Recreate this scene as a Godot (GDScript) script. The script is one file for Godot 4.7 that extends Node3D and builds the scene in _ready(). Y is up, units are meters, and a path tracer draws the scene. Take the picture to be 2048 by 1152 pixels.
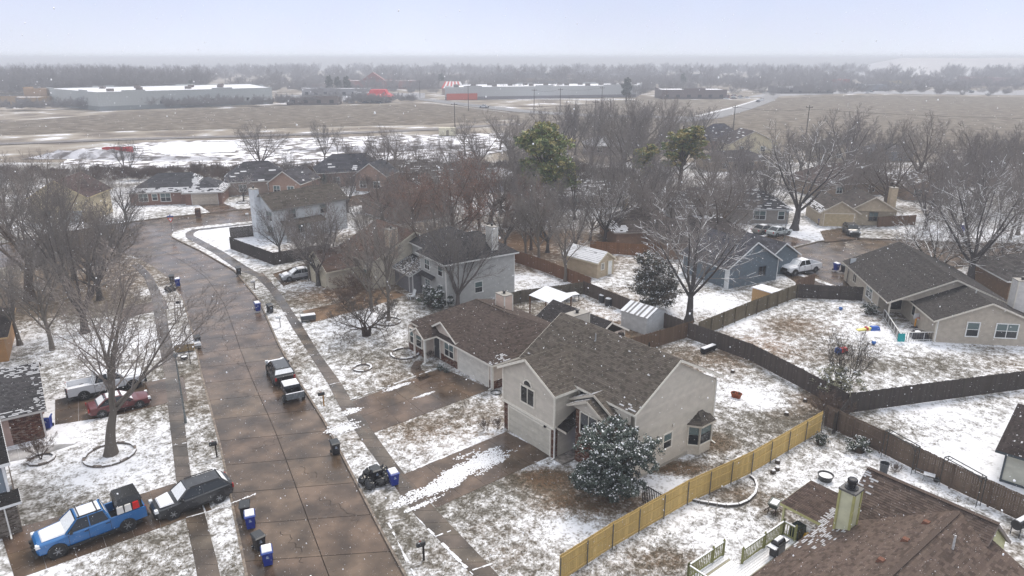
extends Node3D
# Snowy suburb seen from a drone 28 m up. Metres, y up; the camera stands over x = 0, z = 0 and looks along -z.

class MB:
	var v := PackedVector3Array()
	var n := PackedVector3Array()
	var c := PackedColorArray()
	var t := PackedVector2Array()
	var k := Color(1, 1, 1)
	func tri(a: Vector3, b: Vector3, d: Vector3) -> void:
		var m := (d - a).cross(b - a).normalized()
		v.append(a); v.append(b); v.append(d)
		n.append(m); n.append(m); n.append(m)
		c.append(k); c.append(k); c.append(k)
	func q(a: Vector3, b: Vector3, d: Vector3, e: Vector3) -> void:
		tri(a, b, d); tri(a, d, e)
	func fan(p: Array) -> void:
		for i in range(1, p.size() - 1): tri(p[0], p[i], p[i + 1])
	func hexa(p: Array) -> void: # bottom ring 0-3, top ring 4-7
		q(p[0], p[1], p[2], p[3]); q(p[7], p[6], p[5], p[4])
		for i in 4:
			var j := (i + 1) % 4
			q(p[j], p[i], p[4 + i], p[4 + j])
	func box(x0: float, x1: float, y0: float, y1: float, z0: float, z1: float) -> void:
		hexa([Vector3(x0, y0, z0), Vector3(x1, y0, z0), Vector3(x1, y0, z1), Vector3(x0, y0, z1), Vector3(x0, y1, z0), Vector3(x1, y1, z0), Vector3(x1, y1, z1), Vector3(x0, y1, z1)])
	func taper(x0: float, x1: float, y0: float, y1: float, z0: float, z1: float, ix: float, iz: float) -> void:
		hexa([Vector3(x0, y0, z0), Vector3(x1, y0, z0), Vector3(x1, y0, z1), Vector3(x0, y0, z1), Vector3(x0 + ix, y1, z0 + iz), Vector3(x1 - ix, y1, z0 + iz), Vector3(x1 - ix, y1, z1 - iz), Vector3(x0 + ix, y1, z1 - iz)])
	func beam(a: Vector3, b: Vector3, w: float, h: float) -> void:
		var d := (b - a).normalized()
		var s := d.cross(Vector3.UP)
		s = Vector3.RIGHT if s.length() < 0.01 else s.normalized()
		var u := s.cross(d) * h * 0.5
		s *= w * 0.5
		hexa([a - s - u, a + s - u, b + s - u, b - s - u, a - s + u, a + s + u, b + s + u, b - s + u])
	func tube(p: PackedVector3Array, r: PackedFloat32Array, m: int) -> void:
		var d := (p[1] - p[0]).normalized()
		var s := d.cross(Vector3(0.3, 0.2, 0.93))
		if s.length() < 0.05: s = d.cross(Vector3.RIGHT)
		s = s.normalized()
		var ring := PackedVector3Array()
		for i in p.size():
			var dd := (p[mini(i + 1, p.size() - 1)] - p[maxi(i - 1, 0)]).normalized()
			s = (s - dd * s.dot(dd)).normalized()
			var u := dd.cross(s)
			for j in m:
				var a := TAU * j / m
				ring.append(s * cos(a) + u * sin(a))
		for i in p.size() - 1:
			for j in m:
				var j2 := (j + 1) % m
				var a := ring[i * m + j]; var b := ring[i * m + j2]; var e := ring[i * m + m + j2]; var f := ring[i * m + m + j]
				var pa := p[i] + a * r[i]; var pb := p[i] + b * r[i]; var pe := p[i + 1] + e * r[i + 1]; var pf := p[i + 1] + f * r[i + 1]
				v.append(pa); v.append(pf); v.append(pe); v.append(pa); v.append(pe); v.append(pb)
				n.append(a); n.append(f); n.append(e); n.append(a); n.append(e); n.append(b)
				for w in 6: c.append(k)
	func cone3(p: Vector3, e: Vector3, r: float) -> void:
		var d := (e - p).normalized()
		var s := d.cross(Vector3(0.31, 0.1, 0.95)).normalized() * r
		var u := d.cross(s)
		var a := p + s; var b := p - s * 0.5 + u * 0.87; var f := p - s * 0.5 - u * 0.87
		tri(a, e, b); tri(b, e, f); tri(f, e, a)
	func lathe(o: Vector3, prof: Array, m: int, axis := Vector3.UP) -> void:
		var s := axis.cross(Vector3(0.2, 0.1, 0.97)).normalized()
		var u := axis.cross(s)
		for i in prof.size() - 1:
			var a: Vector2 = prof[i]; var b: Vector2 = prof[i + 1]
			for j in m:
				var e := TAU * j / m; var f := TAU * (j + 1) / m
				var d0 := s * cos(e) + u * sin(e); var d1 := s * cos(f) + u * sin(f)
				q(o + axis * a.y + d0 * a.x, o + axis * b.y + d0 * b.x, o + axis * b.y + d1 * b.x, o + axis * a.y + d1 * a.x)
	func disc(o: Vector3, r: float, m: int, axis: Vector3) -> void:
		lathe(o, [Vector2(0.0001, 0), Vector2(r, 0)], m, axis)
	func loft(rings: Array, close := true) -> void: # rings of equal size, smooth normals along and round
		var m: int = rings[0].size()
		for i in rings.size() - 1:
			for j in (m if close else m - 1):
				var j2 := (j + 1) % m
				q(rings[i][j], rings[i + 1][j], rings[i + 1][j2], rings[i][j2])
	func ell(o: Vector3, r: Vector3, rows: int, m: int, lump := 0.0, sd := 0) -> void:
		var g := []
		for i in rows + 1:
			var ring := []
			for j in m:
				var a := PI * i / rows; var b := TAU * j / m
				var d := Vector3(sin(a) * cos(b), cos(a), sin(a) * sin(b))
				var w := 1.0 + lump * (sin(d.x * 7.0 + sd) * sin(d.y * 6.0 + sd * 1.7) + 0.6 * sin(d.z * 11.0 + sd * 2.3))
				ring.append(o + d * r * w)
			g.append(ring)
		loft(g)
	func mesh(m: Material = null) -> ArrayMesh:
		var a := []
		a.resize(Mesh.ARRAY_MAX)
		a[Mesh.ARRAY_VERTEX] = v; a[Mesh.ARRAY_NORMAL] = n; a[Mesh.ARRAY_COLOR] = c
		if t.size() == v.size(): a[Mesh.ARRAY_TEX_UV] = t
		var r := ArrayMesh.new()
		r.add_surface_from_arrays(Mesh.PRIMITIVE_TRIANGLES, a)
		if m: r.surface_set_material(0, m)
		return r

var M := {}
var rng := RandomNumberGenerator.new()
var names := {}

func V(p: Vector2, y := 0.0) -> Vector3: return Vector3(p.x, y, p.y)
func C(r: float, g: float, b: float) -> Color: return Color(r / 255.0, g / 255.0, b / 255.0).srgb_to_linear()
func rr(a: float, b: float) -> float: return rng.randf_range(a, b)
func shade(k: Color, d: float) -> Color:
	var f := 1.0 + rr(-d, d)
	return Color(k.r * f, k.g * f, k.b * f)

func numbered(s: String) -> String:
	var i: int = names.get(s, 0)
	names[s] = i + 1
	return s if i == 0 else "%s_%03d" % [s, i]

func tag(o: Node, label: String, category: String, group := "", kind := "") -> Node:
	if label: o.set_meta("label", label)
	if category: o.set_meta("category", category)
	if group: o.set_meta("group", group)
	if kind: o.set_meta("kind", kind)
	return o

func thing(called: String, label: String, category: String, at: Vector3, turn := 0.0, group := "") -> Node3D:
	var o := Node3D.new()
	o.name = numbered(called)
	add_child(o)
	o.position = at
	o.rotation.y = turn
	tag(o, label, category, group)
	return o

func part(called: String, mb: MB, m: Material, parent: Node, kind := "") -> MeshInstance3D:
	return piece(called, mb.mesh(m), parent, Transform3D(), kind)

func piece(called: String, mesh: Mesh, parent: Node, at := Transform3D(), kind := "") -> MeshInstance3D:
	var o := MeshInstance3D.new()
	o.mesh = mesh
	o.name = called
	o.transform = at
	parent.add_child(o, true)
	if kind: o.set_meta("kind", kind)
	return o

func copy(o: Node3D, at: Vector3, turn: float, label := "", group := "") -> Node3D:
	var r: Node3D = o.duplicate()
	var base := String(o.name)
	var cut := RegEx.create_from_string("_\\d{3}$")
	r.name = numbered(cut.sub(base, ""))
	add_child(r)
	r.position = at
	r.rotation.y = turn
	if label: r.set_meta("label", label)
	if group: r.set_meta("group", group)
	return r

func setting(called: String, mb: MB, m: Material) -> MeshInstance3D:
	var o := part(called, mb, m, self, "structure")
	o.name = numbered(called)
	return o

func place_setting(called: String) -> Node3D:
	var o := Node3D.new()
	o.name = numbered(called)
	o.set_meta("kind", "structure")
	add_child(o)
	return o

# ---------- textures and materials ----------
func noise(sd: int, freq: float, oct := 4, kind := FastNoiseLite.TYPE_SIMPLEX_SMOOTH) -> FastNoiseLite:
	var f := FastNoiseLite.new()
	f.seed = sd; f.frequency = freq; f.noise_type = kind
	f.fractal_type = FastNoiseLite.FRACTAL_FBM; f.fractal_octaves = oct
	return f

func grey(sd: int, size: int, freq: float, lo: float, hi: float, oct := 4) -> ImageTexture:
	var b := noise(sd, freq, oct).get_seamless_image(size, size).get_data()
	for i in b.size():
		b[i] = int(255.0 * lerpf(lo, hi, clampf((b[i] / 255.0 - 0.5) * 1.5 + 0.5, 0.0, 1.0)))
	return ImageTexture.create_from_image(Image.create_from_data(size, size, false, Image.FORMAT_L8, b))

func ramp(sd: int, size: int, freq: float, stops: Array, oct := 5, gain := 1.6) -> ImageTexture:
	var b := noise(sd, freq, oct).get_seamless_image(size, size).get_data()
	var g := Gradient.new()
	g.offsets = PackedFloat32Array(stops.map(func(s): return s[0]))
	g.colors = PackedColorArray(stops.map(func(s): return s[1]))
	var lut := []
	for i in 256: lut.append(g.sample(clampf((i / 255.0 - 0.5) * gain + 0.5, 0.0, 1.0)))
	var o := PackedByteArray()
	o.resize(b.size() * 3)
	for i in b.size():
		var k: Color = lut[b[i]]
		o[i * 3] = k.r8; o[i * 3 + 1] = k.g8; o[i * 3 + 2] = k.b8
	return ImageTexture.create_from_image(Image.create_from_data(size, size, false, Image.FORMAT_RGB8, o))

func mat(rough: float, tex: Texture2D = null, scale := 1.0, world := true, metal := 0.0) -> StandardMaterial3D:
	var m := StandardMaterial3D.new()
	m.vertex_color_use_as_albedo = true
	m.roughness = rough
	m.metallic = metal
	if rough > 0.75: m.metallic_specular = 0.2
	if tex:
		m.albedo_texture = tex
		m.uv1_triplanar = true
		m.uv1_world_triplanar = world
		m.uv1_scale = Vector3.ONE * scale
	return m

func flat(k: Color, rough: float, metal := 0.0) -> StandardMaterial3D:
	var m := StandardMaterial3D.new()
	m.albedo_color = k.linear_to_srgb()
	m.roughness = rough
	m.metallic = metal
	return m

func make_materials() -> void:
	var fine := grey(3, 256, 0.06, 0.72, 1.0)
	var mottle := grey(5, 256, 0.018, 0.68, 1.0, 5)
	var speck := grey(9, 256, 0.16, 0.45, 1.0, 2)
	M.paint = mat(0.55, grey(6, 256, 0.018, 0.9, 1.0, 5), 0.35)
	M.roof = mat(0.92, speck, 2.2)
	M.roof_far = mat(0.92, fine, 0.5)
	M.brick = mat(0.85, speck, 3.0)
	M.wood = mat(0.8, fine, 1.7)
	M.trim = mat(0.5, grey(7, 256, 0.03, 0.92, 1.0), 0.6)
	M.bark = mat(0.95, fine, 3.0)
	M.twig = mat(0.95)
	M.leaf = mat(0.6)
	M.leaf.backlight_enabled = true
	M.leaf.backlight = Color(0.1, 0.12, 0.06)
	M.snow = mat(0.55, grey(21, 256, 0.05, 0.86, 1.0, 3), 0.6)
	M.glass = flat(Color(0.012, 0.016, 0.02), 0.04)
	M.glass2 = flat(Color(0.09, 0.13, 0.13), 0.06)
	M.steel = mat(0.4, mottle, 0.8, true, 0.5)
	M.rubber = flat(Color(0.012, 0.012, 0.013), 0.75)
	M.plastic = mat(0.42)
	M.bag = mat(0.22)
	M.dull = mat(0.85, fine, 1.0)
	M.concrete = mat(0.42, grey(31, 512, 0.012, 0.62, 1.0, 6), 0.055)
	M.concrete.roughness_texture = grey(33, 512, 0.008, 0.35, 1.0, 5)
	M.concrete.roughness = 0.36
	M.concrete.metallic_specular = 0.42
	M.kerb = mat(0.7, mottle, 0.5)
	M.soil = mat(0.95, speck, 1.3)


func _ready() -> void:
	rng.seed = 7
	var cam := Camera3D.new()
	cam.name = "camera"
	add_child(cam)
	cam.position = Vector3(0, 28, 0)
	cam.rotation_degrees.x = -17.986
	cam.fov = 44.16
	cam.near = 0.3
	cam.far = 6000.0
	cam.current = true
	# overcast: pale at the horizon, a breath of blue above it, brightest overhead, with faint cloud
	var stops := Gradient.new()
	stops.offsets = PackedFloat32Array([0.0, 0.02, 0.055, 0.25, 1.0])
	stops.colors = PackedColorArray([Color(0.735, 0.75, 0.785), Color(0.71, 0.73, 0.785), Color(0.67, 0.70, 0.785), Color(0.80, 0.82, 0.86), Color(0.93, 0.94, 0.955)])
	var cloud := noise(17, 0.011, 4).get_seamless_image(1024, 512)
	var air := Image.create(1024, 512, false, Image.FORMAT_RGB8)
	for y in 512:
		var k := stops.sample(clampf(1.0 - y / 256.0, 0.0, 1.0)) if y < 256 else Color(0.6, 0.6, 0.61)
		for x in 1024:
			var f := 1.0 + (0.05 * (cloud.get_pixel(x, y).r - 0.5) if y < 256 else 0.0)
			air.set_pixel(x, y, Color(k.r * f, k.g * f, minf(1.0, k.b * f)))
	var sky := PanoramaSkyMaterial.new()
	sky.panorama = ImageTexture.create_from_image(air)
	var env := Environment.new()
	env.background_mode = Environment.BG_SKY
	env.sky = Sky.new()
	env.sky.sky_material = sky
	env.tonemap_mode = Environment.TONE_MAPPER_LINEAR
	env.tonemap_exposure = 1.75
	env.sdfgi_enabled = true
	env.ssao_enabled = true
	env.ssil_enabled = true
	env.fog_enabled = true
	env.fog_density = 0.0007
	env.fog_light_color = Color(0.95, 0.965, 1.0)
	var we := WorldEnvironment.new()
	we.name = "environment"
	we.environment = env
	add_child(we)
	var sun := DirectionalLight3D.new()
	sun.name = "overcast_sun"
	add_child(sun)
	sun.rotation_degrees = Vector3(-58, 150, 0)
	sun.light_energy = 0.5
	sun.light_angular_distance = 25.0
	sun.light_color = Color(1.0, 0.955, 0.9)
	sun.shadow_enabled = true

	make_materials()
	lay_ground()
	lay_streets()
	grow_grass()
	lay_far_ground()
	build_houses()
	build_far_buildings()
	build_fences()
	make_tree_kinds()
	plant_trees()
	place_vehicles()
	place_street_things()
	place_yard_things()
	place_far_things()
	let_it_snow()

# ---------- ground ----------
# snow cover: place, radius across, radius deep, how much more (or less) snow, how rusty the grass
var PATCHES := [
	[Vector2(40.08, -68.02), 18.0, 7.0, 0.14, -0.1], [Vector2(34.62, -49.90), 16.0, 6.0, 0.1, -0.1],
	[Vector2(-5.58, -67.35), 7.0, 6.0, -0.1, 0.2], [Vector2(-18.73, -74.63), 5.0, 3.0, 0.12, 0.0], [Vector2(-18.22, -83.44), 7.0, 4.0, -0.3, 0.75], [Vector2(-10.68, -59.05), 8.0, 4.0, 0.0, 0.1],
	[Vector2(-26.02, -74.63), 2.0, 5.0, 0.2, 0.0], [Vector2(-18.68, -63.56), 2.0, 12.0, 0.14, 0.0], [Vector2(-5.61, -49.12), 8.0, 4.0, -0.04, 0.5], [Vector2(-2.76, -46.54), 5.0, 2.5, 0.1, 0.0],
	[Vector2(2.31, -43.23), 2.2, 1.5, -0.9, 1.3], [Vector2(3.53, -40.57), 2.5, 1.5, -0.3, 0.5], [Vector2(6.78, -40.02), 4.0, 2.2, -0.45, 0.9], [Vector2(1.65, -44.51), 2.6, 1.2, 0.45, 0.0], [Vector2(10.84, -40.57), 2.0, 2.5, 0.3, 0.0],
	[Vector2(11.52, -44.51), 3.4, 1.3, -0.75, 1.1], [Vector2(15.33, -47.99), 2.6, 2.2, -0.6, 0.8], [Vector2(-0.44, -37.42), 6.0, 5.0, -0.03, 0.1], [Vector2(2.31, -36.22), 4.0, 2.5, 0.15, 0.0],
	[Vector2(20.73, -63.56), 6.0, 4.0, 0.0, 0.3], [Vector2(20.46, -55.07), 4.0, 2.5, 0.3, 0.0], [Vector2(20.79, -67.35), 3.0, 2.0, 0.2, 0.0], [Vector2(22.54, -53.70), 3.0, 1.6, 0.35, 0.0], [Vector2(23.72, -52.38), 4.0, 2.0, -0.3, 0.4], [Vector2(26.90, -55.07), 3.0, 2.0, -0.5, 1.0],
	[Vector2(25.39, -67.35), 5.0, 4.0, -0.42, 1.0], [Vector2(31.14, -73.06), 5.0, 4.0, -0.3, 0.6], [Vector2(37.08, -77.94), 8.0, 5.0, 0.2, 0.0], [Vector2(41.78, -67.35), 14.0, 5.0, 0.12, 0.0], [Vector2(32.89, -63.56), 6.0, 3.0, -0.1, 0.25], [Vector2(34.12, -60.12), 7.0, 3.0, 0.12, 0.0], [Vector2(44.08, -63.56), 6.0, 3.0, -0.05, 0.0], [Vector2(25.57, -74.63), 2.0, 10.0, 0.3, 0.0],
	[Vector2(25.99, -42.92), 8.0, 5.0, 0.22, 0.0], [Vector2(36.07, -52.38), 12.0, 5.0, 0.05, 0.0], [Vector2(35.10, -46.90), 5.0, 4.0, 0.12, 0.0], [Vector2(14.67, -38.94), 6.0, 5.0, 0.2, 0.0], [Vector2(11.24, -35.53), 5.0, 3.0, 0.22, 0.0], [Vector2(19.60, -45.51), 5.0, 3.0, 0.25, 0.0], [Vector2(19.72, -42.02), 5.0, 3.0, 0.2, 0.0], [Vector2(15.09, -41.43), 2.4, 1.3, -0.4, 0.5], [Vector2(8.96, -34.64), 3.0, 1.5, -0.4, 0.6], [Vector2(17.63, -40.02), 2.0, 2.0, -0.25, 0.4], [Vector2(32.10, -40.02), 3.0, 9.0, 0.25, 0.0],
	[Vector2(9.09, -77.94), 8.0, 6.0, 0.0, 0.35], [Vector2(5.26, -94.32), 9.0, 7.0, -0.15, 0.4], [Vector2(14.63, -83.44), 6.0, 4.0, 0.0, 0.4], [Vector2(25.59, -80.60), 9.0, 5.0, 0.4, 0.0], [Vector2(22.21, -74.63), 6.0, 3.0, -0.2, 0.35], [Vector2(19.18, -81.53), 5.0, 4.0, 0.25, 0.0], [Vector2(2.41, -90.80), 5.0, 2.5, 0.3, 0.0], [Vector2(11.56, -70.82), 4.0, 3.0, -0.25, 0.5], [Vector2(10.99, -74.63), 4.0, 3.0, 0.05, 0.35],
	[Vector2(-30.10, -42.92), 7.0, 6.0, 0.14, 0.0], [Vector2(-29.59, -49.12), 6.0, 5.0, 0.1, 0.0], [Vector2(-36.15, -46.90), 4.0, 4.0, 0.3, 0.0], [Vector2(-21.48, -36.45), 5.0, 3.0, -0.12, 0.1], [Vector2(-25.60, -34.64), 4.0, 2.0, 0.15, 0.0], [Vector2(-17.63, -35.99), 1.6, 5.0, 0.2, 0.0], [Vector2(-24.99, -50.71), 1.5, 5.0, 0.08, 0.0], [Vector2(-35.99, -73.06), 2.0, 5.0, -0.15, 0.2], [Vector2(-33.92, -66.04), 2.0, 3.0, 0.2, 0.0], [Vector2(-42.89, -71.55), 10.0, 8.0, 0.08, 0.0], [Vector2(-38.95, -66.04), 8.0, 4.0, 0.05, 0.0], [Vector2(-38.04, -52.38), 5.0, 4.0, 0.45, 0.0], [Vector2(-50.23, -68.70), 8.0, 6.0, 0.05, 0.0],
	[Vector2(-59.80, -89.68), 18.0, 14.0, -0.4, 0.45], [Vector2(-56.20, -77.94), 10.0, 8.0, -0.3, 0.4], [Vector2(-50.84, -94.32), 5.0, 12.0, -0.1, 0.0], [Vector2(-45.20, -85.43), 4.0, 2.5, 0.3, 0.0], [Vector2(-66.83, -105.07), 14.0, 8.0, -0.3, 0.3],
	[Vector2(-40.71, -116.48), 12.0, 8.0, 0.45, 0.0], [Vector2(-45.42, -105.07), 5.0, 14.0, 0.35, 0.0], [Vector2(-33.09, -102.18), 7.0, 5.0, 0.1, 0.2], [Vector2(-23.80, -83.44), 5.0, 5.0, 0.0, 0.5], [Vector2(-27.77, -86.45), 4.0, 3.0, 0.25, 0.0], [Vector2(-22.76, -89.68), 9.0, 5.0, -0.1, 0.5], [Vector2(-70.25, -139.89), 14.0, 10.0, 0.35, 0.0], [Vector2(-74.17, -122.11), 16.0, 8.0, 0.3, 0.0],
	[Vector2(-10.00, -111.32), 20.0, 14.0, -0.3, 0.6], [Vector2(6.13, -111.32), 20.0, 12.0, -0.2, 0.5], [Vector2(16.43, -99.43), 14.0, 10.0, 0.05, 0.2], [Vector2(49.15, -118.30), 10.0, 6.0, 0.3, 0.0], [Vector2(74.75, -118.30), 14.0, 8.0, 0.3, 0.0], [Vector2(42.36, -91.95), 5.0, 4.0, 0.0, 0.4], [Vector2(61.92, -89.68), 8.0, 5.0, 0.3, 0.0], [Vector2(-33.47, -145.12), 20.0, 8.0, 0.4, 0.0], [Vector2(26.64, -135.01), 25.0, 10.0, 0.2, 0.2], [Vector2(84.68, -177.93), 40.0, 18.0, 0.1, 0.3],
]

var cover := PackedByteArray()
var paved := []

func snow_map(x0: float, z0: float, wide: float, deep: float, w: int, h: int, sd: int) -> ImageTexture:
	var lw := 220; var lh := int(220.0 * deep / wide)
	var a := PackedByteArray(); var b := PackedByteArray()
	a.resize(lw * lh); b.resize(lw * lh)
	var big := noise(sd, 0.055, 4); var rust := noise(sd + 3, 0.03, 3)
	for j in lh:
		var z := z0 - deep * (j + 0.5) / lh
		for i in lw:
			var x := x0 + wide * (i + 0.5) / lw
			var s := 0.56 + 0.5 * big.get_noise_2d(x, z * 1.3)
			var r := 0.02 + 0.45 * rust.get_noise_2d(x, z)
			for p in PATCHES:
				var dx: float = (x - p[0].x) / p[1]
				if dx > 1.6 or dx < -1.6: continue
				var dz: float = (z - p[0].y) / p[2]
				var d := dx * dx + dz * dz
				if d < 2.5:
					var f := exp(-d * 1.3)
					s += p[3] * f; r += p[4] * f
			a[j * lw + i] = int(clampf(s, 0, 1) * 255.0); b[j * lw + i] = int(clampf(r, 0, 1) * 255.0)
	if sd == 11: cover = a.duplicate()
	var ia := Image.create_from_data(lw, lh, false, Image.FORMAT_L8, a); ia.resize(w, h, Image.INTERPOLATE_CUBIC)
	var ib := Image.create_from_data(lw, lh, false, Image.FORMAT_L8, b); ib.resize(w, h, Image.INTERPOLATE_CUBIC)
	a = ia.get_data(); b = ib.get_data()
	var px := w / wide
	var f1 := noise(sd + 5, 0.9 / px, 5).get_image(w, h).get_data() # tufts and drifts, metres across
	var f2 := noise(sd + 8, 0.62, 2, FastNoiseLite.TYPE_VALUE).get_image(w, h).get_data() # single blades and crumbs
	var lut := PackedByteArray()
	for s in 64:
		for g in 32:
			for r in 8:
				var grass := Color(0.28, 0.268, 0.248).lerp(Color(0.55, 0.528, 0.49), g / 31.0)
				grass = grass.lerp(Color(0.34, 0.265, 0.205).lerp(Color(0.50, 0.41, 0.325), g / 31.0), clampf(r / 7.0, 0, 1))
				var white := Color(0.80, 0.805, 0.825).lerp(Color(0.89, 0.895, 0.91), g / 31.0)
				var k := grass.lerp(white, s / 63.0)
				lut.append(k.r8); lut.append(k.g8); lut.append(k.b8)
	var o := PackedByteArray()
	o.resize(w * h * 3)
	for i in w * h:
		var e := f2[i]
		var s := (a[i] * 10 + (f1[i] - 128) * 7 + (e - 128) * 7 - 640) / 24
		s = 0 if s < 0 else (63 if s > 63 else s)
		var m := ((s << 8) | ((((e >> 4) + (f1[i] >> 4))) << 3) | (b[i] >> 5)) * 3
		var d := i * 3
		o[d] = lut[m]; o[d + 1] = lut[m + 1]; o[d + 2] = lut[m + 2]
	return ImageTexture.create_from_image(Image.create_from_data(w, h, false, Image.FORMAT_RGB8, o))

var STREET_R := [Vector2(4.0, -14.0), Vector2(0.9, -20.0), Vector2(-5.93, -33.29), Vector2(-8.07, -37.42), Vector2(-11.96, -45.17), Vector2(-15.19, -51.53), Vector2(-19.29, -58.84), Vector2(-23.76, -67.35), Vector2(-30.59, -81.53), Vector2(-38.37, -94.32), Vector2(-47.71, -105.07), Vector2(-53.41, -110.99), Vector2(-56.16, -114.02), Vector2(-57.19, -116.84), Vector2(-56.47, -119.42)]
var STREET_L := [Vector2(-5.6, -14.0), Vector2(-8.6, -20.0), Vector2(-16.26, -35.53), Vector2(-21.90, -46.90), Vector2(-25.22, -53.25), Vector2(-29.16, -60.67), Vector2(-33.89, -70.10), Vector2(-40.00, -81.53), Vector2(-45.25, -89.68), Vector2(-51.36, -96.81), Vector2(-56.79, -102.18), Vector2(-61.38, -104.18), Vector2(-64.81, -101.62)]
var CROSS_NEAR := [Vector2(-56.47, -119.42), Vector2(-52.35, -122.50), Vector2(-47.48, -124.91), Vector2(-42.55, -127.83), Vector2(-36.58, -133.14), Vector2(-26.89, -142.99)]
var CROSS_FAR := [Vector2(-82.89, -105.07), Vector2(-81.04, -109.06), Vector2(-76.44, -115.77), Vector2(-70.40, -123.29), Vector2(-64.05, -128.69), Vector2(-57.36, -132.69), Vector2(-46.30, -139.89), Vector2(-39.66, -145.12), Vector2(-28.89, -154.29)]
var CROSS_LEFT := [Vector2(-75.09, -94.32), Vector2(-71.77, -95.55), Vector2(-67.95, -98.37), Vector2(-64.81, -101.62)]
var CUL := [Vector2(39.70, -92.41), Vector2(40.25, -97.85), Vector2(41.50, -102.74), Vector2(44.12, -106.87), Vector2(49.41, -110.67), Vector2(56.76, -112.66), Vector2(62.76, -111.65), Vector2(70.08, -110.34), Vector2(86.27, -108.42), Vector2(81.27, -101.62), Vector2(71.12, -99.70), Vector2(63.81, -96.05), Vector2(58.20, -92.41), Vector2(50.65, -88.36), Vector2(44.63, -84.62), Vector2(42.61, -85.02), Vector2(41.51, -88.36)]

func street_poly() -> PackedVector2Array:
	var p := PackedVector2Array()
	for a in STREET_R: p.append(a)
	for i in range(1, CROSS_NEAR.size()): p.append(CROSS_NEAR[i])
	for i in range(CROSS_FAR.size() - 1, -1, -1): p.append(CROSS_FAR[i])
	for i in CROSS_LEFT.size(): p.append(CROSS_LEFT[i])
	for i in range(STREET_L.size() - 2, -1, -1): p.append(STREET_L[i])
	return p

func sheet(mb: MB, poly: PackedVector2Array, y: float, uv := Rect2()) -> void:
	var ix := Geometry2D.triangulate_polygon(poly)
	for i in range(0, ix.size(), 3):
		var a := poly[ix[i]]; var b := poly[ix[i + 1]]; var d := poly[ix[i + 2]]
		if (b - a).cross(d - a) < 0.0:
			var w := b; b = d; d = w
		mb.tri(V(a, y), V(b, y), V(d, y))
		if uv.has_area():
			for e in [a, b, d]: mb.t.append(Vector2((e.x - uv.position.x) / uv.size.x, (uv.position.y - e.y) / uv.size.y))

func lay_ground() -> void:
	var street := street_poly()
	var cul := PackedVector2Array(CUL)
	# near lawn: 124 x 74 m, then the wider lawn round it
	var near := Rect2(-60, -26, 124, 74); var wide := Rect2(-150, -26, 300, 174)
	var box := func(r: Rect2): return PackedVector2Array([r.position, r.position + Vector2(r.size.x, 0), r.position + Vector2(r.size.x, -r.size.y), r.position + Vector2(0, -r.size.y)])
	var regions := [[near, [box.call(near)], 2048, 1222, 11], [wide, [], 2048, 1188, 12]]
	regions[1][1] = [PackedVector2Array([Vector2(-150, -26), Vector2(-60, -26), Vector2(-60, -100), Vector2(-150, -100)]), PackedVector2Array([Vector2(64, -26), Vector2(150, -26), Vector2(150, -100), Vector2(64, -100)]), PackedVector2Array([Vector2(-150, -100), Vector2(150, -100), Vector2(150, -200), Vector2(-150, -200)])]
	for g in regions:
		var r: Rect2 = g[0]
		var m := StandardMaterial3D.new()
		m.albedo_texture = snow_map(r.position.x, r.position.y, r.size.x, r.size.y, g[2], g[3], g[4])
		m.roughness = 0.9
		m.metallic_specular = 0.2
		var mb := MB.new()
		for p in g[1]:
			for a in Geometry2D.clip_polygons(p, street):
				for b in Geometry2D.clip_polygons(a, cul): sheet(mb, b, 0.0, r)
		setting("snowy_lawn", mb, m)
	M.soil_dark = mat(0.9, grey(41, 256, 0.03, 0.5, 1.0, 5), 0.3)
	var under := MB.new()
	under.k = C(70, 58, 48)
	under.q(Vector3(-160, -0.3, -10), Vector3(160, -0.3, -10), Vector3(160, -0.3, -205), Vector3(-160, -0.3, -205))
	setting("bare_ground", under, M.soil_dark)

# ---------- streets ----------
func along(p: Array, d: float) -> Vector2:
	for i in p.size() - 1:
		var l: float = p[i].distance_to(p[i + 1])
		if d <= l or i == p.size() - 2: return p[i].lerp(p[i + 1], d / l)
		d -= l
	return p[-1]

func length_of(p: Array) -> float:
	var s := 0.0
	for i in p.size() - 1: s += p[i].distance_to(p[i + 1])
	return s

func slab(parent: Node, p: Array, y: float, thick: float, k: Color, m: Material, gap := 0.02, y2 = null) -> void:
	# p: corners a b c d; d-a edge at height y, b-c edge at y2
	var mid: Vector2 = (p[0] + p[1] + p[2] + p[3]) / 4.0
	var top := []; var low := []
	var hs := [y, y if y2 == null else y2, y if y2 == null else y2, y]
	for i in 4:
		var e: Vector2 = p[i] + (mid - p[i]).normalized() * gap
		top.append(V(e, hs[i])); low.append(V(e, hs[i] - thick))
	var mb := MB.new()
	mb.k = k
	mb.hexa(low + top)
	part("slab", mb, m, parent)

func ribbon(parent: Node, a: Array, b: Array, step: float, y: float, k: Color, m: Material, skip := []) -> void:
	var la := length_of(a); var lb := length_of(b)
	var n := int(la / step)
	var back := b.duplicate()
	back.reverse()
	paved.append(PackedVector2Array(a + back))
	for i in n:
		var f := float(i) / n; var g := float(i + 1) / n
		slab(parent, [along(a, la * f), along(b, lb * f), along(b, lb * g), along(a, la * g)], y, 0.1, shade(k, 0.1), m)

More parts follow.
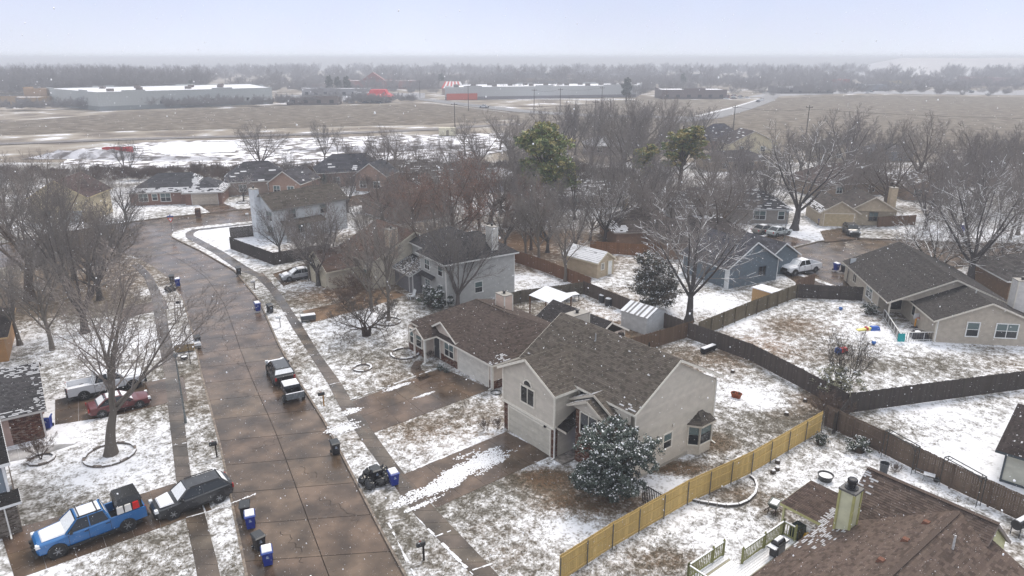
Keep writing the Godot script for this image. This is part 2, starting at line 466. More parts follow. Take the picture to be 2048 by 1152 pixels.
func kerb_line(mb: MB, p: Array, w: float) -> void:
	for i in p.size() - 1:
		var a: Vector2 = p[i]; var b: Vector2 = p[i + 1]
		var s := (b - a).orthogonal().normalized() * w
		mb.k = shade(C(128, 116, 104), 0.06)
		var q := [V(a, -0.14), V(b, -0.14), V(b + s, -0.14), V(a + s, -0.14), V(a, 0.014), V(b, 0.014), V(b + s, 0.012), V(a + s, 0.012)]
		mb.hexa(q)

func lay_streets() -> void:
	var base := MB.new()
	base.k = C(52, 44, 38)
	sheet(base, street_poly(), -0.135)
	var st := setting("street", base, M.soil_dark)
	var tone := C(106, 89, 74)
	# two lanes of concrete slabs, joints left open
	var left := STREET_L.slice(0, 12); var right := STREET_R.slice(0, 12)
	var mid := []
	var ll := length_of(left); var lr := length_of(right)
	var n := 28
	for i in n + 1: mid.append(along(left, ll * i / n).lerp(along(right, lr * i / n), 0.52))
	for i in n:
		var f := float(i) / n; var g := float(i + 1) / n
		slab(st, [along(left, ll * f), mid[i], mid[i + 1], along(left, ll * g)], -0.12, 0.012, shade(tone, 0.07), M.concrete, 0.035)
		slab(st, [mid[i], along(right, lr * f), along(right, lr * g), mid[i + 1]], -0.12, 0.012, shade(tone, 0.07), M.concrete, 0.035)
	var cross := MB.new()
	cross.k = C(106, 89, 74)
	var far_edge: Array = CROSS_FAR.duplicate()
	far_edge.reverse()
	sheet(cross, PackedVector2Array(CROSS_LEFT + [STREET_L[11], STREET_R[11]] + STREET_R.slice(12) + CROSS_NEAR.slice(1) + far_edge), -0.123)
	part("side_street", cross, M.concrete, st)
	var kb := MB.new()
	kerb_line(kb, STREET_R, 0.16); kerb_line(kb, CROSS_NEAR, 0.16)
	for p in [STREET_L, CROSS_LEFT, CROSS_FAR]:
		var z: Array = p.duplicate(); z.reverse()
		kerb_line(kb, z, 0.16)
	part("kerb", kb, M.kerb, st)
	var cb := MB.new()
	cb.k = C(106, 90, 76)
	sheet(cb, PackedVector2Array(CUL), -0.12)
	var cs := setting("cul_de_sac", cb, M.concrete)
	var ck := MB.new()
	var z2: Array = CUL.duplicate(); z2.append(CUL[0])
	kerb_line(ck, z2, 0.16)
	part("kerb", ck, M.kerb, cs)
	# sidewalks
	var walk_k := C(102, 91, 80)
	var wr := place_setting("sidewalk")
	ribbon(wr, [Vector2(0.3, -26.0), Vector2(-2.19, -33.33), Vector2(-6.15, -38.73), Vector2(-10.11, -45.78), Vector2(-11.80, -48.66), Vector2(-14.70, -54.15), Vector2(-16.49, -58.01), Vector2(-20.04, -64.78), Vector2(-23.99, -72.30), Vector2(-27.09, -78.46), Vector2(-30.83, -85.43), Vector2(-34.63, -91.48), Vector2(-38.03, -94.32), Vector2(-45.21, -103.60), Vector2(-53.17, -112.66), Vector2(-54.85, -116.13), Vector2(-54.68, -118.67)], [Vector2(1.6, -26.0), Vector2(-0.71, -33.33), Vector2(-4.95, -39.53), Vector2(-8.32, -44.90), Vector2(-10.89, -49.59), Vector2(-13.71, -54.88), Vector2(-15.49, -58.53), Vector2(-19.15, -65.15), Vector2(-23.11, -73.06), Vector2(-25.65, -77.94), Vector2(-29.57, -85.43), Vector2(-33.28, -91.48), Vector2(-36.55, -95.06), Vector2(-43.33, -103.60), Vector2(-52.45, -114.02), Vector2(-53.51, -116.13), Vector2(-53.25, -118.30)], 1.5, 0.02, walk_k, M.concrete)
	ribbon(wr, [Vector2(-54.68, -118.67), Vector2(-46.91, -123.29), Vector2(-37.76, -130.44)], [Vector2(-53.09, -117.93), Vector2(-46.19, -122.50), Vector2(-37.03, -129.12)], 1.6, 0.02, walk_k, M.concrete)
	var wl := place_setting("sidewalk")
	ribbon(wl, [Vector2(-14.6, -26.0), Vector2(-17.86, -33.29), Vector2(-20.90, -38.63), Vector2(-23.33, -42.74), Vector2(-26.84, -49.59), Vector2(-32.73, -61.01), Vector2(-38.82, -72.30), Vector2(-44.56, -83.05), Vector2(-49.24, -90.80), Vector2(-54.05, -96.81)], [Vector2(-13.2, -26.0), Vector2(-16.52, -33.29), Vector2(-19.84, -39.15), Vector2(-22.61, -43.48), Vector2(-25.63, -49.59), Vector2(-31.41, -61.01), Vector2(-38.49, -74.31), Vector2(-43.78, -84.03), Vector2(-48.44, -91.48), Vector2(-53.03, -97.33)], 1.5, 0.02, walk_k, M.concrete)
	# driveways: rows of slabs from the street to the garage
	var dk := C(106, 89, 75)
	drive("driveway", [Vector2(-7.69, -43.61), Vector2(-0.47, -49.59)], [Vector2(-4.93, -39.69), Vector2(2.96, -46.12)], 5, 2, dk)
	drive("driveway", [Vector2(-10.00, -42.02), Vector2(-7.78, -43.74)], [Vector2(-7.83, -38.22), Vector2(-5.03, -39.64)], 1, 2, dk, -0.11)
	drive("driveway", [Vector2(-13.69, -54.79), Vector2(-6.64, -61.68)], [Vector2(-10.82, -49.43), Vector2(-1.78, -57.20)], 5, 2, dk)
	drive("driveway", [Vector2(-15.73, -52.21), Vector2(-14.01, -53.52)], [Vector2(-12.78, -48.36), Vector2(-11.21, -49.43)], 1, 2, dk, -0.11)
	drive("driveway", [Vector2(-24.39, -77.60), Vector2(-20.11, -80.79), Vector2(-14.78, -85.22)], [Vector2(-22.29, -73.68), Vector2(-16.72, -78.81), Vector2(-13.14, -83.44)], 6, 2, C(140, 116, 94))
	drive("driveway", [Vector2(-26.69, -74.63), Vector2(-25.09, -76.25)], [Vector2(-24.96, -71.55), Vector2(-23.04, -73.21)], 1, 1, dk, -0.11)
	drive("driveway", [Vector2(-32.57, -92.41), Vector2(-30.08, -96.81), Vector2(-27.91, -99.43)], [Vector2(-29.37, -86.87), Vector2(-27.22, -91.48), Vector2(-24.11, -95.55)], 4, 2, dk)
	drive("driveway", [Vector2(-35.76, -91.25), Vector2(-34.16, -93.12)], [Vector2(-33.02, -86.45), Vector2(-31.27, -88.36)], 1, 1, dk, -0.11)
	drive("driveway", [Vector2(-23.25, -42.56), Vector2(-26.77, -40.13), Vector2(-31.73, -37.17)], [Vector2(-20.78, -38.63), Vector2(-23.46, -36.45), Vector2(-28.00, -32.97)], 6, 2, dk)
	drive("driveway", [Vector2(-20.66, -44.38), Vector2(-22.46, -43.29)], [Vector2(-18.18, -40.07), Vector2(-19.82, -39.26)], 1, 2, dk, -0.11)
	drive("driveway", [Vector2(-31.77, -59.26), Vector2(-35.42, -57.50), Vector2(-39.28, -55.07)], [Vector2(-29.31, -54.51), Vector2(-32.28, -52.38), Vector2(-36.61, -50.71)], 5, 2, dk)
	drive("driveway", [Vector2(-28.97, -60.67), Vector2(-30.63, -59.58)], [Vector2(-26.29, -55.35), Vector2(-28.15, -54.79)], 1, 2, dk, -0.11)
	drive("driveway", [Vector2(-43.43, -80.97), Vector2(-45.70, -77.94)], [Vector2(-41.46, -77.60), Vector2(-43.96, -74.63)], 3, 1, dk)
	drive("driveway", [Vector2(-40.60, -82.47), Vector2(-42.49, -81.53)], [Vector2(-38.68, -79.34), Vector2(-40.65, -78.11)], 1, 1, dk, -0.11)
	drive("driveway", [Vector2(38.80, -91.48), Vector2(36.70, -93.12)], [Vector2(41.98, -85.02), Vector2(37.70, -82.28)], 1, 2, dk)
	drive("driveway", [Vector2(49.94, -110.02), Vector2(52.26, -117.57)], [Vector2(56.60, -112.32), Vector2(57.67, -120.18)], 2, 2, dk)
	drive("driveway", [Vector2(43.19, -106.87), Vector2(38.60, -111.99)], [Vector2(47.95, -110.02), Vector2(44.70, -115.42)], 3, 2, dk)
	drive("driveway", [Vector2(-57.36, -132.69), Vector2(-63.20, -140.91)], [Vector2(-52.87, -135.48), Vector2(-59.49, -142.99)], 2, 2, dk)
	drive("driveway", [Vector2(67.37, -98.37), Vector2(61.60, -92.41)], [Vector2(75.36, -100.79), Vector2(70.38, -94.32)], 2, 2, dk)
	drive("front_walk", [Vector2(-8.35, -58.63), Vector2(-9.70, -61.23), Vector2(-9.41, -63.32)], [Vector2(-7.38, -59.80), Vector2(-8.83, -61.80), Vector2(-8.54, -63.32)], 4, 1, dk)
	drive("front_walk", [Vector2(-38.16, -46.54), Vector2(-36.48, -47.40), Vector2(-34.05, -47.77)], [Vector2(-37.08, -44.97), Vector2(-34.87, -46.05), Vector2(-33.21, -47.77)], 4, 1, C(190, 188, 188))
	# a walk round the brick house corner, under snow
	var snow := MB.new()
	snow.k = Color(0.82, 0.83, 0.86)
	# melting snow left lying on the pavement
	for d in [[Vector2(-4.95, -42.19), 3.6, 0.75, 0.35], [Vector2(-2.40, -45.24), 2.6, 1.2, 0.25], [Vector2(-3.69, -43.86), 2.6, 0.7, 0.3], [Vector2(-13.35, -50.22), 1.5, 0.9, 0.6], [Vector2(-13.16, -53.07), 0.9, 0.6, 0.5], [Vector2(-5.89, -40.02), 1.6, 0.25, 0.3], [Vector2(-10.44, -57.50), 1.6, 0.35, 0.3], [Vector2(-7.59, -56.02), 1.2, 0.2, 0.2], [Vector2(-26.52, -76.25), 1.0, 0.6, 0.2], [Vector2(-3.28, -67.35), 2.0, 0.3, 0.4], [Vector2(-18.59, -40.13), 1.6, 0.12, 0.4]]:
		drift(snow, d[0], d[1], d[2], d[3])
	for j in [[Vector2(-6.07, -38.63), Vector2(-2.22, -33.37), 0.12], [Vector2(-7.76, -38.22), Vector2(-6.15, -38.73), 0.07], [Vector2(-4.73, -36.74), Vector2(-3.79, -37.32), 0.08], [Vector2(-2.27, -33.75), Vector2(-1.13, -34.30), 0.06], [Vector2(-7.67, -43.67), Vector2(-3.18, -47.40), 0.12], [Vector2(-13.92, -55.07), Vector2(-6.84, -61.80), 0.1], [Vector2(-26.71, -40.02), Vector2(-23.25, -42.56), 0.07], [Vector2(-20.84, -38.63), Vector2(-18.13, -40.13), 0.05], [Vector2(-19.06, -65.03), Vector2(-19.86, -64.65), 0.06], [Vector2(-15.51, -58.63), Vector2(-16.40, -58.01), 0.06], [Vector2(-25.68, -47.55), Vector2(-24.86, -47.91), 0.05], [Vector2(-32.93, -58.63), Vector2(-31.73, -59.37), 0.08], [Vector2(-7.81, -38.12), Vector2(-6.39, -35.08), 0.08], [Vector2(-6.39, -35.08), Vector2(-5.51, -33.29), 0.09]]:
		var a: Vector2 = j[0]; var b: Vector2 = j[1]
		var s := (b - a).orthogonal().normalized()
		var n2 := int(a.distance_to(b) / 0.35) + 1
		for i in n2:
			var p0 := a.lerp(b, float(i) / n2); var p1 := a.lerp(b, float(i + 1) / n2)
			var w0: float = j[2] * rr(0.1, 1.15)
			if rng.randf() < 0.15: continue
			snow.q(V(p0 - s * w0, 0.034), V(p0 + s * w0 * 0.8, 0.034), V(p1 + s * w0, 0.034), V(p1 - s * w0 * 0.7, 0.034))
	# hairline cracks filled with dirt
	var ck2 := MB.new()
	for cr in [[Vector2(-31.91, -74.63), Vector2(-27.22, -71.55)], [Vector2(-29.89, -66.04), Vector2(-24.88, -61.80)], [Vector2(-34.38, -78.81), Vector2(-28.78, -66.04)], [Vector2(-24.52, -57.00), Vector2(-20.59, -55.07)], [Vector2(-19.65, -46.90), Vector2(-18.09, -49.12)], [Vector2(-15.32, -44.84), Vector2(-12.68, -42.92)], [Vector2(-46.81, -99.43), Vector2(-39.30, -89.68)], [Vector2(-14.45, -37.42), Vector2(-12.13, -34.64)], [Vector2(-12.92, -41.14), Vector2(-9.67, -38.42)], [Vector2(-5.69, -49.90), Vector2(-3.82, -55.07)]]:
		var a: Vector2 = cr[0]; var b: Vector2 = cr[1]
		var s := (b - a).orthogonal().normalized()
		var p0 := a
		for i in 16:
			var p1 := a.lerp(b, (i + 1) / 16.0) + s * rr(-0.35, 0.35)
			var y := -0.115 if p0.distance_to(a) < 99.0 and a.x < -8.0 else 0.031
			ck2.k = C(58, 50, 44)
			ck2.q(V(p0 - s * 0.018, y), V(p0 + s * 0.018, y), V(p1 + s * 0.018, y), V(p1 - s * 0.018, y))
			p0 = p1
	part("crack", ck2, M.soil_dark, st, "stuff")
	var sn := part("pavement_snow", snow, M.snow, wr, "stuff")

func drift(mb: MB, at: Vector2, r: float, w: float, rag: float) -> void:
	# slush left lying along the driveway: a field of small crumbs that thins out to its edge
	var u := Vector2(0.783, -0.6225); var s := Vector2(0.6225, 0.783)
	var n := noise(int(at.x * 31.0 + at.y * 7.0), 0.55, 4)
	var e := 0.085
	for i in range(int(-r * 1.3 / e), int(r * 1.3 / e)):
		for j in range(int(-w * 1.4 / e), int(w * 1.4 / e)):
			var a := i * e; var b := j * e
			var d := sqrt(a * a / (r * r) + b * b / (w * w))
			if 1.0 - d + n.get_noise_2d(a * 0.7, b * 2.2) * (0.5 + 0.4 * rag) - pow(rng.randf(), 2.0) * 0.75 < -0.02: continue
			var p := at + u * (a + rr(-0.03, 0.03)) + s * (b + rr(-0.03, 0.03))
			var y := 0.034 + rr(0.0, 0.006)
			mb.k = Color(0.8, 0.81, 0.84)
			mb.q(V(p - u * e * 0.62 - s * e * rr(0.4, 0.66), y), V(p + u * e * 0.62 - s * e * rr(0.4, 0.66), y), V(p + u * e * 0.6 + s * e * rr(0.4, 0.66), y), V(p - u * e * 0.6 + s * e * rr(0.4, 0.66), y))

func drive(called: String, a: Array, b: Array, rows: int, cols: int, k: Color, street_y = null) -> void:
	# a and b: the two long edges, each starting at the street end
	var la := length_of(a); var lb := length_of(b)
	var o := place_setting(called)
	var back := b.duplicate()
	back.reverse()
	paved.append(PackedVector2Array(a + back))
	for i in rows:
		for j in cols:
			var f := float(i) / rows; var g := float(i + 1) / rows
			var s := float(j) / cols; var t := float(j + 1) / cols
			var p0 := along(a, la * f).lerp(along(b, lb * f), s); var p1 := along(a, la * g).lerp(along(b, lb * g), s)
			var p2 := along(a, la * g).lerp(along(b, lb * g), t); var p3 := along(a, la * f).lerp(along(b, lb * f), t)
			if street_y == null: slab(o, [p0, p1, p2, p3], 0.026, 0.1, shade(k, 0.06), M.concrete)
			else: slab(o, [p0, p1, p2, p3], street_y, 0.1, shade(k, 0.06), M.concrete, 0.02, 0.026)

func grow_grass() -> void:
	# dead blades that stick out of the thin snow
	var t := MB.new()
	rng.seed = 404
	for i in 9:
		t.k = shade(C(128, 119, 102), 0.3)
		var a := rr(0, TAU); var p := Vector3(rr(-0.07, 0.07), 0, rr(-0.07, 0.07))
		var w := Vector3(cos(a), 0, sin(a)) * 0.009
		t.tri(p - w, p + Vector3(rr(-0.06, 0.06), rr(0.04, 0.09), rr(-0.06, 0.06)), p + w)
	var rects := []
	paved.append(street_poly())
	for p in paved:
		var r := Rect2(p[0], Vector2.ZERO)
		for e in p: r = r.expand(e)
		rects.append(r)
	var spots := []
	while spots.size() < 75000:
		var z := -28.0 - 62.0 * pow(rng.randf(), 1.25)
		var x := rr(-0.76, 0.76) * (-z)
		if x < -58 or x > 62: continue
		var i := clampi(int((x + 60.0) / 124.0 * 220.0), 0, 219); var j := int((-26.0 - z) / 74.0 * 131.0)
		if rng.randf() < cover[j * 220 + i] / 215.0 - 0.1: continue
		var q := Vector2(x, z)
		var hit := false
		for k in paved.size():
			if rects[k].has_point(q) and Geometry2D.is_point_in_polygon(q, paved[k]):
				hit = true
				break
		if hit: continue
		spots.append(Transform3D(Basis(Vector3.UP, rr(0, TAU)).scaled(Vector3.ONE * rr(0.7, 1.5)), Vector3(x, 0, z)))
	var mm := MultiMesh.new()
	mm.transform_format = MultiMesh.TRANSFORM_3D
	mm.mesh = t.mesh(M.twig)
	mm.instance_count = spots.size()
	for i in spots.size(): mm.set_instance_transform(i, spots[i])
	var o := MultiMeshInstance3D.new()
	o.multimesh = mm
	o.name = "dead_grass"
	add_child(o)
	tag(o, "dead grass blades sticking out of the thin snow", "grass", "", "stuff")
	rng.seed = 8


const BRICKS := [Color(0.19, 0.075, 0.05), Color(0.25, 0.11, 0.075), Color(0.13, 0.055, 0.042), Color(0.30, 0.17, 0.12), Color(0.40, 0.30, 0.25)]

func build_houses() -> void:
	two_storey_house()
	beige_ranch()
	grey_two_storey()
	right_ranch()
	brown_roof_house()
	street_houses()
	cul_de_sac_houses()
	edge_houses()
	far_houses()

func two_storey_house() -> void:
	var siding := C(196, 188, 176); var trim := C(226, 220, 208); var rk := C(122, 114, 106)
	var h := house("two_storey_house", "two storey beige sided house with grey shingle roof, blue front door and brick bay", Vector2(-0.6, -50.3), 51.5, rk, trim, 0.145, 0.32)
	h.snow = func(p: Vector3): return (p.x > 10.3 and p.z > -2.3 and rng.randf() < 0.3) or rng.randf() < 0.002
	# main block: gable ends left and right, long slope to the front
	lap_wall(h.wall, P(11.5, 2.2, 0), P(11.5, 11, 0), [[0.0, 5.55], [4.0, 8.0], [8.8, 5.25]], siding)
	lap_wall(h.wall, P(0, 11, 0), P(0, 2.2, 0), [[0.0, 5.25], [4.8, 8.0], [8.8, 5.55]], siding)
	lap_wall(h.wall, P(11.5, 11, 0), P(0, 11, 0), [[0.0, 5.3], [11.5, 5.3]], siding)
	lap_wall(h.wall, P(5.9, 2.2, 2.4), P(11.5, 2.2, 2.4), [[0.0, 5.5], [5.6, 5.5]], siding)
	gable(h, 0, 11.5, 2.2, 11.0, 5.75, 8.25, true, 0.45, 0.35, 0.455)
	# garage wing with a gable to the street
	lap_wall(h.wall, P(-0.04, -0.06, 2.5), P(5.94, -0.06, 2.5), [[0.0, 5.5], [2.99, 6.9], [5.98, 5.5]], siding)
	lap_wall(h.wall, P(5.94, -0.06, 2.5), P(5.94, 2.2, 2.5), [[0.0, 5.4], [2.26, 5.4]], siding)
	lap_wall(h.wall, P(0, 2.2, 0), P(0, 0, 0), [[0.0, 5.4], [2.2, 5.4]], siding)
	lap_wall(h.wall, P(5.9, 0.3, 0), P(5.9, 2.2, 0), [[0.0, 2.6], [1.9, 2.6]], siding)
	h.trim.k = trim
	for e in [P(-0.04, -0.06, 0), P(5.94, -0.06, 0)]: h.trim.box(e.x - 0.06, e.x + 0.06, 2.45, 5.35, e.z - 0.06, e.z + 0.06)
	for e in [P(11.5, 2.2, 0), P(11.5, 11, 0)]: h.trim.box(e.x - 0.06, e.x + 0.06, 0.1, 5.3, e.z - 0.06, e.z + 0.06)
	h.trim.beam(P(-0.05, -0.1, 2.48), P(5.95, -0.1, 2.48), 0.05, 0.2)
	h.trim.k = C(168, 162, 152)
	h.trim.beam(P(11.53, 2.2, 0.12), P(11.53, 11, 0.12), 0.04, 0.24)
	var f0 := [P(-0.4, -0.4, 5.3), P(-0.4, 2.9, 5.3), P(2.95, 4.4, 7.05), P(2.95, -0.4, 7.05)]
	var f1 := [P(6.3, 2.9, 5.3), P(6.3, -0.4, 5.3), P(2.95, -0.4, 7.05), P(2.95, 4.4, 7.05)]
	roof_plane(h.roof, f0, rk, 0.145, 0.32, h.snow); roof_plane(h.roof, f1, rk, 0.145, 0.32, h.snow)
	h.trim.k = trim
	for e in [[f0[0], f0[3]], [f0[0], f0[1]], [f1[1], f1[2]], [f1[0], f1[1]]]: edge(h.trim, e[0], e[1], 0.2)
	# brick round the garage
	var br := MB.new()
	brick_wall(br, P(0, 0, 0), P(0.62, 0, 0), 2.45, BRICKS)
	brick_wall(br, P(5.5, 0, 0), P(5.9, 0, 0), 2.45, BRICKS)
	brick_wall(br, P(5.9, 0, 0), P(5.9, 0.3, 0), 2.45, BRICKS)
	# brick bay with its two stepped gables
	brick_wall(br, P(6.95, 1.1, 0), P(9.7, 1.1, 0), 4.4, BRICKS)
	brick_wall(br, P(9.7, 1.1, 0), P(9.7, 2.0, 0), 4.4, BRICKS)
	brick_wall(br, P(6.95, 2.2, 0), P(6.95, 1.1, 0), 4.4, BRICKS)
	brick_wall(br, P(9.7, 1.9, 0), P(11.45, 1.9, 0), 4.6, BRICKS)
	part("brickwork", br, M.brick, h.n)
	garage_door(h, P(3.05, 0.0, 0.02), "front", 4.8, 2.12, C(196, 190, 178))
	h.trim.k = siding
	h.trim.box(0.5, 5.6, 2.2, 2.45, -0.03, 0.03)
	lap_wall(h.wall, P(6.7, 1.02, 4.3), P(10.0, 1.02, 4.3), [[0.0, 4.5], [1.65, 5.35], [3.3, 4.5]], siding)
	for g in [[6.35, 10.35, 0.7, 4.42, 5.45, 3.0], [6.05, 10.85, 1.25, 4.6, 5.82, 4.2]]:
		var am: float = (g[0] + g[1]) / 2
		var b1: float = g[5]
		var l := [P(g[0], g[2], g[3]), P(g[0], b1, g[3]), P(am, b1, g[4]), P(am, g[2], g[4])]
		var r := [P(g[1], b1, g[3]), P(g[1], g[2], g[3]), P(am, g[2], g[4]), P(am, b1, g[4])]
		roof_plane(h.roof, l, rk, 0.145, 0.32, func(p): return rng.randf() < 0.55); roof_plane(h.roof, r, rk)
		for e in [[l[0], l[3]], [r[1], r[2]], [r[0], r[1]]]: edge(h.trim, e[0], e[1], 0.18)
	lap_wall(h.wall, P(9.4, 1.85, 4.5), P(11.45, 1.85, 4.5), [[0.0, 5.2], [1.3, 4.9], [2.05, 5.4]], siding)
	# porch roof between garage and bay
	roof_plane(h.roof, [P(5.9, 0.2, 2.55), P(7.0, 0.2, 2.55), P(7.0, 2.2, 3.5), P(5.9, 2.2, 3.5)], C(62, 58, 56))
	edge(h.trim, P(5.85, 0.2, 2.55), P(6.95, 0.2, 2.55))
	# side wall windows and bay window
	window(h, P(11.5, 5.75, 1.4), "right", 0.85, 1.15, "sash", trim)
	bay_window(h, P(11.5, 9.3, 0), trim, siding, rk)
	window(h, P(2.95, -0.06, 3.3), "front", 1.5, 1.3, "slider", trim)
	arch_window(h, P(2.95, -0.06, 4.78), trim, 0.42)
	window(h, P(8.3, 1.08, 2.55), "front", 1.6, 1.6, "slider", trim)
	window(h, P(6.55, 2.2, 3.7), "front", 0.7, 1.3, "single", trim)
	window(h, P(10.5, 1.88, 2.6), "front", 0.7, 1.6, "sash", trim)
	door(h, P(6.4, 2.14, 0.12), "front", C(20, 74, 178))
	downspout(h, 5.98, -0.06, 0, 2.5); downspout(h, 11.55, 11.05, 0, 5.2, Vector3(0.4, 0, 0))
	var step := MB.new()
	step.k = C(150, 142, 134)
	step.box(5.92, 6.95, 0, 0.12, -2.2, 0.1)
	part("porch_slab", step, M.kerb, h.n)
	var lamp := MB.new()
	lamp.k = C(40, 38, 36)
	lamp.taper(4.9, 5.1, 2.25, 2.4, 0.03, 0.2, 0.03, 0.02)
	part("porch_lamp", lamp, M.dull, h.n)
	var box := MB.new()
	box.k = C(206, 200, 190)
	box.box(11.5, 11.62, 2.95, 3.15, -6.4, -6.2)
	part("wall_vent", box, M.trim, h.n)
	chimney(h, -0.8, 0.15, 7.0, 8.9, 0.0, 7.75, siding)
	vent_pipe(h, P(4.6, 5.2, 7.6), 0.55, C(170, 170, 170)); vent_pipe(h, P(8.8, 6.4, 8.1), 0.4, C(60, 56, 54))
	roof_vent(h, P(5.6, 6.9, 8.0), C(80, 74, 70))
	done(h)

func bay_window(h: Dictionary, at: Vector3, trim: Color, siding: Color, rk: Color) -> void:
	# three-sided bay on the right wall, along b
	var e := [Vector3(0, 0, 1.15), Vector3(0.65, 0, 0.6), Vector3(0.65, 0, -0.75), Vector3(0, 0, -1.15)]
	var w := MB.new()
	for i in 3: lap_wall(w, at + e[i], at + e[i + 1], [[0.0, 0.75], [e[i].distance_to(e[i + 1]), 0.75]], siding)
	w.k = trim
	for i in 3:
		var a: Vector3 = at + e[i]; var b: Vector3 = at + e[i + 1]
		w.beam(a + Vector3.UP * 0.78, b + Vector3.UP * 0.78, 0.12, 0.1); w.beam(a + Vector3.UP * 2.42, b + Vector3.UP * 2.42, 0.12, 0.2)
		w.beam(a + Vector3.UP * 0.8, a + Vector3.UP * 2.4, 0.12, 0.12); w.beam(b + Vector3.UP * 0.8, b + Vector3.UP * 2.4, 0.12, 0.12)
	var o := part("bay_window", w, M.trim, h.n)
	for i in 3:
		var a: Vector3 = at + e[i]; var b: Vector3 = at + e[i + 1]
		for j in 2:
			var p := MB.new()
			p.beam(a.lerp(b, 0.04) + Vector3.UP * (1.2 + 0.78 * j), a.lerp(b, 0.96) + Vector3.UP * (1.2 + 0.78 * j), 0.02, 0.72)
			part("pane", p, M.glass2 if j else M.glass, o)
	var r := MB.new()
	var top := at + Vector3(0, 3.2, 0)
	var g := []
	for q in [Vector3(0, 2.5, 1.4), Vector3(0.9, 2.5, 0.75), Vector3(0.9, 2.5, -0.9), Vector3(0, 2.5, -1.4)]: g.append(at + q)
	roof_plane(r, [g[0], g[1], top], rk); roof_plane(r, [g[1], g[2], top + Vector3(0.02, 0, -0.3), top + Vector3(0.02, 0, 0.2)], rk); roof_plane(r, [g[2], g[3], top], rk)
	part("bay_roof", r, M.roof, h.n)
	for i in 3: edge(h.trim, g[i], g[i + 1], 0.14)

func arch_window(h: Dictionary, at: Vector3, k: Color, r: float) -> void:
	var f := MB.new()
	f.k = k
	for i in 10:
		var a := PI * i / 10; var b := PI * (i + 1) / 10
		var p := [Vector3(cos(a) * r, sin(a) * r, 0), Vector3(cos(b) * r, sin(b) * r, 0), Vector3(cos(b) * (r + 0.1), sin(b) * (r + 0.1), 0), Vector3(cos(a) * (r + 0.1), sin(a) * (r + 0.1), 0)]
		var z := []
		for e in p: z.append(at + e + Vector3(0, 0, 0.01))
		for e in p: z.append(at + e + Vector3(0, 0, 0.09))
		f.hexa(z)
	var o := part("arch_window", f, M.trim, h.n)
	var g := MB.new()
	for i in 10:
		var a := PI * i / 10; var b := PI * (i + 1) / 10
		g.tri(at + Vector3(0, 0, 0.04), at + Vector3(cos(a) * r, sin(a) * r, 0.04), at + Vector3(cos(b) * r, sin(b) * r, 0.04))
	part("pane", g, M.glass, o)

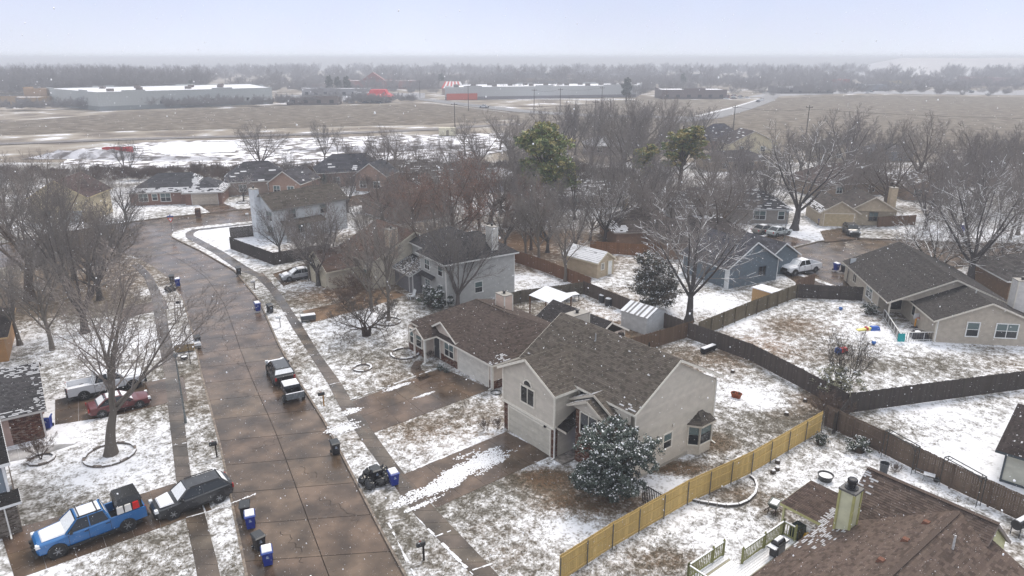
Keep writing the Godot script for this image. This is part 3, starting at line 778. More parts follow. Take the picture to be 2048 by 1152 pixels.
func beige_ranch() -> void:
	var siding := C(196, 182, 170); var trim := C(226, 221, 212); var rk := C(110, 98, 92)
	var h := house("beige_ranch_house", "pink beige ranch house with brown hip roof and small porch gable", Vector2(-1.88, -57.33), 51.5, rk, trim)
	h.snow = func(p: Vector3): return p.x > 0.2 and p.z > -1.6 and rng.randf() < 0.4
	walls(h, -9.2, 0.3, 0, 10, 2.6, siding)
	walls(h, -12.4, -9.2, -1.0, 10, 2.6, siding)
	hip(h, -12.4, 0.35, 0, 10, 2.75, 4.95, 3.4, 3.6, 0.5)
	# front gable over door and window
	lap_wall(h.wall, P(-9.6, -0.03, 2.5), P(-5.2, -0.03, 2.5), [[0.0, 2.95], [2.2, 4.05], [4.4, 2.95]], siding)
	var f0 := [P(-9.9, -0.4, 2.85), P(-9.9, 2.4, 2.85), P(-7.4, 3.4, 4.25), P(-7.4, -0.4, 4.25)]
	var f1 := [P(-4.9, 2.4, 2.85), P(-4.9, -0.4, 2.85), P(-7.4, -0.4, 4.25), P(-7.4, 3.4, 4.25)]
	roof_plane(h.roof, f0, rk); roof_plane(h.roof, f1, rk)
	for e in [[f0[0], f0[3]], [f1[1], f1[2]], [f1[0], f1[1]]]: edge(h.trim, e[0], e[1], 0.18)
	# porch gable on two posts
	lap_wall(h.wall, P(-10.3, -1.75, 2.6), P(-8.2, -1.75, 2.6), [[0.0, 2.75], [1.05, 3.35], [2.1, 2.75]], siding)
	var g0 := [P(-10.6, -2.0, 2.65), P(-10.6, 0.2, 2.65), P(-9.25, 0.9, 3.5), P(-9.25, -2.0, 3.5)]
	var g1 := [P(-7.9, 0.2, 2.65), P(-7.9, -2.0, 2.65), P(-9.25, -2.0, 3.5), P(-9.25, 0.9, 3.5)]
	roof_plane(h.roof, g0, rk, 0.145, 0.32, func(p): return rng.randf() < 0.5); roof_plane(h.roof, g1, rk)
	for e in [[g0[0], g0[3]], [g1[1], g1[2]], [g1[0], g1[1]]]: edge(h.trim, e[0], e[1], 0.16)
	h.trim.box(-10.25, -10.11, 0, 2.6, 1.6, 1.74); h.trim.box(-8.4, -8.26, 0, 2.6, 1.6, 1.74)
	var br := MB.new()
	brick_wall(br, P(-9.2, -0.03, 0), P(-5.05, -0.03, 0), 0.75, BRICKS); brick_wall(br, P(-12.4, -1.03, 0), P(-9.2, -1.03, 0), 0.8, BRICKS)
	brick_wall(br, P(0.33, 0, 0), P(0.33, 2.4, 0), 0.8, BRICKS); brick_wall(br, P(-0.25, -0.03, 0), P(0.3, -0.03, 0), 0.8, BRICKS)
	part("brickwork", br, M.brick, h.n)
	garage_door(h, P(-2.65, 0, 0.02), "front", 4.7, 2.1, C(214, 210, 202))
	window(h, P(-6.5, -0.03, 0.85), "front", 1.5, 1.3, "double", trim)
	window(h, P(-11.6, -1.03, 0.9), "front", 0.75, 1.45, "sash", trim); window(h, P(-10.3, -1.03, 0.9), "front", 0.95, 1.45, "sash", trim)
	door(h, P(-8.6, -0.03, 0.1), "front", C(60, 62, 66))
	downspout(h, -8.1, -1.8, 0, 2.5); downspout(h, 0.2, -0.1, 0, 2.5)
	chimney(h, -7.6, -6.2, 6.4, 7.4, 3.5, 5.6, C(206, 182, 166))
	vent_pipe(h, P(-4.8, 5.3, 4.85), 0.4, C(160, 150, 140)); vent_pipe(h, P(-3.7, 6.0, 4.6), 0.35, C(160, 150, 140))
	done(h)
	# rear wing with its own dark roof
	var w := house("dark_roof_extension", "low dark grey roofed wing behind the pink beige ranch house", Vector2(-1.88, -57.33), 51.5, C(84, 80, 80), trim)
	walls(w, -6.5, 1.5, 11.2, 15.5, 2.4, siding)
	gable(w, -6.5, 1.5, 11.2, 15.5, 2.5, 3.7, true)
	roof_vent(w, P(-2.0, 12.2, 3.3), C(60, 58, 58))
	done(w)
	# snowy pergola roof behind it
	var pg := thing("patio_cover", "snow covered translucent patio cover on posts behind the beige ranch house", "patio cover", V(Vector2(4.29, -75.27)), -deg_to_rad(51.5))
	var r := MB.new()
	for i in 9:
		r.k = Color(0.78, 0.8, 0.84)
		var x := -2.2 + i * 0.5
		r.hexa([Vector3(x, 2.4, 1.3), Vector3(x + 0.47, 2.4, 1.3), Vector3(x + 0.47, 3.0, -1.3), Vector3(x, 3.0, -1.3), Vector3(x, 2.44, 1.3), Vector3(x + 0.47, 2.44, 1.3), Vector3(x + 0.47, 3.04, -1.3), Vector3(x, 3.04, -1.3)])
	part("roof_panel", r, M.snow, pg)
	for x in [-2.1, 2.1]:
		for z in [-1.2, 1.2]:
			var m := MB.new()
			m.k = C(120, 88, 62)
			m.box(x - 0.06, x + 0.06, 0, 2.4 if z > 0 else 2.95, z - 0.06, z + 0.06)
			part("post", m, M.wood, pg)

func grey_two_storey() -> void:
	var siding := C(172, 172, 170); var trim := C(214, 214, 212); var rk := C(92, 90, 92)
	var h := house("grey_two_storey_house", "grey sided two storey house with grey hip roof behind the large bare tree", Vector2(-7.7, -79.1), 56, rk, trim)
	h.snow = func(p: Vector3): return p.y < 3.5 and rng.randf() < 0.45
	walls(h, -6.5, 0, 0, 9.6, 5.2, siding)
	hip(h, -6.5, 0, 0, 9.6, 5.4, 7.7, 3.2, 3.2, 0.45, false)
	walls(h, -12.5, -5.0, 1.5, 9.6, 5.2, siding)
	hip(h, -12.5, -4.0, 1.5, 9.6, 5.4, 7.3, 3.4, 2.0, 0.45)
	walls(h, -12.0, -6.4, -1.2, 1.6, 2.5, C(120, 118, 122))
	roof_plane(h.roof, [P(-12.4, -1.7, 2.5), P(-6.2, -1.7, 2.5), P(-6.2, 1.6, 3.7), P(-12.4, 1.6, 3.7)], rk, 0.145, 0.32, h.snow)
	edge(h.trim, P(-12.4, -1.7, 2.5), P(-6.2, -1.7, 2.5)); edge(h.trim, P(-6.2, -1.7, 2.5), P(-6.2, 1.6, 3.7))
	roof_plane(h.roof, [P(-6.6, -0.6, 2.7), P(-2.6, -0.6, 2.7), P(-2.6, 0.1, 3.1), P(-6.6, 0.1, 3.1)], rk)
	window(h, P(-1.3, 0, 0.8), "front", 1.0, 1.5, "grid2", trim); window(h, P(-4.6, 0, 0.8), "front", 1.2, 1.4, "grid2", trim)
	window(h, P(-4.6, 0, 3.5), "front", 1.2, 1.2, "double", trim); window(h, P(-1.3, 0, 3.5), "front", 1.0, 1.2, "sash", trim)
	window(h, P(0, 4.4, 1.0), "right", 1.0, 1.3, "sash", trim); window(h, P(-9.0, 1.5, 3.9), "front", 1.2, 0.9, "slider", trim)
	garage_door(h, P(-9.6, -1.2, 0.02), "front", 4.4, 2.1, C(118, 116, 120))
	downspout(h, 0.06, -0.06, 0, 5.1)
	chimney(h, -1.6, -0.3, 6.6, 7.4, 5.4, 8.6, C(196, 192, 186))
	done(h)

func right_ranch() -> void:
	var siding := C(176, 166, 152); var trim := C(206, 200, 188); var rk := C(96, 92, 90)
	# origin at the left corner of the gable end that faces the camera; local x along that end
	var h := house("tan_ranch_house", "tan ranch house with grey roof and covered patio in the fenced right yard", Vector2(43.6, -68.2), 8, rk, trim)
	walls(h, 0, 9.4, 0, 9.0, 2.6, siding, 4.5, false, true)
	gable(h, 0, 9.4, 0, 9.0, 2.65, 4.6, false, 0.5, 0.45, 0.5)
	walls(h, -2.6, 9.4, 9.0, 21.5, 2.6, siding, 5.0, false, true)
	gable(h, -2.6, 9.8, 5.6, 21.5, 2.6, 5.3, false, 0.45, 0.45, 0.5)
	lap_wall(h.wall, P(-2.6, 5.7, 2.55), P(9.8, 5.7, 2.55), [[0.0, 2.6], [6.2, 5.2], [12.4, 2.6]], siding)
	h.trim.k = trim
	h.trim.box(-2.6, -2.45, 0.3, 2.6, -5.9, -5.75)
	window(h, P(3.5, 0, 0.85), "front", 1.1, 1.45, "sash", C(232, 232, 230)); window(h, P(6.7, 0, 0.85), "front", 2.0, 1.45, "double", C(232, 232, 230))
	window(h, P(-2.6, 12.0, 0.7), "left", 1.9, 1.6, "double", C(232, 232, 230)); window(h, P(0, 5.6, 0.9), "left", 0.8, 1.3, "single", trim)
	window(h, P(0.0, 9.0, 0.35), "front", 2.4, 2.1, "slider", trim)
	window(h, P(-2.6, 17.5, 0.9), "left", 1.2, 1.2, "slider", trim)
	downspout(h, 0.1, -0.06, 0, 2.5, Vector3(0, 0, 0.3))
	chimney(h, 8.6, 9.8, 3.2, 4.4, 2.0, 5.9, C(196, 192, 188))
	vent_pipe(h, P(4.6, 3.0, 4.5), 0.45, C(210, 210, 208)); vent_pipe(h, P(2.2, 14.0, 4.9), 0.35, C(140, 136, 134))
	done(h)

func brown_roof_house() -> void:
	var rk := C(128, 112, 103); var yel := C(190, 188, 140)
	var h := house("brown_roof_house", "near house seen from above with red brown shingle roof and yellow green chimney", Vector2(21.07, -36.14), 51.5, rk, C(120, 86, 72))
	h.snow = func(p: Vector3): return p.x < 0.75 - rr(0, 0.9) and p.z < 6.5 and p.y > 2.0 and rng.randf() < 0.5
	# short steep gable at the back, its ridge along the back; a long wing runs from it to the street
	roof_plane(h.roof, [P(-0.3, -3.2, 2.5), P(6.5, -3.2, 2.5), P(6.5, 0, 5.1), P(-0.3, 0, 5.1)], rk, 0.145, 0.32, h.snow)
	roof_plane(h.roof, [P(6.5, 3.2, 2.5), P(-0.3, 3.2, 2.5), P(-0.3, 0, 5.1), P(6.5, 0, 5.1)], rk)
	roof_plane(h.roof, [P(-0.95, -20.0, 2.35), P(-0.95, -2.4, 2.35), P(4.7, -0.1, 5.02), P(4.7, -20.0, 5.02)], rk, 0.145, 0.32, h.snow)
	roof_plane(h.roof, [P(10.4, -0.4, 2.35), P(10.4, -20.0, 2.35), P(4.7, -20.0, 5.02), P(4.7, -0.1, 5.02)], rk)
	h.trim.k = C(98, 84, 76)
	edge(h.trim, P(-0.3, -3.2, 2.5), P(-0.3, 0, 5.1)); edge(h.trim, P(-0.3, 0, 5.1), P(-0.3, 3.2, 2.5)); edge(h.trim, P(6.5, 0, 5.1), P(6.5, 3.2, 2.5)); edge(h.trim, P(-0.95, -20, 2.35), P(-0.95, -2.4, 2.35)); edge(h.trim, P(6.5, 0, 5.1), P(6.5, -1.0, 4.3))
	lap_wall(h.wall, P(0.0, 2.9, 0), P(0.0, -20, 0), [[0.0, 2.7], [2.9, 4.9], [5.8, 2.6], [22.9, 2.6]], yel)
	lap_wall(h.wall, P(6.3, 2.9, 0), P(0.0, 2.9, 0), [[0.0, 2.6], [6.3, 2.6]], yel)
	lap_wall(h.wall, P(6.3, -0.4, 0), P(6.3, 2.9, 0), [[0.0, 4.6], [0.4, 4.9], [3.3, 2.6]], yel)
	lap_wall(h.wall, P(9.8, -20, 0), P(9.8, -0.6, 0), [[0.0, 2.4], [19.4, 2.4]], yel)
	lap_wall(h.wall, P(9.8, -0.6, 0), P(6.3, -0.6, 0), [[0.0, 2.4], [3.5, 3.9]], yel)
	h.roof.k = C(112, 98, 90)
	h.roof.beam(P(-0.3, 0, 5.12), P(6.5, 0, 5.12), 0.28, 0.04); h.roof.beam(P(4.7, -20, 5.04), P(4.7, -0.4, 5.04), 0.28, 0.04)
	# square chimney clad in pale yellow boards
	var m := MB.new()
	m.k = C(204, 202, 172)
	m.box(0.0, 0.8, 1.5, 5.5, 3.0, 3.8)
	m.k = C(174, 170, 112)
	for x in [0.0, 0.8]:
		for z in [3.0, 3.8]: m.box(x - 0.06, x + 0.06, 1.5, 5.4, z - 0.06, z + 0.06)
	m.k = C(96, 94, 92)
	m.box(-0.08, 0.88, 5.4, 5.52, 2.92, 3.88)
	var o := part("chimney", m, M.paint, h.n)
	var f := MB.new()
	f.k = C(54, 54, 56)
	f.lathe(Vector3(0.4, 5.52, 3.4), [Vector2(0.36, 0), Vector2(0.36, 0.06), Vector2(0.2, 0.1), Vector2(0.2, 0.3), Vector2(0.27, 0.32), Vector2(0.27, 0.52), Vector2(0.22, 0.58), Vector2(0.0, 0.6)], 14)
	part("flue", f, M.steel, o)
	for v in [P(3.9, -2.1, 4.62), P(3.85, -4.4, 4.6), P(3.8, -6.9, 4.58), P(3.8, -9.4, 4.58)]: roof_vent(h, v, C(128, 92, 78))
	vent_pipe(h, P(5.6, -3.2, 4.5), 0.9, C(214, 212, 210))
	done(h)

func street_houses() -> void:
	# white house at the corner of the side street
	var wh := C(188, 192, 195); var rk := C(94, 88, 82)
	var h := house("white_two_storey_house", "white two storey house with grey gable roof and tall white chimney by the street corner", Vector2(-37.58, -110.02), 43, rk, C(120, 118, 116), 0.29, 0.8)
	walls(h, -6.5, 0, 0, 13.5, 5.3, wh, 7.2, false, true, true)
	gable(h, -6.5, 0, 0, 13.5, 5.4, 7.4, false, 0.4, 0.4)
	window(h, P(0, 3.2, 3.4), "right", 1.2, 1.4, "sash", C(170, 172, 174)); window(h, P(0, 9.0, 3.4), "right", 1.2, 1.4, "sash", C(170, 172, 174))
	window(h, P(0, 4.4, 0.8), "right", 1.4, 1.4, "double", C(170, 172, 174)); window(h, P(-1.4, 0, 3.3), "front", 1.6, 1.4, "double", C(170, 172, 174)); window(h, P(-1.4, 0, 0.8), "front", 1.6, 1.5, "double", C(170, 172, 174))
	chimney(h, -5.6, -4.0, -0.9, 0.0, 0, 8.0, C(208, 212, 216), false)
	h.roof.k = rk
	roof_plane(h.roof, [P(0, 1.0, 3.2), P(1.7, 1.0, 2.6), P(1.7, 8.5, 2.6), P(0, 8.5, 3.2)], rk, 0.29, 0.8)
	for b in [1.2, 4.6, 8.2]: h.trim.box(1.5, 1.62, 0, 2.6, -b, -b + 0.12)
	done(h, null, M.roof_far)
	# garage wing of that house
	var g := house("low_garage_house", "low hip roofed house with a snowy edge behind the white corner house", Vector2(-44.06, -132.69), 43, C(98, 92, 88), C(140, 136, 130), 0.29, 0.8)
	walls(g, 0, 8, 0, 9, 2.6, C(190, 186, 180), 0, false, false, true)
	hip(g, 0, 8, 0, 9, 2.7, 5.0, 3, 3, 0.4, false)
	done(g, null, M.roof_far)
	# cream house with the red brown roof
	var cream := C(196, 188, 172); var red := C(102, 85, 77)
	var c := house("cream_house", "cream sided house with red brown roof and boxed chimney between bare trees", Vector2(-17.55, -85.84), 50, red, C(206, 198, 180), 0.29, 0.8)
	walls(c, -9.0, 0, 0, 12.5, 3.6, cream, 6.4, true, false, true)
	gable(c, -9.0, 0, 0, 12.5, 3.7, 6.6, true, 0.4, 0.4)
	walls(c, -9.0, -3.4, -4.5, 0, 2.6, cream, 4.2, false, true, true)
	gable(c, -9.0, -3.4, -4.5, 4, 2.7, 4.6, false, 0.4, 0.4)
	chimney(c, -1.0, 0.0, 2.6, 3.8, 3.5, 7.2, C(200, 176, 150))
	garage_door(c, P(-6.2, -4.5, 0), "front", 4.2, 2.1, C(200, 190, 168))
	window(c, P(-1.6, 0, 0.9), "front", 1.4, 1.3, "double", C(220, 214, 200)); window(c, P(0, 8.5, 3.4), "right", 1.0, 1.2, "sash", C(220, 214, 200))
	done(c, null, M.roof_far)
	# brown roofed house behind it
	var b := house("brown_hip_roof_house", "brown hip roofed house behind the cream house at the side street", Vector2(-26.07, -130.44), 50, C(98, 83, 77), C(150, 140, 130), 0.29, 0.8)
	walls(b, -4.0, 10, 0, 11, 2.7, C(146, 124, 112), 0, false, false, true)
	hip(b, -4.0, 10, 0, 11, 2.8, 6.2, 5, 5, 0.5)
	done(b, null, M.roof_far)
	# brick ranch at the T junction
	var r := house("brick_ranch_house", "red brick ranch house with dark hip roof and snowy lawn at the junction", Vector2(-75.53, -138.89), -12, C(82, 82, 86), C(190, 186, 182), 0.29, 0.8)
	r.snow = func(p: Vector3): return (p.y < 3.15 and rng.randf() < 0.8) or (absf(p.x - 12.2) < 0.7 and rng.randf() < 0.8) or (p.x < 0.8 and rng.randf() < 0.7)
	var brick := C(124, 92, 80)
	walls(r, 0, 17, 0, 10, 2.6, brick, 0, false, false, true)
	hip(r, 0, 14, 0, 10, 2.7, 5.6, 4.5, 3, 0.5)
	walls(r, 10.5, 17.4, -1.5, 8, 2.5, brick, 0, false, false, true)
	hip(r, 10.5, 17.4, -1.5, 8, 2.6, 4.6, 3.4, 3.4, 0.5, false)
	garage_door(r, P(14.2, -1.5, 0), "front", 4.8, 2.1, C(186, 174, 160))
	window(r, P(2.5, 0, 0.8), "front", 1.6, 1.5, "double"); window(r, P(6.6, 0, 0.7), "front", 1.8, 1.6, "double"); window(r, P(4.6, 0, 1.0), "front", 0.9, 1.2, "sash")
	done(r, null, M.roof_far)
	# yellow house on the far left
	var y := house("yellow_two_storey_house", "yellow two storey house with brown roof half hidden by bare trees at the left", Vector2(-84.85, -123.69), -5, C(96, 82, 80), C(196, 180, 140), 0.29, 0.8)
	walls(y, 0, 9.5, 0, 9, 4.6, C(188, 175, 144), 7.4, false, true, true)
	gable(y, 0, 9.5, 0, 9, 4.7, 7.6, false, 0.4, 0.5)
	window(y, P(4.6, 0, 3.0), "front", 1.8, 1.5, "double", C(110, 100, 92)); window(y, P(2.2, 0, 0.8), "front", 1.4, 1.3, "double", C(110, 100, 92))
	garage_door(y, P(6.4, 0, 0), "front", 4.0, 2.1, C(170, 176, 176))
	roof_plane(y.roof, [P(3.4, -0.9, 4.75), P(5.8, -0.9, 4.75), P(4.6, -0.1, 5.6)], C(96, 82, 80), 0.29, 0.8)
	done(y, null, M.roof_far)

func cul_de_sac_houses() -> void:
	# blue gable house
	var blue := C(92, 105, 115); var rk := C(84, 84, 90)
	var h := house("blue_gable_house", "slate blue gable house with white trim beside the plywood crate", Vector2(27.40, -85.84), 62, rk, C(222, 224, 226), 0.29, 0.8)
	walls(h, -8.5, 0.0, 0.0, 8.6, 2.9, blue, 5.5, true, false)
	gable(h, -8.5, 0, 0, 8.6, 3.0, 5.7, true, 0.5, 0.3)
	walls(h, -8.0, -1.5, 8.6, 14.0, 2.6, blue, 4.0, true, false, true)
	gable(h, -8.0, -1.5, 8.6, 14.0, 2.7, 4.4, true, 0.4, 0.3)
	h.trim.k = C(214, 216, 218)
	h.trim.box(-0.6, 0.06, 0, 2.8, -0.08, 0.08)
	window(h, P(0, 5.8, 1.0), "right", 1.2, 1.2, "slider", C(60, 72, 84))
	done(h, null, M.roof_far)
	# tan house with wide garage
	var tan_k := C(182, 166, 142)
	var t := house("tan_garage_house", "tan board house with wide double garage door and stone chimney on the cul de sac", Vector2(53.81, -121.33), 6, C(92, 86, 82), C(214, 204, 188), 0.29, 0.8)
	t.snow = func(p: Vector3): return p.x < 0.5 and rng.randf() < 0.75
	walls(t, 0, 6.0, 0, 9, 2.6, tan_k, 4.3, false, true, true)
	gable(t, 0, 6.0, 0, 9, 2.7, 4.5, false, 0.5, 0.4)
	walls(t, 6.0, 13, 1.5, 9, 2.6, C(174, 160, 138), 4.0, false, true, true)
	gable(t, 4.5, 13.2, 1.0, 10, 2.7, 5.2, false, 0.5, 0.5)
	lap_wall(t.wall, P(4.6, 1.05, 2.6), P(13, 1.05, 2.6), [[0.0, 2.8], [4.2, 5.0], [8.4, 2.8]], tan_k)
	garage_door(t, P(3.0, 0, 0), "front", 4.9, 2.2, C(188, 169, 136))
	window(t, P(9.2, 1.5, 0.8), "front", 1.4, 1.5, "double", C(120, 106, 90))
	chimney(t, 13.0, 14.1, 5.0, 6.2, 0, 6.0, C(196, 176, 148), false)
	done(t, null, M.roof_far)
	# grey house left of the large snow limbed tree
	var g := house("grey_brick_house", "grey brick house with snow dusted roof beside the parked silver car", Vector2(42.33, -123.69), 7, C(84, 84, 88), C(200, 202, 204), 0.29, 0.8)
	g.snow = func(p: Vector3): return rng.randf() < 0.22 or (p.x > 6.0 and rng.randf() < 0.6)
	walls(g, -14, 6.5, 0, 10, 2.7, C(142, 136, 130), 0, false, false, true)
	hip(g, -14, 6.5, 0, 10, 2.8, 5.4, 4.5, 4.5, 0.5)
	window(g, P(1.5, 0, 0.7), "front", 2.0, 1.5, "double", C(220, 222, 222)); window(g, P(5.2, 0, 0.8), "front", 1.0, 1.4, "sash", C(220, 222, 222))
	done(g, null, M.roof_far)
	# house behind the shed yard
	var s := house("brown_shed_roof_house", "brown board house under a dark hip roof among the trees behind the brown fence", Vector2(16.03, -105.96), -8, C(92, 84, 80), C(150, 140, 130), 0.29, 0.8)
	s.snow = func(p: Vector3): return p.x < 2.0 and p.y < 3.3 and rng.randf() < 0.8
	walls(s, 0, 11, 0, 10, 2.6, C(128, 100, 78), 0, false, false, true)
	hip(s, 0, 11, 0, 10, 2.7, 5.4, 4, 4, 0.5)
	chimney(s, 3.6, 4.4, 8.4, 9.2, 3, 6.3, C(170, 150, 120), false)
	done(s, null, M.roof_far)
	var e := house("long_dark_roof_house", "long dark roofed house behind the snow limbed tree in the middle", Vector2(22.24, -99.43), -10, C(86, 80, 78), C(150, 140, 130), 0.29, 0.8)
	e.snow = func(p: Vector3): return p.y > 4.8 and rng.randf() < 0.5
	walls(e, 0, 14, 0, 10, 2.6, C(130, 106, 88), 0, false, false, true)
	hip(e, 0, 14, 0, 10, 2.7, 5.3, 4, 4, 0.5)
	done(e, null, M.roof_far)
	# brick corner of a house at the right edge of the picture
	var b := house("brown_brick_house", "brown brick house with flat grey eave at the right edge beyond the tan ranch", Vector2(59.97, -81.53), 6, C(98, 94, 92), C(220, 218, 214), 0.29, 0.8)
	walls(b, 0, 12, 0, 9, 2.6, C(120, 92, 68), 0, false, false, true)
	hip(b, 0, 12, 0, 9, 2.7, 4.9, 4, 4, 0.7)
	done(b, null, M.roof_far)

func edge_houses() -> void:
	# brick ended house at the left edge
	var rk := C(100, 98, 100)
	var h := house("brick_end_house", "house at the left edge with red brick corner, pinkish wall and snow edged grey roof", Vector2(-36.1, -48.8), 56, rk, C(196, 190, 186))
	h.snow = func(p: Vector3): return (p.x > 0.0 and rng.randf() < 0.4) or (p.y > 4.05 and rng.randf() < 0.55) or (p.z < 0.2 and rng.randf() < 0.4)
	# local: front corner nearest the street; a grows towards the camera, b towards the street
	var pink := C(168, 142, 132)
	lap_wall(h.wall, P(0, -14, 0), P(0, -2.1, 0), [[0.0, 2.6], [11.9, 2.6]], pink)
	var br := MB.new()
	brick_wall(br, P(0, -2.1, 0), P(0, 0, 0), 2.6, BRICKS)
	brick_wall(br, P(0, 0, 0), P(-9, 0, 0), 2.6, BRICKS)
	part("brickwork", br, M.brick, h.n)
	roof_plane(h.roof, [P(0.5, -14, 2.5), P(0.5, 0.4, 2.5), P(-4.5, 0.4, 4.6), P(-4.5, -14, 4.6)], rk, 0.145, 0.32, h.snow)
	roof_plane(h.roof, [P(-9.5, 0.4, 2.5), P(-9.5, -14, 2.5), P(-4.5, -14, 4.6), P(-4.5, 0.4, 4.6)], rk, 0.145, 0.32, h.snow)
	h.trim.k = C(196, 190, 186)
	edge(h.trim, P(0.5, -14, 2.5), P(0.5, 0.4, 2.5)); edge(h.trim, P(0.5, 0.4, 2.5), P(-4.5, 0.4, 4.6))
	h.trim.box(-0.06, 0.06, 0, 2.5, -0.06, 0.06)
	done(h)
	# corner of the next house down the street
	var g := house("blue_grey_gable_house", "blue grey sided gable with white trim, stone base and downspout at the bottom left corner", Vector2(-30.84, -37.52), 52, C(62, 60, 60), C(226, 226, 226))
	var bg := C(118, 128, 138)
	lap_wall(g.wall, P(0.0, 0, 2.4), P(-6, 0, 2.4), [[0.0, 5.0], [3.0, 6.6], [6.0, 5.0]], bg)
	lap_wall(g.wall, P(0, -8, 2.4), P(0, 0, 2.4), [[0.0, 4.9], [8.0, 4.9]], bg)
	var st := MB.new()
	brick_wall(st, P(0.5, -8, 0), P(0.5, 0.2, 0), 2.3, [C(150, 140, 130), C(120, 108, 98), C(170, 160, 150)])
	brick_wall(st, P(0.5, 0.2, 0), P(-6, 0.2, 0), 2.3, [C(150, 140, 130), C(120, 108, 98), C(170, 160, 150)])
	part("stonework", st, M.brick, g.n)
	roof_plane(g.roof, [P(0.4, -8, 4.8), P(0.4, 0.4, 4.8), P(-3, 0.4, 6.7), P(-3, -8, 6.7)], C(62, 60, 60))
	roof_plane(g.roof, [P(-6.4, 0.4, 4.8), P(-6.4, -8, 4.8), P(-3, -8, 6.7), P(-3, 0.4, 6.7)], C(62, 60, 60))
	roof_plane(g.roof, [P(0.9, -8, 2.3), P(0.9, 0.5, 2.3), P(0.0, 0.5, 2.75), P(0.0, -8, 2.75)], C(62, 60, 60))
	g.trim.k = C(226, 226, 226)
	edge(g.trim, P(0.4, -8, 4.8), P(0.4, 0.4, 4.8), 0.2); edge(g.trim, P(0.4, 0.4, 4.8), P(-3, 0.4, 6.7), 0.2); edge(g.trim, P(0.9, -8, 2.3), P(0.9, 0.5, 2.3), 0.16); edge(g.trim, P(0.9, 0.5, 2.3), P(0, 0.5, 2.75), 0.16)
	g.trim.box(-0.07, 0.07, 2.7, 4.9, -0.07, 0.07)
	window(g, P(0, -1.2, 3.2), "right", 1.0, 1.2, "sash", C(226, 226, 226))
	downspout(g, 0.6, -0.4, 0, 2.3, Vector3(0.4, 0, 0))
	done(g)
	# pale shed-like house on the right edge beyond the grey fence
	var s := house("pale_green_house", "pale house with dark trim and grey roof at the right edge beyond the grey fence", Vector2(33.92, -42.80), 42, C(80, 72, 70), C(62, 72, 78))
	walls(s, 0, 9, 0, 8, 2.5, C(188, 188, 176), 0, false, false, true)
	s.snow = func(p: Vector3): return rng.randf() < 0.02
	hip(s, 0, 9, 0, 8, 2.6, 3.7, 4, 4, 0.6)
	s.trim.k = C(62, 72, 78)
	s.trim.box(-0.06, 0.06, 0, 2.5, -0.06, 0.06); s.trim.beam(P(0, -0.03, 0.1), P(9, -0.03, 0.1), 0.04, 0.16)
	done(s)
	# brown house, left edge in the middle distance
	var l := house("tan_corner_house", "tan walled house corner at the left edge above the snow edged roof", Vector2(-48.79, -63.32), 60, C(88, 82, 80), C(180, 150, 110))
	walls(l, -9, 0, -10, 0, 2.6, C(160, 118, 74), 0, false, false, true)
	hip(l, -9, 0, -10, 0, 2.7, 4.6, 4, 4, 0.4)
	done(l)

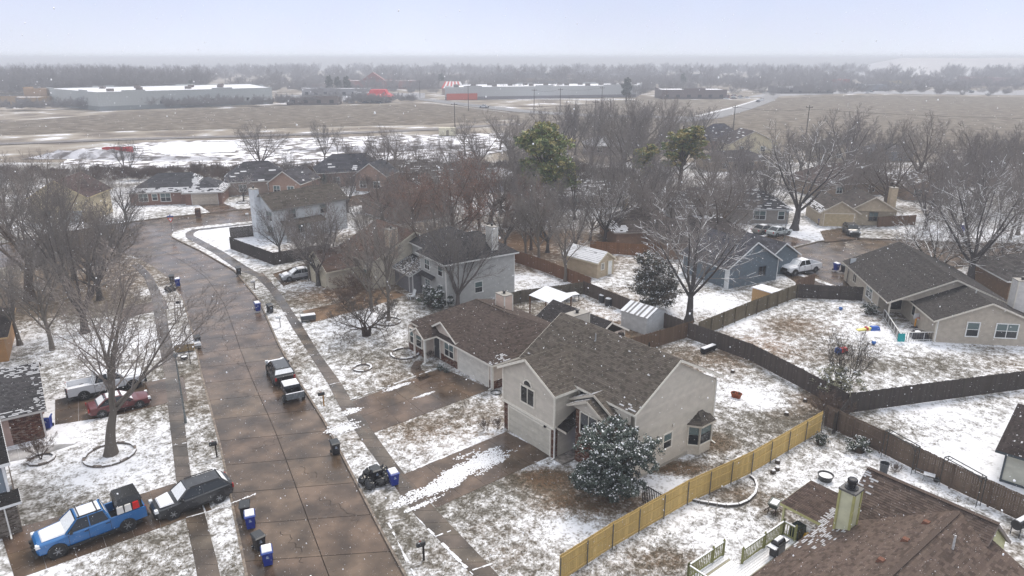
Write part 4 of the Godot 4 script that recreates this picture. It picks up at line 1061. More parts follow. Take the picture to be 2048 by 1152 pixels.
func far_houses() -> void:
	# [feet, head, wide, deep, eave, ridge, wall, roof, hip?, snow, label]
	var rows := [
		[Vector2(-60.47, -149.58), 70, 13, 10, 2.9, 6.4, C(148, 128, 116), C(82, 80, 84), false, 0.05, "brown brick house with steep dark roof left of the two gabled brick houses"],
		[Vector2(-51.44, -149.58), 100, 7, 9, 2.9, 5.4, C(150, 122, 106), C(86, 84, 88), true, 0.05, "orange brick gable end beside the small house with pale siding"],
		[Vector2(-43.31, -159.30), 70, 15, 9, 3.4, 6.8, C(150, 126, 114), C(80, 80, 86), false, 0.06, "long dark roofed brick house with snow lined front gable beyond the side street"],
		[Vector2(-34.40, -155.52), 100, 7, 8, 3.6, 6.2, C(154, 128, 114), C(84, 84, 88), true, 0.05, "pink brick gabled wing with white edged roof beyond the side street"],
		[Vector2(-31.65, -164.63), 80, 16, 9, 2.7, 4.8, C(152, 130, 114), C(92, 86, 84), false, 0.12, "low tan house behind thin trees beyond the side street"],
		[Vector2(-8.07, -153.69), 80, 10, 9, 2.7, 4.6, C(180, 176, 186), C(140, 140, 146), false, 0.7, "house with snow white roof left of the green pine"],
		[Vector2(23.25, -216.30), 85, 13, 10, 2.7, 5.4, C(150, 140, 136), C(150, 152, 158), false, 0.85, "house with a snow white hip roof above the trees in the centre"],
		[Vector2(63.01, -228.48), 70, 13, 11, 3.0, 7.6, C(150, 124, 104), C(78, 78, 86), false, 0.05, "house with tall dark hip roof left of the cream gabled house"],
		[Vector2(66.20, -218.63), 85, 15, 11, 3.2, 6.8, C(196, 186, 160), C(88, 82, 82), true, 0.04, "cream walled house with two gables at the edge of the field"],
		[Vector2(50.91, -182.83), 80, 16, 9, 2.7, 4.8, C(176, 160, 140), C(92, 88, 88), false, 0.08, "low tan house with dark roof below the cream gabled house"],
		[Vector2(90.45, -203.23), 80, 10, 9, 3.0, 6.0, C(180, 168, 148), C(110, 108, 104), true, 0.1, "pale gabled house among the trees right of centre"],
		[Vector2(101.83, -203.23), 90, 12, 8, 2.8, 4.4, C(126, 140, 150), C(92, 92, 96), false, 0.1, "blue grey house with small white windows behind the right hand trees"],
		[Vector2(64.53, -147.32), 75, 18, 12, 2.8, 6.2, C(140, 122, 104), C(96, 84, 80), false, 0.04, "house with large brown roof behind the tan garage house"],
		[Vector2(81.19, -145.12), 96, 9, 9, 2.8, 4.8, C(152, 128, 108), C(120, 110, 104), true, 0.5, "tan gabled house with snow lined roof among the trees at the right"],
		[Vector2(98.05, -161.92), 96, 12, 9, 2.7, 4.6, C(156, 128, 110), C(112, 104, 100), false, 0.2, "orange brown house deep among the trees at the right"],
		[Vector2(9.27, -135.01), 75, 14, 9, 2.7, 5.0, C(150, 140, 130), C(110, 106, 106), false, 0.5, "snow dusted house hidden behind the trees in the centre"],
		[Vector2(-18.82, -147.88), 70, 12, 9, 2.7, 5.0, C(150, 130, 116), C(96, 90, 88), false, 0.2, "dark roofed house behind the rust leaved oak"],
	]
	for r in rows:
		var h := house("distant_house", r[10], r[0], r[1] - 90.0, r[7], C(200, 196, 190), 0.5, 1.6)
		h.n.set_meta("group", "houses beyond the side street and trees")
		var sn: float = r[9]
		h.snow = func(_p): return rng.randf() < sn
		if r[8]:
			walls(h, 0, r[2], 0, r[3], r[4], r[6], r[5] - 0.2, false, true, true)
			gable(h, 0, r[2], 0, r[3], r[4] + 0.1, r[5], false, 0.4, 0.4)
		else:
			walls(h, 0, r[2], 0, r[3], r[4], r[6], 0, false, false, true)
			hip(h, 0, r[2], 0, r[3], r[4] + 0.1, r[5], r[3] * 0.4, r[3] * 0.4, 0.5)
		window(h, P(r[2] * 0.25, 0, 0.8), "front", 1.4, 1.4, "double"); window(h, P(r[2] * 0.7, 0, 0.8), "front", 1.4, 1.4, "double")
		done(h, null, M.roof_far)


# ---------- house kit ----------
# A house stands at its front corner; local x runs along the front, -z to the back. P(a, b, y): a along the front, b to the back.
func P(a: float, b: float, y: float) -> Vector3: return Vector3(a, y, -b)

func span(poly: PackedVector2Array, y: float) -> Vector2:
	var lo := INF; var hi := -INF
	for i in poly.size():
		var a := poly[i]; var b := poly[(i + 1) % poly.size()]
		if (a.y - y) * (b.y - y) <= 0.0 and absf(a.y - b.y) > 1e-6:
			var x := lerpf(a.x, b.x, (y - a.y) / (b.y - a.y))
			lo = minf(lo, x); hi = maxf(hi, x)
	return Vector2(lo, hi)

func lap_wall(mb: MB, a: Vector3, b: Vector3, top: Array, k: Color, step := 0.2, flat_wall := false) -> void:
	# wall from a to b (feet); top: [[distance, height], ...] from a to b
	var w := a.distance_to(b)
	var s := (b - a) / w
	var out := s.cross(Vector3.UP)
	var poly := PackedVector2Array([Vector2(0, a.y), Vector2(w, a.y)])
	var high := a.y
	for i in range(top.size() - 1, -1, -1):
		poly.append(Vector2(top[i][0], top[i][1]))
		high = maxf(high, top[i][1])
	if flat_wall:
		mb.k = k
		var f := []
		for p in poly: f.append(a + s * p.x + Vector3.UP * (p.y - a.y))
		mb.fan(f)
		return
	var y := a.y
	while y < high - 0.01:
		var e := minf(y + step, high - 0.001)
		var lo := span(poly, y + 0.0005); var hi := span(poly, e - 0.0005)
		if hi.x == INF: hi = lo
		mb.k = shade(k, 0.025)
		var o := out * 0.03
		var p0 := a + s * lo.x + Vector3.UP * (y - a.y) + o; var p1 := a + s * lo.y + Vector3.UP * (y - a.y) + o
		var p2 := a + s * hi.y + Vector3.UP * (e - a.y); var p3 := a + s * hi.x + Vector3.UP * (e - a.y)
		mb.q(p0, p3, p2, p1)
		mb.q(p0, p1, p1 - o, p0 - o)
		y = e

func brick_wall(mb: MB, a: Vector3, b: Vector3, y1: float, reds: Array) -> void:
	var w := a.distance_to(b)
	var s := (b - a) / w
	var out := s.cross(Vector3.UP)
	mb.k = C(150, 138, 128)
	mb.q(a, a + Vector3.UP * (y1 - a.y), b + Vector3.UP * (y1 - a.y), b)
	var y := a.y; var row := 0
	while y + 0.08 <= y1 + 0.001:
		var x := -0.11 if row % 2 else 0.0
		while x < w - 0.03:
			var x0 := maxf(x, 0.0); var x1 := minf(x + 0.21, w)
			mb.k = shade(reds[rng.randi() % reds.size()], 0.15)
			var o := out * rr(0.012, 0.02)
			var p := a + Vector3.UP * (y - a.y)
			var q := [p + s * x0 + o, p + s * x0 + Vector3.UP * 0.068 + o, p + s * x1 + Vector3.UP * 0.068 + o, p + s * x1 + o]
			mb.q(q[0], q[1], q[2], q[3])
			mb.q(q[1], q[1] - o, q[2] - o, q[2])
			x += 0.222
		y += 0.08; row += 1

func roof_plane(mb: MB, pts: Array, k: Color, course := 0.145, tab := 0.32, snow = null) -> void:
	# pts: planar convex polygon, any order round; shingle courses run level up the slope
	var nn: Vector3 = (pts[1] - pts[0]).cross(pts[2] - pts[0]).normalized()
	if nn.y < 0: nn = -nn
	var s := nn.cross(Vector3.UP)
	s = Vector3.RIGHT if s.length() < 0.02 else s.normalized()
	var up := s.cross(nn)
	if up.y < 0: up = -up
	var o: Vector3 = pts[0]
	var poly := PackedVector2Array()
	var lo := INF; var hi := -INF
	for p in pts:
		var d: Vector3 = p - o
		var e := Vector2(d.dot(s), d.dot(up))
		poly.append(e)
		lo = minf(lo, e.y); hi = maxf(hi, e.y)
	# deck
	mb.k = Color(k.r * 0.6, k.g * 0.6, k.b * 0.6)
	var deck := []
	for p in pts: deck.append(p - nn * 0.02)
	mb.fan(deck)
	var under := []
	for p in pts: under.append(p - nn * 0.11)
	mb.k = C(170, 164, 155)
	mb.fan(under)
	var y := lo
	while y < hi - 0.004:
		var e := minf(y + course, hi)
		var a := span(poly, y + 0.0006); var b := span(poly, e - 0.0006)
		if a.x == INF or b.x == INF:
			y = e
			continue
		var left := minf(a.x, b.x); var right := maxf(a.y, b.y)
		var row := shade(k, 0.13)
		var x := left - rr(0, tab)
		while x < right:
			var x1 := x + tab * rr(0.45, 1.1)
			var p0 := clampf(x, a.x, a.y); var p1 := clampf(x1, a.x, a.y)
			var t0 := clampf(x, b.x, b.y); var t1 := clampf(x1, b.x, b.y)
			if p1 - p0 > 0.004 or t1 - t0 > 0.004:
				mb.k = shade(row, 0.1)
				if rng.randf() < 0.3: mb.k = Color(mb.k.r * 0.68, mb.k.g * 0.68, mb.k.b * 0.68)
				var f := 0.02
				var w0 := o + s * p0 + up * y + nn * f; var w1 := o + s * p1 + up * y + nn * f
				var u0 := o + s * t0 + up * e; var u1 := o + s * t1 + up * e
				mb.q(w0, u0, u1, w1)
				mb.q(w0, w1, w1 - nn * f, w0 - nn * f)
				if snow != null and snow.call(o + s * (p0 + p1) * 0.5 + up * y): # snow caught against the course above
					mb.k = Color(0.8, 0.81, 0.84)
					var g0 := rr(0.2, 0.4)
					mb.q(w0.lerp(u0, g0) + nn * 0.012, u0 + nn * 0.024, u1 + nn * 0.024, w1.lerp(u1, g0) + nn * 0.012)
			x = x1
		y = e

func edge(mb: MB, a: Vector3, b: Vector3, h := 0.17) -> void:
	mb.beam(a - Vector3.UP * (h * 0.5 + 0.005), b - Vector3.UP * (h * 0.5 + 0.005), 0.035, h)

# h: {n: node, roof: MB, trim: MB, wall: MB, k: roof colour, tk: trim colour, course, tab}
func house(called: String, label: String, at: Vector2, head: float, roof_k: Color, trim_k: Color, course := 0.145, tab := 0.32) -> Dictionary:
	var n := thing(called, label, "house", V(at), -deg_to_rad(head))
	return {"n": n, "roof": MB.new(), "trim": MB.new(), "wall": MB.new(), "k": roof_k, "tk": trim_k, "course": course, "tab": tab, "snow": null}

func gable(h: Dictionary, a0: float, a1: float, b0: float, b1: float, ye: float, yr: float, along_a: bool, ov := 0.35, rake := 0.3, ridge_at := 0.5, only := "") -> void:
	# gable roof on a footprint; along_a: the ridge runs along the front
	h.trim.k = h.tk
	var sl: float
	if along_a:
		var bm := lerpf(b0, b1, ridge_at)
		sl = (yr - ye) / (bm - b0)
		var sl2 := (yr - ye) / (b1 - bm)
		var f := [P(a0 - rake, b0 - ov, ye - ov * sl), P(a1 + rake, b0 - ov, ye - ov * sl), P(a1 + rake, bm, yr), P(a0 - rake, bm, yr)]
		var g := [P(a1 + rake, b1 + ov, ye - ov * sl2), P(a0 - rake, b1 + ov, ye - ov * sl2), P(a0 - rake, bm, yr), P(a1 + rake, bm, yr)]
		roof_plane(h.roof, f, h.k, h.course, h.tab, h.snow); roof_plane(h.roof, g, h.k, h.course, h.tab, h.snow)
		for e in [[f[0], f[1]], [f[1], f[2]], [f[3], f[0]], [g[0], g[1]], [g[0], g[3]], [g[1], g[2]]]: edge(h.trim, e[0], e[1])
	else:
		var am := lerpf(a0, a1, ridge_at)
		sl = (yr - ye) / (am - a0)
		var sl2 := (yr - ye) / (a1 - am)
		var f := [P(a0 - ov, b1 + rake, ye - ov * sl), P(a0 - ov, b0 - rake, ye - ov * sl), P(am, b0 - rake, yr), P(am, b1 + rake, yr)]
		var g := [P(a1 + ov, b0 - rake, ye - ov * sl2), P(a1 + ov, b1 + rake, ye - ov * sl2), P(am, b1 + rake, yr), P(am, b0 - rake, yr)]
		roof_plane(h.roof, f, h.k, h.course, h.tab, h.snow); roof_plane(h.roof, g, h.k, h.course, h.tab, h.snow)
		for e in [[f[0], f[1]], [f[1], f[2]], [f[3], f[0]], [g[0], g[1]], [g[0], g[3]], [g[1], g[2]]]: edge(h.trim, e[0], e[1])

func hip(h: Dictionary, a0: float, a1: float, b0: float, b1: float, ye: float, yr: float, inset0: float, inset1: float, ov := 0.4, along_a := true) -> void:
	h.trim.k = h.tk
	var c := [P(a0 - ov, b0 - ov, ye - 0.12), P(a1 + ov, b0 - ov, ye - 0.12), P(a1 + ov, b1 + ov, ye - 0.12), P(a0 - ov, b1 + ov, ye - 0.12)]
	var r0: Vector3; var r1: Vector3
	if along_a:
		var bm := (b0 + b1) * 0.5
		r0 = P(a0 + inset0, bm, yr); r1 = P(a1 - inset1, bm, yr)
		for f in [[c[0], c[1], r1, r0], [c[2], c[3], r0, r1], [c[1], c[2], r1], [c[3], c[0], r0]]: roof_plane(h.roof, f, h.k, h.course, h.tab, h.snow)
	else:
		var am := (a0 + a1) * 0.5
		r0 = P(am, b0 + inset0, yr); r1 = P(am, b1 - inset1, yr)
		for f in [[c[1], c[2], r1, r0], [c[3], c[0], r0, r1], [c[0], c[1], r0], [c[2], c[3], r1]]: roof_plane(h.roof, f, h.k, h.course, h.tab, h.snow)
	for i in 4: edge(h.trim, c[i], c[(i + 1) % 4])
	h.roof.k = Color(h.k.r * 0.9, h.k.g * 0.9, h.k.b * 0.9)
	h.roof.beam(r0, r1, 0.25, 0.04)

func walls(h: Dictionary, a0: float, a1: float, b0: float, b1: float, y1: float, k: Color, peak := 0.0, gable_a := false, gable_b := false, flat_wall := false) -> void:
	# four walls; gable_a: gable ends face along the front (left and right), gable_b: front and back
	var wa := a1 - a0; var wb := b1 - b0
	var ta := [[0.0, y1], [wb * 0.5, peak], [wb, y1]] if gable_a else [[0.0, y1], [wb, y1]]
	var tb := [[0.0, y1], [wa * 0.5, peak], [wa, y1]] if gable_b else [[0.0, y1], [wa, y1]]
	lap_wall(h.wall, P(a0, b0, 0), P(a1, b0, 0), tb, k, 0.2, flat_wall)
	lap_wall(h.wall, P(a1, b0, 0), P(a1, b1, 0), ta, k, 0.2, flat_wall)
	lap_wall(h.wall, P(a1, b1, 0), P(a0, b1, 0), tb, k, 0.2, flat_wall)
	lap_wall(h.wall, P(a0, b1, 0), P(a0, b0, 0), ta, k, 0.2, flat_wall)
	h.trim.k = h.tk
	for e in [P(a0, b0, 0), P(a1, b0, 0), P(a1, b1, 0), P(a0, b1, 0)]:
		if not flat_wall: h.trim.box(e.x - 0.05, e.x + 0.05, 0, y1 - 0.05, e.z - 0.05, e.z + 0.05)

func done(h: Dictionary, wall_m: Material = null, roof_m: Material = null) -> Node3D:
	if h.wall.v.size(): part("wall", h.wall, wall_m if wall_m else M.paint, h.n)
	if h.roof.v.size(): part("roof", h.roof, roof_m if roof_m else M.roof, h.n)
	if h.trim.v.size(): part("trim", h.trim, M.trim, h.n)
	return h.n

var window_kinds := {}
func window(h: Dictionary, at: Vector3, facing: String, w: float, t: float, kind := "sash", k := Color(0.72, 0.71, 0.68)) -> void:
	# at: middle of the sill line on the wall; facing: front, back, left, right or degrees
	var key := "%.2f %.2f %s %s" % [w, t, kind, k]
	if not window_kinds.has(key):
		var f := MB.new()
		f.k = k
		var e := 0.09
		f.box(-w / 2 - e, w / 2 + e, -e, 0, -0.03, 0.06); f.box(-w / 2 - e, w / 2 + e, t, t + e, -0.03, 0.06)
		f.box(-w / 2 - e, -w / 2, 0, t, -0.03, 0.06); f.box(w / 2, w / 2 + e, 0, t, -0.03, 0.06)
		var panes := []
		var cols := 2 if kind in ["slider", "double", "grid2"] else 1
		var rows := 2 if kind in ["sash", "double", "grid2"] else 1
		for i in cols:
			for j in rows:
				var p := MB.new()
				p.box(-w / 2 + w * i / cols + 0.02, -w / 2 + w * (i + 1) / cols - 0.02, t * j / rows + 0.02, t * (j + 1) / rows - 0.02, 0.005 + 0.012 * j, 0.014 + 0.012 * j)
				panes.append([p.mesh(M.glass2 if j == 1 else M.glass)])
		if cols == 2: f.box(-0.03, 0.03, 0, t, -0.02, 0.05)
		if rows == 2: f.box(-w / 2, w / 2, t / 2 - 0.025, t / 2 + 0.025, -0.02, 0.045)
		if kind.begins_with("grid"):
			for i in range(1, 4): f.box(-w / 2 + w * i / 4 - 0.012, -w / 2 + w * i / 4 + 0.012, 0, t, 0, 0.04)
			for j in range(1, 4): f.box(-w / 2, w / 2, t * j / 4 - 0.012, t * j / 4 + 0.012, 0, 0.038)
		window_kinds[key] = [f.mesh(M.trim), panes]
	var turn: float = {"front": 0.0, "right": PI / 2, "back": PI, "left": -PI / 2}.get(facing, 0.0)
	if facing.is_valid_float(): turn = deg_to_rad(facing.to_float())
	var b := Transform3D(Basis(Vector3.UP, turn), at + Basis(Vector3.UP, turn) * Vector3(0, 0, 0.03))
	var o := piece("window", window_kinds[key][0], h.n, b)
	for p in window_kinds[key][1]: piece("pane", p[0], o)

func garage_door(h: Dictionary, at: Vector3, facing: String, w: float, t: float, k: Color) -> void:
	var turn: float = {"front": 0.0, "right": PI / 2, "back": PI, "left": -PI / 2}.get(facing, 0.0)
	var b := Transform3D(Basis(Vector3.UP, turn), at)
	var f := MB.new()
	f.k = h.tk
	f.box(-w / 2 - 0.12, -w / 2, 0, t, 0, 0.07); f.box(w / 2, w / 2 + 0.12, 0, t, 0, 0.07); f.box(-w / 2 - 0.12, w / 2 + 0.12, t, t + 0.14, 0, 0.07)
	var o := piece("garage_door", f.mesh(M.trim), h.n, b)
	var p := MB.new()
	p.k = k
	var s := t / 4
	p.box(-w / 2, w / 2, 0.012, s - 0.012, 0, 0.03)
	for i in 8:
		var x := -w / 2 + w * (i + 0.5) / 8
		p.taper(x - w / 16 + 0.07, x + w / 16 - 0.07, 0.09, s - 0.09, 0.03, 0.045, 0, 0)
	var pm := p.mesh(M.paint)
	for i in 4: piece("panel", pm, o, Transform3D(Basis(), Vector3(0, s * i, 0)))

func door(h: Dictionary, at: Vector3, facing: String, k: Color, w := 0.95, t := 2.05) -> void:
	var turn: float = {"front": 0.0, "right": PI / 2, "back": PI, "left": -PI / 2}.get(facing, 0.0)
	var b := Transform3D(Basis(Vector3.UP, turn), at)
	var f := MB.new()
	f.k = k
	f.box(-w / 2, w / 2, 0, t, 0.0, 0.05)
	for i in 2:
		for j in 2: f.box(-w / 2 + 0.1 + i * w * 0.45, -w / 2 + 0.1 + i * w * 0.45 + w * 0.34, 0.2 + j * 0.95, 0.95 + j * 0.95, 0.05, 0.062)
	var o := piece("door", f.mesh(M.paint), h.n, b)
	var e := MB.new()
	e.k = h.tk
	e.box(-w / 2 - 0.1, -w / 2, 0, t + 0.1, 0, 0.08); e.box(w / 2, w / 2 + 0.1, 0, t + 0.1, 0, 0.08); e.box(-w / 2, w / 2, t, t + 0.1, 0, 0.08)
	piece("frame", e.mesh(M.trim), o)
	var d := MB.new()
	d.k = C(160, 150, 120)
	d.ell(Vector3(w / 2 - 0.1, 1.0, 0.09), Vector3(0.035, 0.035, 0.035), 5, 8)
	piece("handle", d.mesh(M.steel), o)

func downspout(h: Dictionary, a: float, b: float, y0: float, y1: float, out := Vector3(0, 0, 0.3)) -> void:
	var m := MB.new()
	m.k = C(226, 224, 220)
	m.beam(P(a, b, y0 + 0.12), P(a, b, y1), 0.09, 0.08)
	m.beam(P(a, b, y0 + 0.12), P(a, b, y0 + 0.04) + out, 0.09, 0.08)
	part("downspout", m, M.trim, h.n)

func chimney(h: Dictionary, a0: float, a1: float, b0: float, b1: float, y0: float, y1: float, k: Color, lapped := true, cap_snow := true) -> void:
	var m := MB.new()
	if lapped:
		for e in [[P(a0, b0, y0), P(a1, b0, y0)], [P(a1, b0, y0), P(a1, b1, y0)], [P(a1, b1, y0), P(a0, b1, y0)], [P(a0, b1, y0), P(a0, b0, y0)]]: lap_wall(m, e[0], e[1], [[0.0, y1], [e[0].distance_to(e[1]), y1]], k)
		m.k = h.tk
		for e in [P(a0, b0, 0), P(a1, b0, 0), P(a1, b1, 0), P(a0, b1, 0)]: m.box(e.x - 0.05, e.x + 0.05, y0, y1, e.z - 0.05, e.z + 0.05)
	else:
		m.k = k
		m.box(a0, a1, y0, y1, -b1, -b0)
	m.k = C(150, 145, 138)
	m.box(a0 - 0.06, a1 + 0.06, y1, y1 + 0.08, -b1 - 0.06, -b0 + 0.06)
	var o := part("chimney", m, M.paint, h.n)
	var f := MB.new()
	f.k = C(70, 70, 72)
	var e := P((a0 + a1) / 2, (b0 + b1) / 2, y1 + 0.08)
	f.lathe(e, [Vector2(0.13, 0), Vector2(0.13, 0.22), Vector2(0.22, 0.24), Vector2(0.22, 0.3), Vector2(0.0, 0.36)], 10)
	part("flue", f, M.steel, o)

func vent_pipe(h: Dictionary, at: Vector3, t := 0.4, k := Color(0.6, 0.6, 0.6)) -> void:
	var m := MB.new()
	m.k = k
	m.lathe(at, [Vector2(0.14, -0.05), Vector2(0.06, 0.05), Vector2(0.05, t), Vector2(0.0, t)], 8)
	part("vent_pipe", m, M.dull, h.n)

func roof_vent(h: Dictionary, at: Vector3, k: Color) -> void:
	var m := MB.new()
	m.k = k
	m.taper(at.x - 0.2, at.x + 0.2, at.y - 0.1, at.y + 0.16, at.z - 0.22, at.z + 0.22, 0.06, 0.08)
	part("roof_vent", m, M.dull, h.n)


